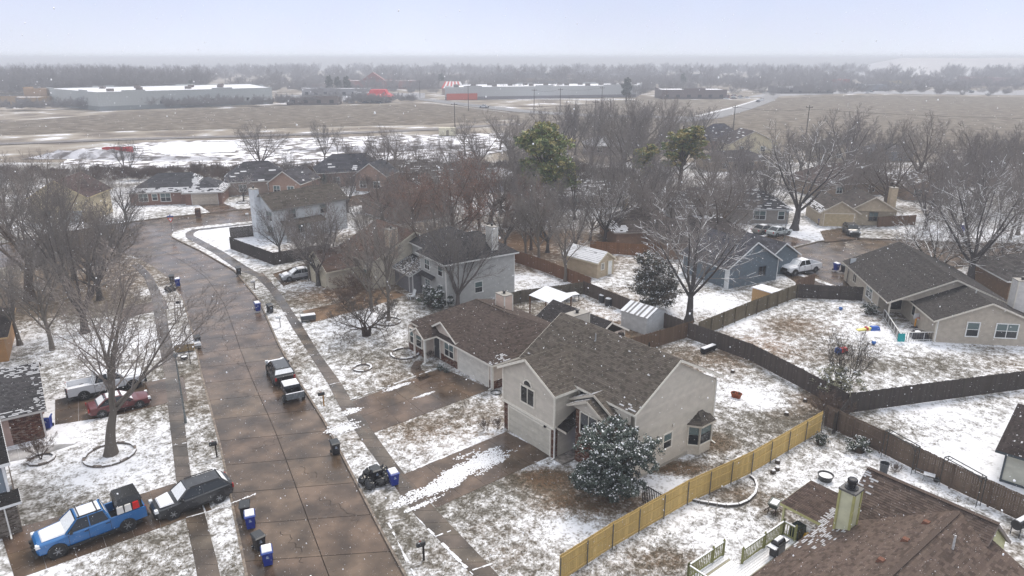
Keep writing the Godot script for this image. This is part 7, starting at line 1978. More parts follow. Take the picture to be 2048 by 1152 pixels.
func place_street_things() -> void:
	var face := turn_to(62.0)
	var s := turn_to(150.0)
	bin_black = make_bin("trash_bin", C(30, 31, 34), C(44, 48, 52), false, "black wheeled bin alone at the kerb near the neighbour's snowy driveway mouth", V(Vector2(-13.15, -46.54), -0.11), s)
	bin_blue = make_bin("recycling_bin", C(14, 44, 130), C(20, 50, 126), true, "blue snow topped bin beside the pile of black bags", V(Vector2(-8.14, -42.37), 0.0), s)
	for b in [[1, Vector2(-16.40, -37.82), -0.11, "upper of the two blue snow topped bins by the left kerb"], [1, Vector2(-14.22, -34.43), -0.11, "lower blue snow topped bin by the left kerb at the bottom"], [0, Vector2(-17.08, -38.84), -0.11, "black bin behind the upper blue bin by the left kerb"], [0, Vector2(-15.17, -35.76), -0.11, "black bin behind the lower blue bin by the left kerb"], [1, Vector2(-29.50, -77.60), 0.0, "blue bin beside a black bin on the right verge up the street"], [0, Vector2(-27.83, -76.92), 0.0, "black bin beside the blue one on the right verge up the street"], [0, Vector2(-37.04, -92.18), 0.0, "black bin alone on the right verge near the corner"], [1, Vector2(-43.12, -87.29), -0.1, "blue bin beside the bag pile on the left verge up the street"], [0, Vector2(-44.32, -88.36), 0.0, "black bin behind the bag pile on the left verge up the street"], [0, Vector2(-32.21, -67.48), -0.1, "black snow topped bin beside the discarded furniture"], [1, Vector2(-36.83, -50.22), 0.0, "blue bin against the red brick corner at the left"], [1, Vector2(44.78, -94.08), 0.0, "blue bin on the cul de sac corner"], [0, Vector2(45.39, -93.12), 0.0, "dark bin beside the blue bin on the cul de sac corner"], [1, Vector2(54.22, -122.11), 0.0, "blue bin at the left side of the tan garage door"], [1, Vector2(55.18, -122.50), 0.0, "second blue bin at the left side of the tan garage door"], [1, Vector2(76.44, -117.57), 0.0, "blue bin among trees beyond the cul de sac at the right"], [0, Vector2(-2.06, -130.44), 0.0, "dark bin behind the trees by the side street"], [0, Vector2(-9.45, -42.80), 0.0, "black bin with snow on its lid in the middle of the bag pile"]]:
		var at := V(b[1], b[2])
		copy(bin_blue if b[0] else bin_black, at, s + rr(-0.3, 0.3), b[3], "wheeled bins along the kerb")
	bag_pile(V(Vector2(-9.52, -42.80)), [[-0.75, 0.3], [-0.6, -0.5], [0.1, -0.75], [0.75, -0.3], [0.5, 0.55], [-0.25, 0.7], [0.85, 0.25], [-0.1, 1.0], [0.4, -0.95]], "of the heap round the black bin on the right verge", 0.36)
	bag_pile(V(Vector2(-43.08, -85.22)), [[-0.4, 0.2], [0.4, 0.1], [0.0, -0.5], [0.1, 0.6]], "of the heap by the blue bin on the left verge", 0.34)
	# mailboxes
	for m in [[Vector2(-21.74, -45.92), C(34, 34, 36), C(48, 40, 36), "black mailbox on a dark post by the left kerb near the grey wagon"], [Vector2(-15.88, -53.97), C(30, 30, 32), C(176, 132, 74), "dark mailbox on a yellow wood post by the trailer"], [Vector2(-25.29, -72.45), C(214, 216, 218), C(206, 204, 200), "white mailbox on a white post by the right verge"], [Vector2(-38.36, -77.43), C(30, 30, 32), C(60, 52, 46), "black mailbox by the upper left kerb"], [Vector2(-32.54, -85.43), C(190, 190, 190), C(90, 74, 60), "pale mailbox on a brown post up the street"], [Vector2(-47.74, -126.14), C(200, 202, 206), C(200, 200, 200), "white mailbox at the side street by the white house"], [Vector2(-5.16, -34.64), C(40, 40, 42), C(50, 46, 42), "dark mailbox post at the corner of the bottom verge"]]:
		mailbox(m[0], m[1], m[2], m[3])
	var bm := thing("brick_mailbox", "square brick mailbox pillar at the kerb of the brick ranch", "mailbox", V(Vector2(-57.86, -128.69)), 0.3)
	var mb := MB.new()
	for f in [[Vector3(-0.45, 0, 0.4), Vector3(0.45, 0, 0.4)], [Vector3(0.45, 0, 0.4), Vector3(0.45, 0, -0.4)], [Vector3(0.45, 0, -0.4), Vector3(-0.45, 0, -0.4)], [Vector3(-0.45, 0, -0.4), Vector3(-0.45, 0, 0.4)]]: brick_wall(mb, f[0], f[1], 1.5, BRICKS)
	mb.k = C(150, 130, 116)
	mb.taper(-0.5, 0.5, 1.5, 1.66, -0.45, 0.45, 0.12, 0.12)
	part("pillar", mb, M.brick, bm)
	var bx := MB.new()
	bx.k = C(40, 40, 42)
	bx.box(-0.12, 0.12, 1.0, 1.25, 0.4, 0.48)
	part("mail_door", bx, M.plastic, bm)
	# street lamp on the left verge
	var sl := thing("street_lamp", "slim grey street lamp pole on the left verge", "street lamp", V(Vector2(-26.26, -51.03)))
	var p := MB.new()
	p.k = C(150, 156, 156)
	var top: float = 5.7
	p.lathe(Vector3.ZERO, [Vector2(0.11, 0), Vector2(0.11, 0.5), Vector2(0.08, 0.6), Vector2(0.055, top), Vector2(0, top + 0.02)], 9)
	part("pole", p, M.steel, sl)
	var hd := MB.new()
	hd.k = C(120, 124, 126)
	hd.lathe(Vector3(0, top, 0), [Vector2(0.07, 0), Vector2(0.19, 0.12), Vector2(0.2, 0.3), Vector2(0.12, 0.42), Vector2(0, 0.46)], 10)
	part("lamp_head", hd, M.plastic, sl)
	var s2 := copy(sl, V(Vector2(41.44, -105.07)), 0.0, "grey lamp pole beside the cul de sac driveway left of the wide tree")
	# yield sign with street names
	var ys := thing("yield_sign", "red and white yield sign under a blue street name plate at the corner", "sign", V(Vector2(-56.95, -116.13)), 0.25)
	var po := MB.new()
	po.k = C(120, 122, 122)
	po.box(-0.03, 0.03, 0, 3.0, -0.03, 0.03)
	part("post", po, M.steel, ys)
	for lay in [[0.48, 0.036, C(190, 24, 28)], [0.28, 0.046, C(226, 226, 226)]]:
		var y := MB.new()
		y.k = lay[2]
		var c := Vector3(0, 2.3, lay[1]); var r: float = lay[0]
		var a := c + Vector3(-r, r * 0.6, 0); var b := c + Vector3(r, r * 0.6, 0); var d := c + Vector3(0, -r * 1.1, 0)
		y.tri(a, b, d); y.tri(a - Vector3(0, 0, 0.006), d - Vector3(0, 0, 0.006), b - Vector3(0, 0, 0.006))
		part("plate", y, M.plastic, ys)
	for i in 2:
		var n := MB.new()
		n.k = C(40, 70, 150)
		if i == 0: n.box(-0.5, 0.5, 2.74, 2.92, -0.01, 0.01)
		else: n.box(-0.01, 0.01, 2.95, 3.13, -0.5, 0.5)
		part("name_plate", n, M.plastic, ys)
	# furniture left at the kerb
	var mt := thing("mattress", "snow covered white mattress lying on the left verge", "mattress", V(Vector2(-32.69, -66.82)), 0.5)
	var q := MB.new()
	q.k = C(214, 216, 220)
	q.taper(-1.0, 1.0, 0.25, 0.5, -0.7, 0.7, 0.06, 0.06)
	part("cushion", q, M.snow, mt)
	var q2 := MB.new()
	q2.k = C(150, 146, 140)
	q2.box(-0.95, 0.95, 0.0, 0.25, -0.66, 0.66)
	part("box_spring", q2, M.dull, mt)
	var ds := thing("dresser", "long tan dresser with snow on top discarded on the verge", "dresser", V(Vector2(-32.74, -65.66)), 0.35)
	var e := MB.new()
	e.k = C(170, 148, 112)
	e.box(-0.9, 0.9, 0.1, 0.85, -0.25, 0.25)
	part("carcass", e, M.wood, ds)
	for i in 3:
		var dr := MB.new()
		dr.k = C(160, 138, 102)
		dr.box(-0.85 + i * 0.58, -0.31 + i * 0.58, 0.18, 0.78, 0.25, 0.28)
		part("drawer", dr, M.wood, ds)
	var sn := MB.new()
	sn.k = Color(0.8, 0.81, 0.84)
	sn.taper(-0.9, 0.9, 0.85, 0.91, -0.25, 0.25, 0.04, 0.04)
	part("snow", sn, M.snow, ds)
	for x in [-0.8, 0.8]:
		var lg := MB.new()
		lg.k = C(150, 128, 92)
		lg.box(x - 0.05, x + 0.05, 0, 0.1, -0.2, 0.2)
		part("leg", lg, M.wood, ds)
	var fp := thing("fire_pit", "round black snow filled fire pit bowl in front of the dresser", "fire pit", V(Vector2(-31.98, -63.80)))
	bowl(fp, 0.38, 0.32, C(28, 28, 32))
	var hk := thing("shepherd_hook", "tall dark hooked pole standing by the discarded dresser", "pole", V(Vector2(-30.88, -62.61)))
	var hm := MB.new()
	hm.k = C(34, 30, 30)
	var top2: float = 3.9
	hm.tube(PackedVector3Array([Vector3(0, 0, 0), Vector3(0, top2 * 0.75, 0), Vector3(-0.12, top2 * 0.85, 0), Vector3(0.02, top2 * 0.95, 0), Vector3(0.1, top2, 0)]), PackedFloat32Array([0.035, 0.03, 0.05, 0.06, 0.02]), 6)
	part("pole", hm, M.plastic, hk)
	# old bench-like frame by the curved driveway
	var st := thing("metal_cart", "overturned metal cart with snowy top beside the right sidewalk", "cart", V(Vector2(-22.74, -74.31)), 0.4)
	var cb := MB.new()
	cb.k = C(60, 62, 66)
	cb.box(-0.8, 0.8, 0.25, 0.75, -0.35, 0.35)
	part("tub", cb, M.plastic, st)
	var cs := MB.new()
	cs.k = Color(0.8, 0.81, 0.84)
	cs.taper(-0.8, 0.8, 0.75, 0.81, -0.35, 0.35, 0.05, 0.05)
	part("snow", cs, M.snow, st)
	for x in [-0.7, 0.7]:
		var lg := MB.new()
		lg.k = C(50, 50, 52)
		lg.box(x - 0.04, x + 0.04, 0, 0.25, -0.33, 0.33)
		part("leg", lg, M.plastic, st)
	# rings of edging stones and their snow
	for r in [[Vector2(-29.77, -46.19), 1.6, 18, "ring of edging stones round the maple"], [Vector2(-34.41, -45.51), 0.75, 10, "small ring of edging stones round the bare shrub"], [Vector2(-14.15, -61.57), 0.75, 10, "ring of white stones round the sapling"], [Vector2(-13.75, -73.99), 1.25, 14, "ring of stones round the tall straight tree"], [Vector2(-10.62, -65.03), 1.3, 14, "ring of stones by the porch of the beige ranch"], [Vector2(-54.51, -142.46), 1.3, 12, "ring of stones round the frosty tree"]]:
		stone_ring(r[0], r[1], r[2], r[3])

func bag_pile(at: Vector3, spots: Array, where: String, size: float) -> void:
	var i := 0
	for p in spots:
		var o := thing("rubbish_bag", "black rubbish bag %s" % where, "rubbish bag", at + Vector3(p[0], 0, p[1]), rr(0, TAU), "rubbish bags %s" % where)
		var m := MB.new()
		m.k = C(18, 18, 20)
		m.ell(Vector3(0, size * 0.85, 0), Vector3(size * rr(0.9, 1.2), size * 0.85, size), 9, 14, 0.07, i * 3 + 1)
		part("sack", m, M.bag, o)
		var n := MB.new()
		n.k = C(18, 18, 20)
		n.lathe(Vector3(0, size * 1.6, 0), [Vector2(0.1, 0), Vector2(0.04, 0.07), Vector2(0.09, 0.16), Vector2(0.0, 0.13)], 7)
		part("knot", n, M.bag, o)
		i += 1

func mailbox(at: Vector2, k: Color, pk: Color, label: String) -> void:
	var o := thing("mailbox", label, "mailbox", V(at), turn_to(-118.0), "mailboxes")
	var p := MB.new()
	p.k = pk
	p.box(-0.05, 0.05, 0, 1.12, -0.05, 0.05)
	p.box(-0.1, 0.35, 0.98, 1.04, -0.04, 0.04)
	part("post", p, M.wood, o)
	var b := MB.new()
	b.k = k
	var rings := []
	for x in [-0.12, 0.42]:
		var r := []
		for i in 9:
			var a := PI * i / 8
			r.append(Vector3(x, 1.2 + sin(a) * 0.11, cos(a) * 0.1))
		r.append(Vector3(x, 1.05, -0.1)); r.append(Vector3(x, 1.05, 0.1))
		rings.append(r)
	b.loft(rings)
	b.fan(rings[0]); b.fan(rings[1])
	part("box", b, M.plastic, o)
	var f := MB.new()
	f.k = C(170, 30, 26)
	f.box(0.1, 0.2, 1.18, 1.3, 0.105, 0.12)
	part("flag", f, M.plastic, o)

func bowl(o: Node, r: float, h: float, k: Color) -> void:
	var m := MB.new()
	m.k = k
	m.lathe(Vector3.ZERO, [Vector2(r * 0.6, 0), Vector2(r * 0.8, 0.05), Vector2(r * 0.86, h * 0.5), Vector2(r, h), Vector2(r * 0.9, h), Vector2(r * 0.8, h * 0.75)], 18)
	part("bowl", m, M.plastic, o)
	var n := MB.new()
	n.k = Color(0.8, 0.81, 0.84)
	n.lathe(Vector3(0, h * 0.78, 0), [Vector2(r * 0.82, 0), Vector2(r * 0.4, 0.03), Vector2(0.001, 0.04)], 18)
	part("snow", n, M.snow, o)

func stone_ring(at: Vector2, r: float, n: int, label: String) -> void:
	var o := thing("stone_ring", label, "garden edging", V(at), 0.0)
	for i in n:
		var a := TAU * i / n; var b := TAU * (i + 0.92) / n
		var m := MB.new()
		m.k = shade(C(120, 110, 102), 0.15)
		var p := [Vector3(cos(a) * r, 0, sin(a) * r), Vector3(cos(b) * r, 0, sin(b) * r), Vector3(cos(b) * (r + 0.18), 0, sin(b) * (r + 0.18)), Vector3(cos(a) * (r + 0.18), 0, sin(a) * (r + 0.18))]
		var t := []
		for e in p: t.append(e + Vector3.UP * 0.15)
		m.hexa(p + t)
		var st := part("stone", m, M.kerb, o)
		if i % 3 == 1: continue
		var s := MB.new()
		s.k = Color(0.8, 0.81, 0.84)
		var l := []
		for e in t: l.append(e + Vector3.UP * 0.035)
		s.hexa(t + l)
		part("snow", s, M.snow, st)


# ---------- yards ----------
func place_yard_things() -> void:
	garden_sheds()
	deck()
	# trellis arches by the grey fence
	for a in [[Vector2(27.55, -46.05), Vector2(28.48, -43.67), "black metal trellis arch left, against the grey fence"], [Vector2(29.75, -42.43), Vector2(30.72, -39.91), "black metal trellis arch right, against the grey fence near the pale house"]]:
		var p: Vector2 = a[0]; var q: Vector2 = a[1]
		var s := (q - p).normalized(); var side := -s.orthogonal() * 0.4
		var o := thing("trellis_arch", a[2], "trellis", V(p))
		var base := V(p)
		for e in [p, q, p + side, q + side]:
			var m := MB.new()
			m.k = C(36, 40, 42)
			m.lathe(V(e) - base, [Vector2(0.025, 0), Vector2(0.025, 2.2), Vector2(0, 2.2)], 6)
			part("leg", m, M.plastic, o)
		for e in [[p, q], [p + side, q + side], [p, p + side], [q, q + side]]:
			var m := MB.new()
			m.k = C(36, 40, 42)
			m.beam(V(e[0], 2.2) - base, V(e[1], 2.2) - base, 0.05, 0.05)
			if e[0].distance_to(e[1]) > 1.0:
				var d: Vector2 = (e[1] - e[0]).normalized() * 0.35
				m.beam(V(e[0], 1.85) - base, V(e[0] + d, 2.2) - base, 0.035, 0.035); m.beam(V(e[1], 1.85) - base, V(e[1] - d, 2.2) - base, 0.035, 0.035)
			part("bar", m, M.plastic, o)
	# things standing on the snow behind the brown roofed house
	bowl(thing("fire_pit", "round black snow filled fire pit behind the brown roof gazebo", "fire pit", V(Vector2(21.81, -42.92))), 0.55, 0.45, C(44, 44, 46))
	var wb := thing("wheelbarrow", "dark grey wheelbarrow with snow in its tray by the gazebo roof", "wheelbarrow", V(Vector2(16.94, -39.26)), 0.9)
	var m := MB.new()
	m.k = C(66, 72, 66)
	m.taper(-0.4, 0.5, 0.75, 0.35, -0.35, 0.35, 0.18, 0.16)
	part("tray", m, M.plastic, wb)
	var n := MB.new()
	n.k = Color(0.8, 0.81, 0.84)
	n.taper(-0.36, 0.44, 0.66, 0.76, -0.3, 0.3, 0.08, 0.08)
	part("snow", n, M.snow, wb)
	var f := MB.new()
	f.k = C(60, 44, 34)
	for s in [-1, 1]:
		f.beam(Vector3(0.7, 0.3, s * 0.08), Vector3(-1.0, 0.55, s * 0.3), 0.05, 0.05); f.beam(Vector3(-0.3, 0.4, s * 0.22), Vector3(-0.4, 0, s * 0.25), 0.04, 0.04)
	part("frame", f, M.wood, wb)
	var w := MB.new()
	w.lathe(Vector3(0.7, 0.2, -0.05), [Vector2(0.001, 0), Vector2(0.2, 0.0), Vector2(0.2, 0.1), Vector2(0.001, 0.1)], 14, Vector3(0, 0, 1))
	part("wheel", w, M.rubber, wb)
	var tb := thing("trash_barrel", "dark grey open barrel at the peak of the brown roof by the fence", "barrel", V(Vector2(26.22, -43.67)))
	var b := MB.new()
	b.k = C(54, 58, 62)
	b.lathe(Vector3.ZERO, [Vector2(0.24, 0), Vector2(0.3, 0.85), Vector2(0.33, 0.87), Vector2(0.29, 0.9), Vector2(0.24, 0.3), Vector2(0.0, 0.3)], 16)
	part("drum", b, M.plastic, tb)
	var bs := MB.new()
	bs.k = C(50, 54, 58)
	bs.lathe(Vector3(0, 0.0, 0), [Vector2(0.26, 0.0), Vector2(0.28, 0.05), Vector2(0.27, 0.08)], 16)
	part("foot_ring", bs, M.plastic, tb)
	# garden cart against the grey fence
	var gc := thing("garden_cart", "small metal garden cart with snow leaning at the grey fence between the arches", "cart", V(Vector2(28.95, -42.92)), -0.6)
	var c := MB.new()
	c.k = C(120, 124, 126)
	for s in [-1, 1]:
		c.beam(Vector3(-0.9, 0.5, s * 0.3), Vector3(0.7, 0.35, s * 0.3), 0.04, 0.04); c.beam(Vector3(-0.2, 0.45, s * 0.3), Vector3(-0.3, 0.0, s * 0.3), 0.03, 0.03)
	for i in 6: c.beam(Vector3(-0.5 + i * 0.22, 0.45 - i * 0.02, -0.3), Vector3(-0.5 + i * 0.22, 0.45 - i * 0.02, 0.3), 0.03, 0.03)
	part("frame", c, M.steel, gc)
	var cw := MB.new()
	cw.lathe(Vector3(0.5, 0.18, -0.05), [Vector2(0.001, 0), Vector2(0.18, 0), Vector2(0.18, 0.1), Vector2(0.001, 0.1)], 12, Vector3(0, 0, 1))
	part("wheel", cw, M.rubber, gc)
	var cs := MB.new()
	cs.k = Color(0.8, 0.81, 0.84)
	cs.box(-0.3, 0.4, 0.46, 0.5, -0.2, 0.25)
	part("snow", cs, M.snow, gc)
	# charcoal grill at the right edge
	var gr := thing("charcoal_grill", "black barrel grill with snow on top at the right edge by the grey fence", "grill", V(Vector2(31.26, -37.03)), 0.5)
	var gm := MB.new()
	gm.k = C(36, 38, 40)
	gm.lathe(Vector3(-0.5, 0.8, 0), [Vector2(0.001, 0), Vector2(0.32, 0), Vector2(0.32, 1.0), Vector2(0.001, 1.0)], 14, Vector3(1, 0, 0))
	part("barrel", gm, M.plastic, gr)
	for x in [-0.4, 0.4]:
		for z in [-0.25, 0.25]:
			var lm := MB.new()
			lm.k = C(36, 38, 40)
			lm.box(x - 0.025, x + 0.025, 0, 0.7, z - 0.025, z + 0.025)
			part("leg", lm, M.plastic, gr)
	var gs := MB.new()
	gs.k = Color(0.8, 0.81, 0.84)
	gs.taper(-0.45, 0.45, 1.1, 1.15, -0.15, 0.15, 0.04, 0.04)
	part("snow", gs, M.snow, gr)
	# bed edging under snow behind the yellow fence
	var ge := thing("garden_edging", "curved row of snowy edging blocks in the yard behind the yellow fence", "garden edging", V(Vector2(15.09, -41.43)))
	var pts := [Vector2(11.98, -40.46), Vector2(12.42, -40.24), Vector2(14.02, -39.80), Vector2(14.90, -39.91), Vector2(15.63, -40.35), Vector2(16.35, -41.14), Vector2(16.77, -42.02), Vector2(16.89, -42.80), Vector2(16.70, -43.29)]
	for i in pts.size() - 1:
		var a: Vector2 = pts[i]; var z: Vector2 = pts[i + 1]
		var nb := maxi(1, int(a.distance_to(z) / 0.45))
		for j in nb:
			var e := MB.new()
			e.k = shade(C(96, 90, 86), 0.2)
			var p0 := V(a.lerp(z, float(j) / nb), 0.09) - ge.position; var p1 := V(a.lerp(z, (j + 0.92) / nb), 0.09) - ge.position
			e.beam(p0, p1, 0.16, 0.18)
			var st := part("block", e, M.kerb, ge)
			var s := MB.new()
			s.k = Color(0.8, 0.81, 0.84)
			s.beam(p0 + Vector3.UP * 0.105, p1 + Vector3.UP * 0.105, 0.15, 0.03)
			part("snow", s, M.snow, st)
	for p in [[Vector2(19.27, -45.10), "upper of the three small stumps in the snow"], [Vector2(18.91, -44.18), "middle one of the three small stumps in the snow"], [Vector2(18.49, -43.80), "lowest of the three small stumps in the snow"], [Vector2(20.61, -60.67), "short stump in the yard behind the two storey house"], [Vector2(25.07, -54.79), "stump near the corner of the dark fence"], [Vector2(22.60, -52.38), "stump beside the yellow fence on its outer side"]]:
		var o := thing("stump", p[1], "stump", V(p[0]))
		var e := MB.new()
		e.k = C(92, 82, 74)
		e.lathe(Vector3.ZERO, [Vector2(0.2, 0), Vector2(0.16, 0.25), Vector2(0.0, 0.25)], 9)
		part("wood", e, M.wood, o)
		var s := MB.new()
		s.k = Color(0.8, 0.81, 0.84)
		s.lathe(Vector3(0, 0.25, 0), [Vector2(0.15, 0), Vector2(0.1, 0.04), Vector2(0, 0.05)], 9)
		part("snow", s, M.snow, o)
	# raised planter and pots behind the two storey house
	var pl := thing("planter_box", "long dark planter bench with snowy top by the weathered fence", "planter", V(Vector2(19.59, -65.53)), -deg_to_rad(-38.0))
	var pm := MB.new()
	pm.k = C(48, 46, 46)
	pm.box(-0.95, 0.95, 0.2, 0.6, -0.25, 0.25)
	part("trough", pm, M.wood, pl)
	for x in [-0.8, 0.8]:
		var lg := MB.new()
		lg.k = C(44, 42, 42)
		lg.box(x - 0.06, x + 0.06, 0, 0.2, -0.2, 0.2)
		part("leg", lg, M.wood, pl)
	var ps := MB.new()
	ps.k = Color(0.82, 0.83, 0.86)
	ps.taper(-0.93, 0.93, 0.6, 0.66, -0.23, 0.23, 0.03, 0.03)
	part("snow", ps, M.snow, pl)
	var pots := [Vector2(19.25, -55.64), Vector2(19.54, -55.45)]
	for i in 2:
		var o := thing("clay_pot", ["left of two orange clay pots in the back yard", "right of two orange clay pots in the back yard"][i], "pot", V(pots[i]))
		var e := MB.new()
		e.k = C(150, 84, 56)
		e.lathe(Vector3.ZERO, [Vector2(0.2, 0), Vector2(0.28, 0.35), Vector2(0.32, 0.36), Vector2(0.31, 0.44), Vector2(0.26, 0.44), Vector2(0.22, 0.3), Vector2(0, 0.3)], 14)
		part("vessel", e, M.dull, o)
		var g := MB.new()
		g.k = C(60, 50, 42)
		g.disc(Vector3(0, 0.36, 0), 0.25, 12, Vector3.UP)
		part("soil", g, M.soil, o)
	for t in [[Vector2(10.84, -80.79), "left of two black compost tubs in the middle yard"], [Vector2(11.45, -79.52), "right of two black compost tubs in the middle yard"]]:
		var o := thing("black_tub", t[1], "tub", V(t[0]))
		var e := MB.new()
		e.k = C(40, 40, 44)
		e.lathe(Vector3.ZERO, [Vector2(0.42, 0), Vector2(0.46, 0.85), Vector2(0.4, 0.9), Vector2(0, 0.9)], 14)
		part("drum", e, M.plastic, o)
		var s := MB.new()
		s.k = Color(0.8, 0.81, 0.84)
		s.lathe(Vector3(0, 0.9, 0), [Vector2(0.38, 0), Vector2(0.3, 0.06), Vector2(0, 0.07)], 14)
		part("snow", s, M.snow, o)
	var pt := thing("patio_table", "dark patio table under snow behind the patio cover", "table", V(Vector2(7.16, -81.53)), 0.4)
	var tm := MB.new()
	tm.k = C(58, 60, 66)
	tm.box(-0.95, 0.95, 0.7, 0.75, -0.6, 0.6)
	part("table_top", tm, M.plastic, pt)
	var ts := MB.new()
	ts.k = Color(0.8, 0.81, 0.84)
	ts.taper(-0.9, 0.9, 0.75, 0.81, -0.55, 0.55, 0.04, 0.04)
	part("snow", ts, M.snow, pt)
	for x in [-0.8, 0.8]:
		for z in [-0.5, 0.5]:
			var lg := MB.new()
			lg.k = C(58, 60, 66)
			lg.box(x - 0.04, x + 0.04, 0, 0.7, z - 0.04, z + 0.04)
			part("leg", lg, M.plastic, pt)
	# white porch chair
	var ch := thing("white_lawn_chair", "white wooden lawn chair beside the grey two storey house", "chair", V(Vector2(-12.25, -81.90)), -1.0)
	var cm := MB.new()
	cm.k = C(222, 224, 226)
	cm.box(-0.3, 0.3, 0.36, 0.42, -0.35, 0.3)
	part("seat", cm, M.paint, ch)
	for i in 5:
		var sl := MB.new()
		sl.k = C(222, 224, 226)
		sl.beam(Vector3(-0.26 + i * 0.13, 0.4, -0.3), Vector3(-0.28 + i * 0.14, 1.15, -0.55), 0.1, 0.03)
		part("back_slat", sl, M.paint, ch)
	for x in [-0.32, 0.32]:
		var lg := MB.new()
		lg.k = C(222, 224, 226)
		lg.box(x - 0.03, x + 0.03, 0, 0.6, 0.2, 0.3); lg.box(x - 0.03, x + 0.03, 0, 0.5, -0.4, -0.3); lg.box(x - 0.06, x + 0.06, 0.6, 0.63, -0.45, 0.35)
		part("leg", lg, M.paint, ch)
	play_things()
	# hoses and dry plants are left to the lawn; a trampoline-like coil by the wall
	var hs := thing("garden_hose", "coiled dark hose in the snow by the beige ranch corner", "hose", V(Vector2(-1.40, -56.41)))
	var hm := MB.new()
	hm.k = C(52, 58, 56)
	var hp := PackedVector3Array(); var hr := PackedFloat32Array()
	for i in 50:
		var a := i * 0.42
		hp.append(Vector3(cos(a) * (0.45 + 0.02 * sin(a * 1.7)), 0.03 + i * 0.0012, sin(a) * (0.4 + 0.05 * sin(a * 2.3))))
		hr.append(0.02)
	hm.tube(hp, hr, 5)
	part("coil", hm, M.plastic, hs)

func garden_sheds() -> void:
	# tan garden shed with a snowy gable roof
	var h := house("garden_shed", "tan garden shed with snow white gable roof and white door", Vector2(9.56, -92.18), 47, C(190, 192, 196), C(206, 196, 170), 0.3, 0.9)
	h.n.set_meta("category", "shed")
	walls(h, -3.6, 2.6, 0, 3.4, 2.2, C(180, 163, 138), 3.3, true, false, true)
	h.snow = func(_p): return rng.randf() < 0.95
	gable(h, -3.6, 2.6, 0, 3.4, 2.3, 3.4, true, 0.25, 0.25)
	h.trim.k = C(206, 180, 132)
	window(h, P(2.6, 1.0, 1.1), "right", 0.5, 0.8, "grid", C(226, 222, 210))
	door(h, P(2.62, 2.5, 0.1), "right", C(226, 226, 222), 0.8, 1.9)
	done(h, null, M.snow)
	# grey metal shed
	var m := house("metal_shed", "grey ribbed metal shed with snow streaked roof behind the two storey house", Vector2(14.22, -70.10), 47, C(150, 152, 156), C(170, 172, 174))
	m.n.set_meta("category", "shed")
	var w := MB.new()
	var cs := [P(-3.4, 0, 0), P(0, 0, 0), P(0, 3.4, 0), P(-3.4, 3.4, 0)]
	for i in 4:
		var a: Vector3 = cs[i]; var b: Vector3 = cs[(i + 1) % 4]
		var n := int(a.distance_to(b) / 0.18)
		var out := ((b - a).normalized()).cross(Vector3.UP) * 0.02
		for j in n:
			w.k = shade(C(186, 188, 190), 0.03)
			var p := a.lerp(b, float(j) / n); var q := a.lerp(b, (j + 0.5) / n); var r := a.lerp(b, float(j + 1) / n)
			w.q(p, p + Vector3.UP * 1.95, q + out + Vector3.UP * 1.95, q + out); w.q(q + out, q + out + Vector3.UP * 1.95, r + Vector3.UP * 1.95, r)
	w.tri(P(0, 0, 1.95), P(0, 1.7, 2.6), P(0, 3.4, 1.95)); w.tri(P(-3.4, 3.4, 1.95), P(-3.4, 1.7, 2.6), P(-3.4, 0, 1.95))
	part("wall", w, M.paint, m.n)
	var r := MB.new()
	for s in 2:
		for j in 14:
			var a0 := -3.52 + j * 0.26; var a1 := a0 + 0.26
			r.k = Color(0.78, 0.79, 0.82) if (j * 7 + s * 3) % 5 < 3 else C(120, 118, 118)
			var b0 := -0.12 if s == 0 else 3.52
			var y := 0.012 * (j % 2)
			r.q(P(a0, b0, 1.9 + y), P(a0, 1.7, 2.64 + y), P(a1, 1.7, 2.64 + y), P(a1, b0, 1.9 + y))
	part("roof", r, M.paint, m.n)
	# plywood crate
	var c := thing("plywood_crate", "tan plywood crate shed with flat snowy lid by the slate blue house", "shed", V(Vector2(30.40, -80.60)), -deg_to_rad(55))
	var b := MB.new()
	b.k = C(196, 158, 112)
	b.box(-1.3, 1.3, 0, 1.7, -0.9, 0.9)
	part("box", b, M.wood, c)
	var l := MB.new()
	l.k = Color(0.84, 0.85, 0.88)
	l.taper(-1.42, 1.42, 1.7, 1.8, -1.0, 1.0, 0.03, 0.03)
	part("lid_snow", l, M.snow, c)
	# stack of snowy boards behind it
	var st := thing("board_stack", "stack of snow covered boards leaning behind the plywood crate", "boards", V(Vector2(33.96, -83.44)), -deg_to_rad(55))
	for i in 5:
		var e := MB.new()
		e.k = Color(0.78, 0.79, 0.82) if i % 2 else C(150, 120, 92)
		e.box(-1.4, 1.4, 0.1 + i * 0.1, 0.16 + i * 0.1, -0.8 + i * 0.3, -0.6 + i * 0.3)
		e.box(-0.1, 0.1, 0, 0.1 + i * 0.1, -0.8 + i * 0.3, -0.6 + i * 0.3)
		part("board", e, M.wood, st)

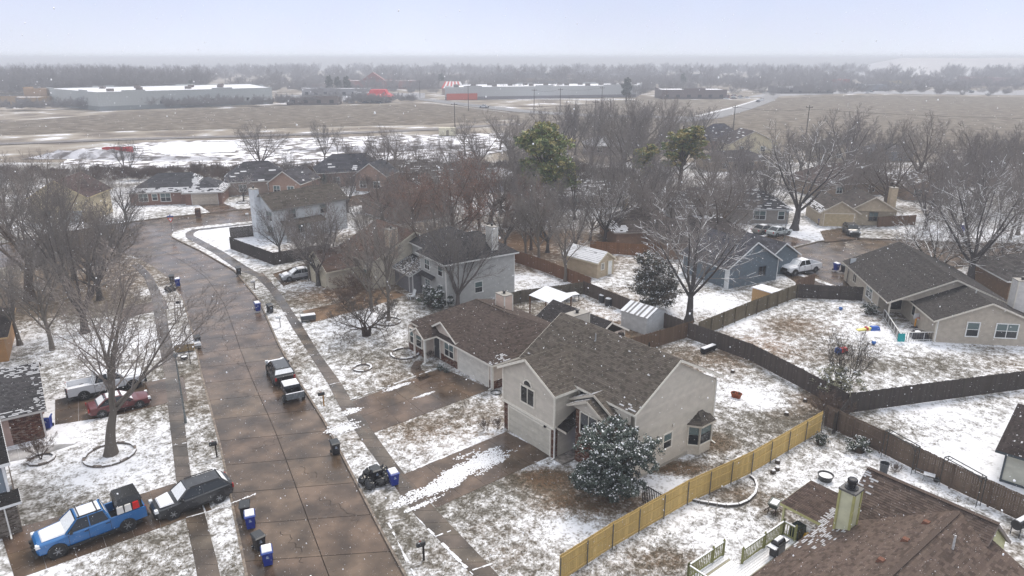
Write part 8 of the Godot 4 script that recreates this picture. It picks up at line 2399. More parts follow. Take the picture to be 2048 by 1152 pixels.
func deck() -> void:
	# deck and railings behind the brown roofed house; local x along the rails (away from the street), z across
	var o := thing("wooden_deck", "snow covered wooden deck with greenish railings beside the brown roof", "deck", V(Vector2(10.15, -31.27)), -deg_to_rad(51.5))
	var grn := C(160, 160, 112)
	for i in 27:
		var m := MB.new()
		m.k = Color(0.8, 0.81, 0.84) if rng.randf() < 0.85 else C(150, 146, 124)
		m.box(-1.25 + i * 0.145, -1.12 + i * 0.145, 0.4, 0.45 + rr(0, 0.006), -3.7 if i < 8 else -8.2, 3.4)
		part("board", m, M.snow, o)
	var sk := MB.new()
	sk.k = C(90, 84, 70)
	sk.box(-1.2, -0.1, 0, 0.4, -3.65, 3.3); sk.box(-0.05, 2.6, 0, 0.4, -8.15, 3.3)
	part("skirt", sk, M.wood, o)
	# rails: [x0, z0, x1, z1]
	for r in [[-1.2, -0.45, 0.6, -0.45], [-1.2, -0.45, -1.2, -3.66], [-0.1, -3.92, -0.1, -8.1], [-0.1, -8.1, 0.7, -8.1]]:
		var a := Vector3(r[0], 0.45, r[1]); var b := Vector3(r[2], 0.45, r[3])
		var m := MB.new()
		m.k = grn
		m.beam(a + Vector3.UP * 0.12, b + Vector3.UP * 0.12, 0.05, 0.09); m.beam(a + Vector3.UP * 0.92, b + Vector3.UP * 0.92, 0.09, 0.06)
		var n := int(a.distance_to(b) / 0.16)
		for i in n: m.beam(a.lerp(b, (i + 0.5) / n) + Vector3.UP * 0.12, a.lerp(b, (i + 0.5) / n) + Vector3.UP * 0.9, 0.04, 0.04)
		var rl := part("railing", m, M.wood, o)
		var s := MB.new()
		s.k = Color(0.82, 0.83, 0.86)
		s.beam(a + Vector3.UP * 0.97, b + Vector3.UP * 0.97, 0.08, 0.04)
		part("snow", s, M.snow, rl)
		for k in int(a.distance_to(b) / 2.2) + 2:
			var e := a.lerp(b, clampf(k * 2.2 / a.distance_to(b), 0, 1))
			var p := MB.new()
			p.k = Color(grn.r * 0.9, grn.g * 0.9, grn.b * 0.85)
			p.box(e.x - 0.055, e.x + 0.055, 0.1, 1.5, e.z - 0.055, e.z + 0.055)
			p.ell(e + Vector3.UP * 1.09, Vector3(0.05, 0.06, 0.05), 5, 8)
			part("post", p, M.wood, o)
	# gas grill on the deck
	var g := thing("gas_grill", "black gas grill with snow on its lid standing on the deck", "grill", V(Vector2(15.4, -34.5), 0.45), -deg_to_rad(51.5) + PI / 2)
	var c := MB.new()
	c.k = C(30, 31, 34)
	c.box(-0.35, 0.35, 0.05, 0.75, -0.28, 0.28); c.box(-0.75, 0.75, 0.78, 0.84, -0.28, 0.28)
	part("cabinet", c, M.plastic, g)
	var l := MB.new()
	l.k = C(26, 27, 30)
	l.lathe(Vector3(-0.36, 0.9, 0), [Vector2(0.001, 0), Vector2(0.27, 0), Vector2(0.27, 0.72), Vector2(0.001, 0.72)], 14, Vector3(1, 0, 0))
	part("hood", l, M.bag, g)
	var s := MB.new()
	s.k = Color(0.8, 0.81, 0.84)
	s.taper(-0.33, 0.33, 1.14, 1.19, -0.14, 0.12, 0.03, 0.03); s.box(-0.74, -0.4, 0.84, 0.88, -0.25, 0.25); s.box(0.4, 0.74, 0.84, 0.88, -0.25, 0.25)
	part("snow", s, M.snow, g)
	for x in [-0.3, 0.3]:
		for z in [-0.22, 0.22]:
			var w := MB.new()
			w.lathe(Vector3(x, 0.05, z - 0.02), [Vector2(0.001, 0), Vector2(0.05, 0), Vector2(0.05, 0.04), Vector2(0.001, 0.04)], 8, Vector3(0, 0, 1))
			part("caster", w, M.rubber, g)
	# low roof over the patio
	var z := thing("gazebo_roof", "small brown shingled patio roof on posts beside the yellow green chimney", "shelter", V(Vector2(16.66, -37.15)), -deg_to_rad(51.5))
	var r := MB.new()
	var rk := C(118, 102, 94)
	var h0 := 2.15; var h1 := 2.3
	roof_plane(r, [P(-0.2, -0.2, h0), P(2.75, -0.2, h0), P(2.75, 3.3, h1), P(-0.2, 3.3, h1)], rk, 0.145, 0.32, func(p): return p.x > 2.2 and rng.randf() < 0.8)
	part("roof", r, M.roof, z)
	var t := MB.new()
	t.k = C(176, 172, 118)
	edge(t, P(-0.2, -0.2, h0), P(2.75, -0.2, h0)); edge(t, P(2.75, -0.2, h0), P(2.75, 3.3, h1)); edge(t, P(-0.2, -0.2, h0), P(-0.2, 3.3, h1))
	part("fascia", t, M.trim, z)
	for e in [P(0, 0, 0), P(2.5, 0, 0), P(0, 3.0, 0), P(2.5, 3.0, 0)]:
		var p := MB.new()
		p.k = C(186, 184, 136)
		p.box(e.x - 0.06, e.x + 0.06, 0, h0 - 0.05, e.z - 0.06, e.z + 0.06)
		part("post", p, M.paint, z)
	# covered chair and yellow toy under it
	var ct := thing("covered_grill", "dark green covered barbecue under the small patio roof", "cover", V(Vector2(17.29, -36.36)), 0.6)
	var cm := MB.new()
	cm.k = C(44, 58, 54)
	cm.taper(-0.45, 0.45, 0, 1.15, -0.35, 0.35, 0.06, 0.05)
	part("tarp", cm, M.bag, ct)
	var ck := MB.new()
	ck.k = C(40, 52, 50)
	ck.taper(-0.3, 0.3, 1.15, 1.25, -0.24, 0.24, 0.06, 0.06)
	part("tarp_top", ck, M.bag, ct)
	var ty := thing("toy_truck", "yellow plastic ride on toy under the small patio roof", "toy", V(Vector2(17.84, -35.90)), 0.3)
	var tm := MB.new()
	tm.k = C(206, 158, 30)
	tm.taper(-0.4, 0.4, 0.15, 0.5, -0.25, 0.25, 0.05, 0.03); tm.taper(-0.3, 0.1, 0.5, 0.85, -0.22, 0.22, 0.06, 0.04)
	part("body", tm, M.plastic, ty)
	for x in [-0.25, 0.25]:
		for zz in [-0.25, 0.25]:
			var w := MB.new()
			w.lathe(Vector3(x, 0.14, zz - 0.04), [Vector2(0.001, 0), Vector2(0.14, 0), Vector2(0.14, 0.08), Vector2(0.001, 0.08)], 10, Vector3(0, 0, 1))
			part("wheel", w, M.rubber, ty)

func play_things() -> void:
	# patio railing and toys in the right hand yard
	var o := thing("patio_railing", "white topped patio railing with dark balusters by the tan ranch", "railing", V(Vector2(42.01, -75.43)))
	var pts := [Vector2(42.01, -75.43), Vector2(40.06, -68.29), Vector2(43.72, -68.42)]
	for i in 2:
		var a := V(pts[i]) - o.position; var b := V(pts[i + 1]) - o.position
		var m := MB.new()
		m.k = C(208, 208, 206)
		m.beam(a + Vector3.UP * 1.0, b + Vector3.UP * 1.0, 0.09, 0.05)
		m.beam(a + Vector3.UP * 0.15, b + Vector3.UP * 0.15, 0.05, 0.07)
		part("rail", m, M.paint, o)
		var n := int(a.distance_to(b) / 0.25)
		for j in n + 1:
			var p := MB.new()
			p.k = C(70, 64, 60) if j % 5 else C(200, 200, 198)
			p.beam(a.lerp(b, float(j) / n), a.lerp(b, float(j) / n) + Vector3.UP * 1.0, 0.04, 0.04)
			part("baluster", p, M.paint, o)
	var bh := thing("toy_basketball_hoop", "toy basketball hoop with white board and yellow pole on the patio", "basketball hoop", V(Vector2(43.89, -72.30)), 0.2)
	var b := MB.new()
	b.k = C(218, 148, 30)
	b.box(-0.06, 0.06, 0, 1.15, -0.05, 0.05)
	part("pole", b, M.plastic, bh)
	var bb := MB.new()
	bb.k = C(206, 208, 212)
	bb.box(-0.42, 0.42, 1.1, 1.65, 0.05, 0.09)
	part("backboard", bb, M.plastic, bh)
	var ho := MB.new()
	ho.k = C(190, 60, 30)
	ho.lathe(Vector3(0, 1.2, 0.3), [Vector2(0.17, 0), Vector2(0.19, 0.02), Vector2(0.17, 0.04), Vector2(0.17, 0)], 12)
	part("hoop", ho, M.plastic, bh)
	var bs := MB.new()
	bs.k = C(60, 60, 62)
	bs.taper(-0.3, 0.3, 0, 0.15, -0.3, 0.3, 0.08, 0.08)
	part("base", bs, M.plastic, bh)
	var tw := thing("turquoise_towel", "turquoise towel hung over the patio railing corner", "towel", V(Vector2(40.01, -67.88)), 0.0)
	var t := MB.new()
	t.k = C(60, 180, 184)
	var g := []
	for i in 7:
		var row := []
		for j in 5: row.append(Vector3(-0.35 + i * 0.12, 1.06 - j * 0.22, 0.08 + 0.05 * sin(i * 1.9 + j)))
		g.append(row)
	t.loft(g, false)
	for row in g:
		for j in row.size(): row[j] = Vector3(row[j].x, row[j].y, 0.04 - (row[j].z - 0.08))
	t.loft(g, false)
	part("cloth", t, M.dull, tw)
	var tramp := thing("mini_trampoline", "dark round kettle of toys and covers on the tan ranch patio", "play equipment", V(Vector2(42.71, -69.25)))
	var tm := MB.new()
	tm.k = C(34, 38, 46)
	tm.lathe(Vector3.ZERO, [Vector2(0.85, 0), Vector2(0.9, 0.4), Vector2(0.7, 0.7), Vector2(0.001, 0.8)], 16)
	part("cover", tm, M.bag, tramp)
	var ts := MB.new()
	ts.k = Color(0.8, 0.81, 0.84)
	ts.lathe(Vector3(-0.2, 0.72, 0), [Vector2(0.35, 0), Vector2(0.2, 0.08), Vector2(0, 0.1)], 10)
	part("snow", ts, M.snow, tramp)
	for q in [[Vector2(38.30, -77.94), "blue ball at the far end of the right hand yard"], [Vector2(37.08, -67.48), "blue ball near the small upright tree"]]:
		var e := thing("ball", q[1], "ball", V(q[0]))
		var m := MB.new()
		m.k = C(30, 90, 160)
		m.ell(Vector3(0, 0.22, 0), Vector3(0.22, 0.22, 0.22), 8, 12)
		part("shell", m, M.plastic, e)
		var n := MB.new()
		n.k = Color(0.8, 0.81, 0.84)
		n.lathe(Vector3(0, 0.4, 0), [Vector2(0.12, 0.0), Vector2(0.07, 0.045), Vector2(0, 0.055)], 9)
		part("snow", n, M.snow, e)
	var sl := thing("toy_slide", "blue and yellow plastic slide lying on the snow by the patio", "toy slide", V(Vector2(38.41, -71.55)), 0.1)
	var a := MB.new()
	a.k = C(30, 84, 168)
	a.taper(0.2, 1.3, 0, 0.4, -0.3, 0.3, 0.12, 0.08)
	part("ladder", a, M.plastic, sl)
	var c := MB.new()
	c.k = C(206, 196, 110)
	c.hexa([Vector3(-1.2, 0, -0.22), Vector3(0.3, 0, -0.22), Vector3(0.3, 0, 0.22), Vector3(-1.2, 0, 0.22), Vector3(-1.2, 0.08, -0.22), Vector3(0.3, 0.32, -0.22), Vector3(0.3, 0.32, 0.22), Vector3(-1.2, 0.08, 0.22)])
	part("chute", c, M.plastic, sl)
	var d := MB.new()
	d.k = C(170, 40, 36)
	d.box(-0.25, -0.05, 0.05, 0.35, -0.26, 0.26)
	part("clip", d, M.plastic, sl)
	var pp := thing("plastic_ride_on", "red and blue plastic ride on toy behind the small upright tree", "toy", V(Vector2(32.83, -65.28)), 0.4)
	var e1 := MB.new()
	e1.k = C(176, 44, 46)
	e1.taper(-0.3, 0.6, 0.15, 0.55, -0.25, 0.25, 0.08, 0.05)
	part("body", e1, M.plastic, pp)
	var e2 := MB.new()
	e2.k = C(40, 80, 150)
	e2.taper(-0.7, -0.3, 0.1, 0.6, -0.28, 0.28, 0.04, 0.04)
	part("seat", e2, M.plastic, pp)
	for x in [-0.5, 0.4]:
		var w := MB.new()
		w.lathe(Vector3(x, 0.14, -0.3), [Vector2(0.001, 0), Vector2(0.14, 0), Vector2(0.14, 0.6), Vector2(0.001, 0.6)], 10, Vector3(0, 0, 1))
		part("wheel", w, M.rubber, pp)
	# pale utility post with round sign by the back fence
	var fp := thing("hoop_pole", "tall grey pole with a round white board by the back fence", "pole", V(Vector2(43.67, -88.36)), 0.2)
	var m := MB.new()
	m.k = C(110, 110, 112)
	m.lathe(Vector3.ZERO, [Vector2(0.06, 0), Vector2(0.05, 3.4), Vector2(0, 3.4)], 8)
	part("pole", m, M.steel, fp)
	var bd := MB.new()
	bd.k = C(196, 200, 204)
	bd.box(0.1, 0.9, 2.5, 3.3, -0.02, 0.02)
	part("board", bd, M.plastic, fp)


# ---------- the land beyond ----------
func strip(mb: MB, p: Array, w: float, y: float) -> void:
	for i in p.size() - 1:
		var a: Vector2 = p[i]; var b: Vector2 = p[i + 1]
		var s := (b - a).orthogonal().normalized() * w * 0.5
		mb.q(V(a - s, y), V(a + s, y), V(b + s, y), V(b - s, y))

func lay_far_ground() -> void:
	var g := ramp(61, 512, 0.012, [[0.0, Color(0.40, 0.37, 0.34)], [0.45, Color(0.52, 0.485, 0.44)], [0.68, Color(0.58, 0.55, 0.51)], [0.86, Color(0.66, 0.65, 0.64)], [1.0, Color(0.84, 0.84, 0.86)]], 6)
	var f := ramp(62, 512, 0.02, [[0.0, Color(0.33, 0.30, 0.27)], [0.5, Color(0.43, 0.40, 0.355)], [0.9, Color(0.49, 0.46, 0.42)], [1.0, Color(0.54, 0.52, 0.5)]], 6)
	var w := ramp(63, 512, 0.016, [[0.0, Color(0.36, 0.34, 0.33)], [0.42, Color(0.5, 0.48, 0.47)], [0.56, Color(0.84, 0.84, 0.86)], [1.0, Color(0.93, 0.93, 0.95)]], 6)
	M.far = mat(0.95, g, 0.006)
	M.field = mat(0.95, f, 0.014)
	M.churned = mat(0.9, w, 0.022)
	M.asphalt = mat(0.6, grey(64, 256, 0.03, 0.75, 1.0), 0.05)
	var a := MB.new()
	a.q(Vector3(-1400, -0.1, -196), Vector3(1400, -0.1, -196), Vector3(1400, -0.1, -1650), Vector3(-1400, -0.1, -1650))
	a.q(Vector3(-1400, -0.12, 100), Vector3(-148, -0.12, 100), Vector3(-148, -0.12, -198), Vector3(-1400, -0.12, -198)); a.q(Vector3(148, -0.12, 100), Vector3(1400, -0.12, 100), Vector3(1400, -0.12, -198), Vector3(148, -0.12, -198))
	setting("far_ground", a, M.far)
	var b := MB.new()
	b.k = Color(0.8, 0.78, 0.75)
	sheet(b, PackedVector2Array([Vector2(-248.26, -270.85), Vector2(-194.48, -274.46), Vector2(-159.01, -289.89), Vector2(-96.88, -302.62), Vector2(-36.30, -321.37), Vector2(3.83, -348.23), Vector2(4.24, -386.86), Vector2(-19.03, -434.85), Vector2(-58.24, -463.50), Vector2(-139.38, -439.38), Vector2(-199.19, -401.66), Vector2(-227.03, -342.51), Vector2(-265.15, -289.89)]), 0.0)
	setting("left_field", b, M.field)
	var c := MB.new()
	c.k = Color(0.86, 0.84, 0.81)
	sheet(c, PackedVector2Array([Vector2(66.62, -242.06), Vector2(93.26, -342.51), Vector2(141.54, -434.85), Vector2(194.80, -533.51), Vector2(265.34, -576.92), Vector2(452.57, -520.43), Vector2(227.66, -257.28), Vector2(162.95, -228.48), Vector2(91.66, -228.48)]), 0.0)
	setting("right_field", c, M.field)
	var m := MB.new()
	sheet(m, PackedVector2Array([Vector2(0.95, -228.48), Vector2(1.65, -401.66), Vector2(96.67, -533.51), Vector2(165.51, -479.25), Vector2(96.34, -354.14), Vector2(63.01, -228.48)]), -0.03)
	setting("middle_field", m, M.field)
	var d := MB.new()
	sheet(d, PackedVector2Array([Vector2(-123.78, -195.33), Vector2(-138.99, -231.08), Vector2(-126.12, -250.97), Vector2(-77.53, -263.89), Vector2(-2.73, -281.97), Vector2(-0.64, -228.48), Vector2(-17.38, -200.20), Vector2(-52.09, -193.45), Vector2(-95.58, -188.00)]), 0.04)
	setting("snowy_building_lot", d, M.churned)
	var e := MB.new()
	e.k = C(232, 234, 238)
	sheet(e, PackedVector2Array([Vector2(-119.38, -233.73), Vector2(-119.48, -247.93), Vector2(-95.32, -252.52), Vector2(-86.29, -223.45), Vector2(-104.77, -216.30)]), 0.09)
	setting("snow_pad", e, M.snow)
	var r := MB.new()
	r.k = C(112, 104, 100)
	strip(r, [Vector2(-215.34, -233.73), Vector2(-174.25, -244.96), Vector2(-140.73, -258.90), Vector2(-105.08, -269.08), Vector2(-63.17, -281.97), Vector2(-29.64, -298.26), Vector2(3.57, -323.87)], 7.0, 0.12)
	setting("site_road", r, M.asphalt)
	var h := MB.new()
	h.k = C(120, 118, 120)
	strip(h, [Vector2(-127.17, -576.92), Vector2(-60.98, -514.13), Vector2(-19.23, -439.38), Vector2(9.72, -394.13), Vector2(44.28, -366.56), Vector2(91.48, -354.14)], 13.0, 0.14)
	strip(h, [Vector2(71.56, -328.99), Vector2(97.15, -357.16), Vector2(129.08, -413.51), Vector2(171.22, -496.09), Vector2(204.89, -576.92), Vector2(220.15, -627.87)], 11.0, 0.17)
	setting("highway", h, M.asphalt)
	var k := MB.new()
	k.k = C(214, 214, 216)
	strip(k, [Vector2(-56.91, -479.25), Vector2(-24.48, -426.06), Vector2(-1.06, -386.86)], 0.8, 0.2); strip(k, [Vector2(93.35, -366.56), Vector2(132.62, -434.85), Vector2(173.83, -514.13)], 3.0, 0.06)
	strip(k, [Vector2(-48.11, -526.89), Vector2(86.21, -514.13)], 9.0, 0.05)
	setting("snowy_verge", k, M.snow)
	var p := MB.new()
	p.k = C(150, 150, 154)
	sheet(p, PackedVector2Array([Vector2(165.73, -533.51), Vector2(235.51, -646.89), Vector2(577.90, -667.07), Vector2(481.59, -554.38), Vector2(276.40, -601.33), Vector2(204.92, -561.70)]), 0.05)
	sheet(p, PackedVector2Array([Vector2(-150.10, -473.88), Vector2(-63.24, -533.51), Vector2(-72.15, -609.93), Vector2(-182.13, -576.92)]), 0.05)
	setting("car_park", p, M.asphalt)
	# mounds of spoil on the building lot
	var sp := MB.new()
	sp.k = C(200, 200, 202)
	var n := noise(77, 0.2, 3)
	for q in [[Vector2(-126.12, -214.01), 16.0, 7.0, 2.4], [Vector2(-51.56, -228.48), 22.0, 6.0, 1.2], [Vector2(-26.82, -235.08), 20.0, 5.0, 1.0], [Vector2(-100.64, -207.42), 22.0, 4.0, 0.9]]:
		var rows := []
		for i in 15:
			var row := []
			for j in 9:
				var u := (i - 7.0) / 7.0; var t := (j - 4.0) / 4.0
				var hh: float = q[3] * maxf(0.0, 1.0 - u * u - t * t) * (0.7 + 0.8 * absf(n.get_noise_2d(i * 3.0 + q[1], j * 3.0)))
				row.append(V(q[0] + Vector2(u * q[1], t * q[2]), hh + 0.02))
			rows.append(row)
		sp.loft(rows, false)
	setting("spoil_heap", sp, M.churned)
	# wooded hill on the right horizon, its pale tone also standing in for haze
	var hi := MB.new()
	hi.k = C(168, 168, 172)
	var hn := noise(78, 0.004, 4)
	var rows2 := []
	for j in 7:
		var row := []
		for i in 41:
			var u := (i - 20.0) / 20.0
			var prof := clampf((1.0 - absf(u)) * 3.0, 0.0, 1.0)
			row.append(Vector3(860.0 + u * 300.0, (27.6 * prof + 1.2 * hn.get_noise_2d(i * 60.0, j * 90.0)) * sin(PI * j / 6.0), -1150.0 - j * 40.0))
		rows2.append(row)
	hi.loft(rows2, false)
	setting("hill", hi, M.snow)

func big_box(called: String, label: String, c: Array, h: float, wall: Color, base_k: Color, para: Array = []) -> Node3D:
	# c: four ground corners; flat snowy roof behind a parapet
	var o := thing(called, label, "building", V(c[0]))
	var z := V(c[0])
	var w := MB.new(); var lo := MB.new()
	for i in 4:
		var a: Vector2 = c[i]; var b: Vector2 = c[(i + 1) % 4]
		var n := maxi(1, int(a.distance_to(b) / 12.0))
		for j in n:
			var p := a.lerp(b, float(j) / n); var q := a.lerp(b, float(j + 1) / n)
			var t := h + (0.7 if (i * 3 + j) % 4 == 1 else 0.0)
			w.k = shade(wall, 0.025)
			w.q(V(p) - z, V(p, t) - z, V(q, t) - z, V(q) - z)
		var s := -(b - a).orthogonal().normalized() * 0.08
		lo.k = base_k
		lo.q(V(a + s) - z, V(a + s, h * 0.24) - z, V(b + s, h * 0.24) - z, V(b + s) - z)
		lo.q(V(a - s) - z, V(a - s, h * 0.24) - z, V(b - s, h * 0.24) - z, V(b - s) - z)
	part("wall", w, M.paint, o); part("base_band", lo, M.paint, o)
	var r := MB.new()
	r.k = Color(0.84, 0.85, 0.88)
	r.q(V(c[0], h - 0.35) - z, V(c[1], h - 0.35) - z, V(c[2], h - 0.35) - z, V(c[3], h - 0.35) - z)
	part("roof", r, M.snow, o)
	return o

func roof_unit(o: Node3D, at: Vector2, h: float, s: Vector3, k: Color) -> void:
	var m := MB.new()
	m.k = k
	var p := V(at, h - 0.35) - o.position
	m.box(p.x - s.x, p.x + s.x, p.y, p.y + s.y, p.z - s.z, p.z + s.z)
	part("roof_unit", m, M.dull, o)

func far_window(o: Node3D, a: Vector2, b: Vector2, f: float, y: float, w: float, h: float) -> void:
	var z := V(a) - o.position
	var s := (b - a).normalized()
	var out := s.orthogonal() * 0.1
	if out.dot(a) > 0.0: out = -out
	var p := a.lerp(b, f) + out
	var m := MB.new()
	m.beam(V(p - s * w * 0.5, y + h * 0.5) - o.position, V(p + s * w * 0.5, y + h * 0.5) - o.position, 0.12, h)
	part("window", m, M.glass, o)

func build_far_buildings() -> void:
	var A := Vector2(-288, -456); var B := Vector2(-227, -402); var Cc := Vector2(-152, -466); var D := Vector2(-190, -534)
	var wl := big_box("warehouse", "long pale grey warehouse with snow white flat roof at the upper left", [B, Cc, D, A], 10.0, C(170, 174, 172), C(122, 128, 130))
	for f in [0.33, 0.42, 0.5, 0.62, 0.69, 0.8, 0.84, 0.88]: far_window(wl, B, Cc, f, 2.6, 1.8, 1.8)
	for p in [[0.12, 0.2], [0.3, 0.35], [0.35, 0.65], [0.55, 0.3], [0.62, 0.6], [0.75, 0.4], [0.8, 0.7], [0.2, 0.75]]: roof_unit(wl, B.lerp(Cc, p[0]).lerp(A.lerp(D, p[0]), p[1]), 10.0, Vector3(1.6, 1.5, 1.2), C(120, 110, 106))
	var E := Vector2(-46, -506); var F := Vector2(92, -546); var H := Vector2(104, -590); var I := Vector2(-34, -566)
	var wr := big_box("store_building", "long low store with white roof and orange end wall across the highway", [E, F, H, I], 8.6, C(176, 178, 178), C(112, 108, 112))
	for i in 16: roof_unit(wr, E.lerp(F, (i + 0.5) / 16.0).lerp(I.lerp(H, (i + 0.5) / 16.0), 0.2 + 0.6 * fmod(i * 0.37, 1.0)), 8.6, Vector3(1.8, 1.7, 1.5), C(130, 124, 122))
	var og := MB.new()
	og.k = C(190, 74, 44)
	og.beam(V(E + Vector2(1, 0.6), 2.2) - wr.position, V(E.lerp(F, 0.16) + Vector2(-0.3, 0.9), 2.2) - wr.position, 0.6, 4.2)
	part("orange_panel", og, M.paint, wr)
	# restaurant with red roof
	var rr_ := thing("red_roof_restaurant", "small restaurant with bright red hipped roof at the edge of the field", "building", Vector3(-88, 0, -486))
	var m := MB.new()
	m.k = C(176, 168, 164)
	m.box(-7.5, 7.5, 0, 3.6, -7, 7)
	part("wall", m, M.paint, rr_)
	var r := MB.new()
	r.k = C(196, 40, 48)
	r.taper(-9, 9, 3.6, 5.4, -8.5, 8.5, 2.4, 2.4); r.taper(-6, 6, 5.4, 8.0, -5, 5, 1.2, 1.2)
	part("roof", r, M.paint, rr_)
	for i in 5:
		var g := MB.new()
		g.box(-6.6 + i * 2.7, -4.6 + i * 2.7, 0.9, 2.6, 7.0, 7.1)
		part("window", g, M.glass, rr_)
	# striped roof
	var sr := thing("striped_roof_restaurant", "restaurant with red and white striped roof beyond the highway", "building", Vector3(-47, 0, -585))
	var sw := MB.new()
	sw.k = C(168, 150, 140)
	sw.box(-8, 8, 0, 5, -6, 6)
	part("wall", sw, M.paint, sr)
	for i in 10:
		var s := MB.new()
		s.k = C(190, 60, 54) if i % 2 == 0 else C(222, 222, 222)
		var x := -8.5 + i * 1.7
		s.hexa([Vector3(x, 5, 7), Vector3(x + 1.7, 5, 7), Vector3(x + 1.7, 5, -7), Vector3(x, 5, -7), Vector3(x * 0.7, 10, 1), Vector3((x + 1.7) * 0.7, 10, 1), Vector3((x + 1.7) * 0.7, 10, -1), Vector3(x * 0.7, 10, -1)])
		part("roof_stripe", s, M.paint, sr)
	# other far blocks: [x0, x1, z, deep, height, wall, roof snow?, name, label]
	for q in [
		[-318.0, -282.0, -436.0, 14.0, 5.5, C(150, 124, 92), "tan_building", "low tan building left of the grey warehouse"],
		[-300.0, -286.0, -452.0, 10.0, 10.0, C(146, 118, 88), "tan_building", "square tan block rising behind the low tan building"],
		[-140.0, -108.0, -455.0, 10.0, 4.6, C(104, 90, 84), "brown_building", "low dark brown building with fence right of the warehouse"],
		[-112.0, -96.0, -520.0, 12.0, 4.5, C(150, 150, 152), "grey_shop", "small grey shop behind the brown building"],
		[-160.0, -110.0, -560.0, 14.0, 5.5, C(146, 144, 146), "canopy_building", "long pale canopy building behind the warehouse"],
		[106.0, 152.0, -520.0, 26.0, 6.4, C(96, 82, 80), "dark_brick_building", "dark brown flat roofed building by the bend of the highway"],
		[-155.0, -75.0, -690.0, 20.0, 7.5, C(150, 104, 100), "brick_mall", "long reddish brick shopping strip in the haze left of centre"],
		[0.0, 90.0, -760.0, 20.0, 7.0, C(150, 138, 128), "shop_row", "low pale brown shop row in the haze above the long store"],
		[-20.0, 70.0, -950.0, 30.0, 9.0, C(120, 128, 134), "grey_green_block", "grey green long building in the far haze"],
		[100.0, 230.0, -1100.0, 30.0, 8.0, C(160, 158, 162), "pale_block", "pale far block with snowy roof in the haze right of centre"],
		[216.0, 262.0, -600.0, 22.0, 5.0, C(110, 104, 106), "office_building", "dark low office behind the car park right of the highway"],
		[318.0, 336.0, -735.0, 18.0, 7.5, C(150, 56, 52), "red_shop", "red shop with snowy roof beside the car park"],
		[300.0, 318.0, -735.0, 16.0, 6.0, C(160, 150, 146), "white_roof_shop", "white roofed hall attached to the red shop"],
		[372.0, 400.0, -740.0, 18.0, 6.0, C(190, 176, 140), "yellow_shop", "pale yellow shop right of the red shop"],
		[405.0, 445.0, -740.0, 18.0, 6.5, C(140, 136, 140), "grey_mall", "grey shop row behind the parked cars"],
		[470.0, 530.0, -760.0, 18.0, 8.5, C(150, 130, 132), "tower_mall", "pinkish shop row with small tower behind the parked cars"],
		[645.0, 720.0, -900.0, 30.0, 12.0, C(190, 132, 96), "orange_store", "orange brown store in the haze at the right edge"],
	]:
		var o := big_box(q[6], q[7], [Vector2(q[0], q[2]), Vector2(q[1], q[2]), Vector2(q[1], q[2] - q[3]), Vector2(q[0], q[2] - q[3])], q[4], q[5], Color(q[5].r * 0.7, q[5].g * 0.7, q[5].b * 0.7))
		var n := int((q[1] - q[0]) / 7.0)
		for i in n: far_window(o, Vector2(q[0], q[2]), Vector2(q[1], q[2]), (i + 0.5) / n, 1.0, 2.6, 2.0)
		roof_unit(o, Vector2(lerpf(q[0], q[1], 0.4), q[2] - q[3] * 0.5), q[4], Vector3(1.4, 1.4, 1.2), C(130, 126, 124))
	rng.seed = 314
	for i in 44:
		var x := rr(-260, 720); var z := rr(-620, -1150)
		if x > -60 and x < 110 and z > -640: continue
		var w := rr(10, 34); var hh := rr(3.5, 6.5)
		var k: Color = [C(150, 140, 134), C(128, 118, 116), C(166, 160, 156), C(146, 118, 108), C(120, 124, 130)][i % 5]
		var o := big_box("town_building", "one of the low snow roofed buildings of the hazy town", [Vector2(x, z), Vector2(x + w, z), Vector2(x + w, z - 14), Vector2(x, z - 14)], hh, k, Color(k.r * 0.7, k.g * 0.7, k.b * 0.7))
		o.set_meta("group", "low buildings of the hazy town")
	var gb := thing("gable_front", "pointed gable front of the reddish shopping strip", "building", Vector3(-128, 0, -684))
	var gm := MB.new()
	gm.k = C(158, 120, 116)
	gm.box(-9, 9, 0, 8.5, -3, 3)
	part("wall", gm, M.paint, gb)
	var gr := MB.new()
	gr.k = C(140, 84, 80)
	gr.hexa([Vector3(-10, 8.5, 3.5), Vector3(10, 8.5, 3.5), Vector3(10, 8.5, -3.5), Vector3(-10, 8.5, -3.5), Vector3(-0.3, 15, 3.5), Vector3(0.3, 15, 3.5), Vector3(0.3, 15, -3.5), Vector3(-0.3, 15, -3.5)])
	part("roof", gr, M.paint, gb)
	# site cabin and containers on the lot
	var sc := thing("site_cabin", "cream site cabin on the churned snow of the lot", "cabin", V(Vector2(-24.19, -270.85)), 0.1)
	var cm := MB.new()
	cm.k = C(200, 194, 170)
	cm.box(-3.2, 3.2, 0.3, 3.1, -1.6, 1.6)
	part("box", cm, M.paint, sc)
	var cd := MB.new()
	cd.k = C(120, 112, 96)
	cd.box(-0.5, 0.5, 0.3, 2.3, 1.6, 1.66)
	part("door", cd, M.paint, sc)
	var cw := MB.new()
	cw.k = C(60, 56, 52)
	cw.box(-3.0, 3.0, 0, 0.3, -1.3, 1.3)
	part("skid", cw, M.dull, sc)
	var rc := thing("red_container", "red open skip container on the snowy lot", "container", V(Vector2(-119.42, -217.46)), 0.08)
	var rm := MB.new()
	rm.k = C(178, 40, 42)
	rm.box(-4.0, 4.0, 0.2, 2.2, 1.1, 1.2); rm.box(-4.0, 4.0, 0.2, 2.2, -1.2, -1.1); rm.box(-4.0, -3.9, 0.2, 2.2, -1.1, 1.1); rm.box(3.9, 4.0, 0.2, 2.2, -1.1, 1.1); rm.box(-3.9, 3.9, 0.2, 0.3, -1.1, 1.1)
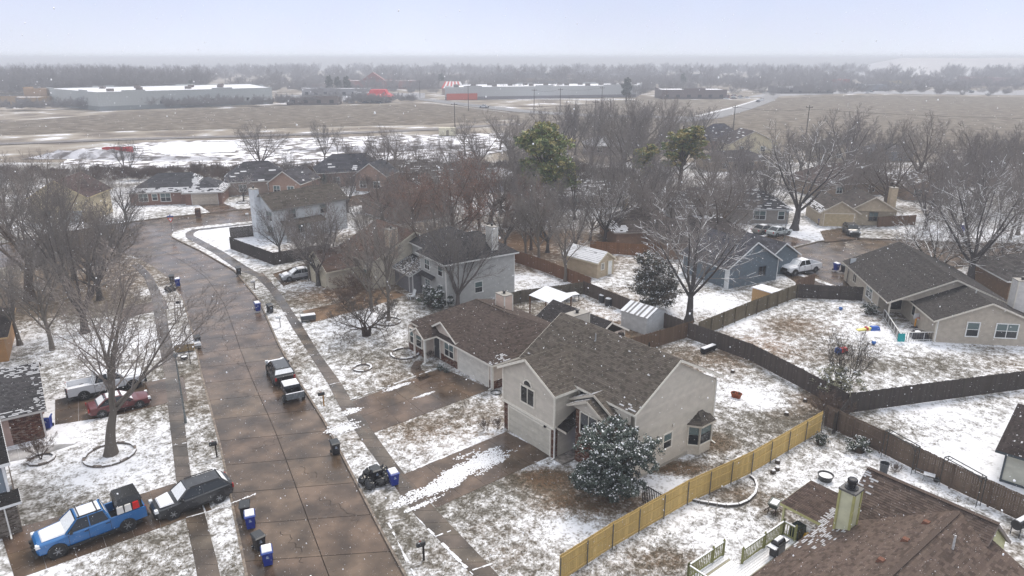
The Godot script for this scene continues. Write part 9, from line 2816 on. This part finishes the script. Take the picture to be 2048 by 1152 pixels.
	for i in 9: rm.box(-3.9 + i * 0.95, -3.78 + i * 0.95, 0.2, 2.2, 1.2, 1.3)
	part("skip", rm, M.paint, rc)
	var rs := MB.new()
	rs.k = C(40, 36, 34)
	rs.box(-3.6, 3.6, 0, 0.2, -0.8, 0.8)
	part("runner", rs, M.dull, rc)

func far_car(at: Vector3, turn: float, k: Color, label: String, group: String) -> void:
	var o := thing("distant_car", label, "car", at, turn, group)
	var b := MB.new()
	b.k = k
	hull(b, [[2.25, 0.7, 0.7, 0.3, 0.7], [1.2, 0.85, 0.9, 0.25, 0.9], [-1.3, 0.85, 0.9, 0.25, 0.98], [-2.25, 0.75, 0.75, 0.35, 0.9]])
	part("body", b, M.plastic, o)
	var c := MB.new()
	c.taper(-1.6, 1.0, 0.95, 1.5, -0.82, 0.82, 0.5, 0.14)
	part("window", c, M.glass, o)
	var s := MB.new()
	s.k = Color(0.75, 0.76, 0.79)
	s.box(-1.0, 0.45, 1.5, 1.56, -0.64, 0.64)
	part("roof_snow", s, M.snow, o)

func place_far_things() -> void:
	rng.seed = 131
	var ks := [C(40, 42, 46), C(190, 192, 196), C(120, 122, 126), C(90, 30, 32), C(60, 80, 84), C(150, 152, 150), C(30, 60, 80)]
	for i in 30: far_car(Vector3(205.0 + i * 9.6 + rr(-1, 1), 0.06, -604.0 - 16.0 * (i % 3) + rr(-2, 2)), PI / 2 + rr(-0.1, 0.1), ks[rng.randi() % 7], "one of the cars parked in rows behind the right field", "cars in the far car park")
	for i in 12: far_car(Vector3(150.0 + (i % 4) * 6.0, 0.06, -512.0 - 4.0 * i + rr(-1, 1)), 0.3, ks[rng.randi() % 7], "one of the cars parked beside the dark brown flat roofed building", "cars beside the dark building")
	for i in 8: far_car(Vector3(-112.0 + i * 4.5, 0.06, -470.0 - 6.0 * (i % 2)), 0.9, ks[rng.randi() % 7], "one of the cars parked near the red roofed restaurant", "cars near the restaurant")
	car("white_pickup_truck", "white pickup driving on the highway above the left field", V(Vector2(-16.32, -426.06), 0.16), 120.0, C(214, 216, 220), "pickup", {})
	far_car(V(Vector2(160.93, -479.25), 0.2), 0.9, C(40, 42, 44), "dark car leading at the bend of the highway", "cars on the highway")
	far_car(V(Vector2(169.19, -496.09), 0.2), 0.9, C(220, 222, 224), "white car behind the dark one at the bend of the highway", "cars on the highway")
	# utility poles: [foot, height, cross arm]
	var i := 0
	for p in [[Vector2(-23.94, -401.66), 14.0, "beside the highway left of the long store"], [Vector2(-22.83, -289.89), 11.0, "behind the cream site cabin"], [Vector2(33.04, -289.89), 12.0, "left leg of the frame in the middle trees"], [Vector2(40.14, -298.26), 12.0, "right of the frame in the middle trees"], [Vector2(11.26, -373.09), 13.0, "in front of the long store, left"], [Vector2(25.01, -379.85), 13.0, "in front of the long store, middle"], [Vector2(49.25, -401.66), 13.0, "in front of the long store, right"], [Vector2(88.52, -289.89), 10.0, "beside the cream gabled house"], [Vector2(111.68, -274.46), 11.0, "at the left of the large rounded tree"], [Vector2(-197.71, -533.51), 14.0, "at the right end of the warehouse"], [Vector2(-393.98, -926.03), 14.0, "beyond the warehouse roof"], [Vector2(-237.06, -761.97), 14.0, "left of the pointed gable front"], [Vector2(-66.87, -533.51), 12.0, "right of the red roofed restaurant"]]:
		var o := thing("utility_pole", "wooden utility pole %s" % p[2], "utility pole", V(p[0]), rr(-0.3, 0.3), "utility poles")
		var m := MB.new()
		m.k = C(86, 78, 74)
		m.lathe(Vector3.ZERO, [Vector2(0.2, 0), Vector2(0.13, p[1]), Vector2(0, p[1])], 7)
		part("pole", m, M.wood, o)
		var c := MB.new()
		c.k = C(86, 78, 74)
		c.box(-1.2, 1.2, p[1] - 0.9, p[1] - 0.7, -0.08, 0.08)
		for x in [-1.1, 0.0, 1.1]: c.box(x - 0.08, x + 0.08, p[1] - 0.7, p[1] - 0.4, -0.08, 0.08)
		part("crossarm", c, M.wood, o)
		i += 1
	# power lines strung between poles
	for w in [[Vector2(11.26, -373.09), Vector2(25.01, -379.85), 12.4, "in front of the left half of the long store"], [Vector2(25.01, -379.85), Vector2(49.25, -401.66), 12.4, "in front of the right half of the long store"], [Vector2(33.04, -289.89), Vector2(40.14, -298.26), 11.4, "across the frame in the middle trees"], [Vector2(88.52, -289.89), Vector2(111.68, -274.46), 9.4, "from the cream gabled house to the rounded tree"], [Vector2(-22.83, -289.89), Vector2(33.04, -289.89), 10.4, "from the site cabin to the middle trees"], [Vector2(111.68, -274.46), Vector2(187.13, -228.48), 9.6, "over the right field from the rounded tree"]]:
		var o := thing("power_line", "thin pair of power wires %s" % w[3], "cable", V(w[0]))
		var m := MB.new()
		m.k = C(44, 44, 46)
		for s in [-1.0, 1.0]:
			var pts := PackedVector3Array(); var rd := PackedFloat32Array()
			for j in 13:
				var f := j / 12.0
				pts.append(V(w[0].lerp(w[1], f), w[2] - 4.0 * 0.9 * f * (1.0 - f)) - o.position + Vector3(0, 0, s))
				rd.append(0.022)
			m.tube(pts, rd, 3)
		part("wire", m, M.dull, o)
	# single evergreens standing out in the distance
	for p in [[Vector2(-146.79, -592.97), 15.0, "left of three dark evergreens in the distance"], [Vector2(-139.93, -592.97), 14.0, "middle of three dark evergreens in the distance"], [Vector2(-130.88, -584.84), 14.5, "right of three dark evergreens in the distance"], [Vector2(-68.05, -711.41), 14.0, "dark evergreen left of the striped roof"], [Vector2(75.42, -484.74), 16.0, "dark evergreen at the right end of the long store"], [Vector2(164.57, -711.41), 14.0, "tall evergreen in the haze right of the long store"], [Vector2(-300.19, -609.93), 17.0, "evergreen behind the warehouse roof"], [Vector2(-250.82, -576.92), 12.0, "evergreen behind the right part of the warehouse"]]:
		plant("far_pine", "evergreen_tree", p[2], p[0], p[1], rr(0, 6), "", 1.1)
	# far woods: masses nobody could count
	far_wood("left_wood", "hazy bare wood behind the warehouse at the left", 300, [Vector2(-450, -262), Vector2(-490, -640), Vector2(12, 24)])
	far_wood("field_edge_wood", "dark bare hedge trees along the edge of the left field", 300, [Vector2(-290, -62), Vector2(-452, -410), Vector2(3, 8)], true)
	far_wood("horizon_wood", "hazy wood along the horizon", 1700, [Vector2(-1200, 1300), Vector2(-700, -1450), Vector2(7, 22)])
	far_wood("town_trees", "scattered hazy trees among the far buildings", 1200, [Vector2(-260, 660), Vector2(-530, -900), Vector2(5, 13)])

func far_wood(called: String, label: String, n: int, box: Array, low := false) -> void:
	rng.seed = n
	var mm := MultiMesh.new()
	mm.transform_format = MultiMesh.TRANSFORM_3D
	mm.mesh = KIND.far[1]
	mm.instance_count = n
	var tall: float = KIND.far[1].get_aabb().end.y
	for i in n:
		var f := rng.randf()
		var x: float = lerpf(box[0].x, box[0].y, f)
		var z: float = lerpf(box[1].x, box[1].y, pow(rng.randf(), 0.8))
		if low: z = lerpf(-402, -482, f) + rr(-6, 6) - (8.0 if x > -230 and x < -150 else 0.0) + (14.0 if x > -230 and x < -150 else 0.0)
		var s: float = rr(box[2].x, box[2].y) / tall
		mm.set_instance_transform(i, Transform3D(Basis(Vector3.UP, rr(0, TAU)).scaled(Vector3(s * 1.15, s, s * 1.15)), Vector3(x, 0, z)))
	var o := MultiMeshInstance3D.new()
	o.multimesh = mm
	o.name = called
	add_child(o)
	tag(o, label, "wood", "", "stuff")

func let_it_snow() -> void:
	rng.seed = 2025
	var f := MB.new()
	f.k = Color(0.9, 0.9, 0.92)
	f.ell(Vector3.ZERO, Vector3(1, 0.8, 0.9), 3, 5, 0.15, 2)
	var mm := MultiMesh.new()
	mm.transform_format = MultiMesh.TRANSFORM_3D
	mm.mesh = f.mesh(flat(Color(0.88, 0.88, 0.9), 0.8))
	var n := 80000
	mm.instance_count = n
	for i in n:
		var p := Vector3(rr(-20, 20), rr(9, 29.4), rr(-24, 4))
		if p.distance_to(Vector3(0, 28, 0)) < 3.2: p.y -= 12.0
		var s := 0.0028 + 0.006 * pow(rng.randf(), 6.0)
		mm.set_instance_transform(i, Transform3D(Basis.from_euler(Vector3(rr(0, 6), rr(0, 6), rr(0, 6))).scaled(Vector3(s, s * rr(1.0, 1.5), s)), p))
	var o := MultiMeshInstance3D.new()
	o.multimesh = mm
	o.name = "falling_snow"
	add_child(o)
	tag(o, "snowflakes falling through the air", "snow", "", "stuff")
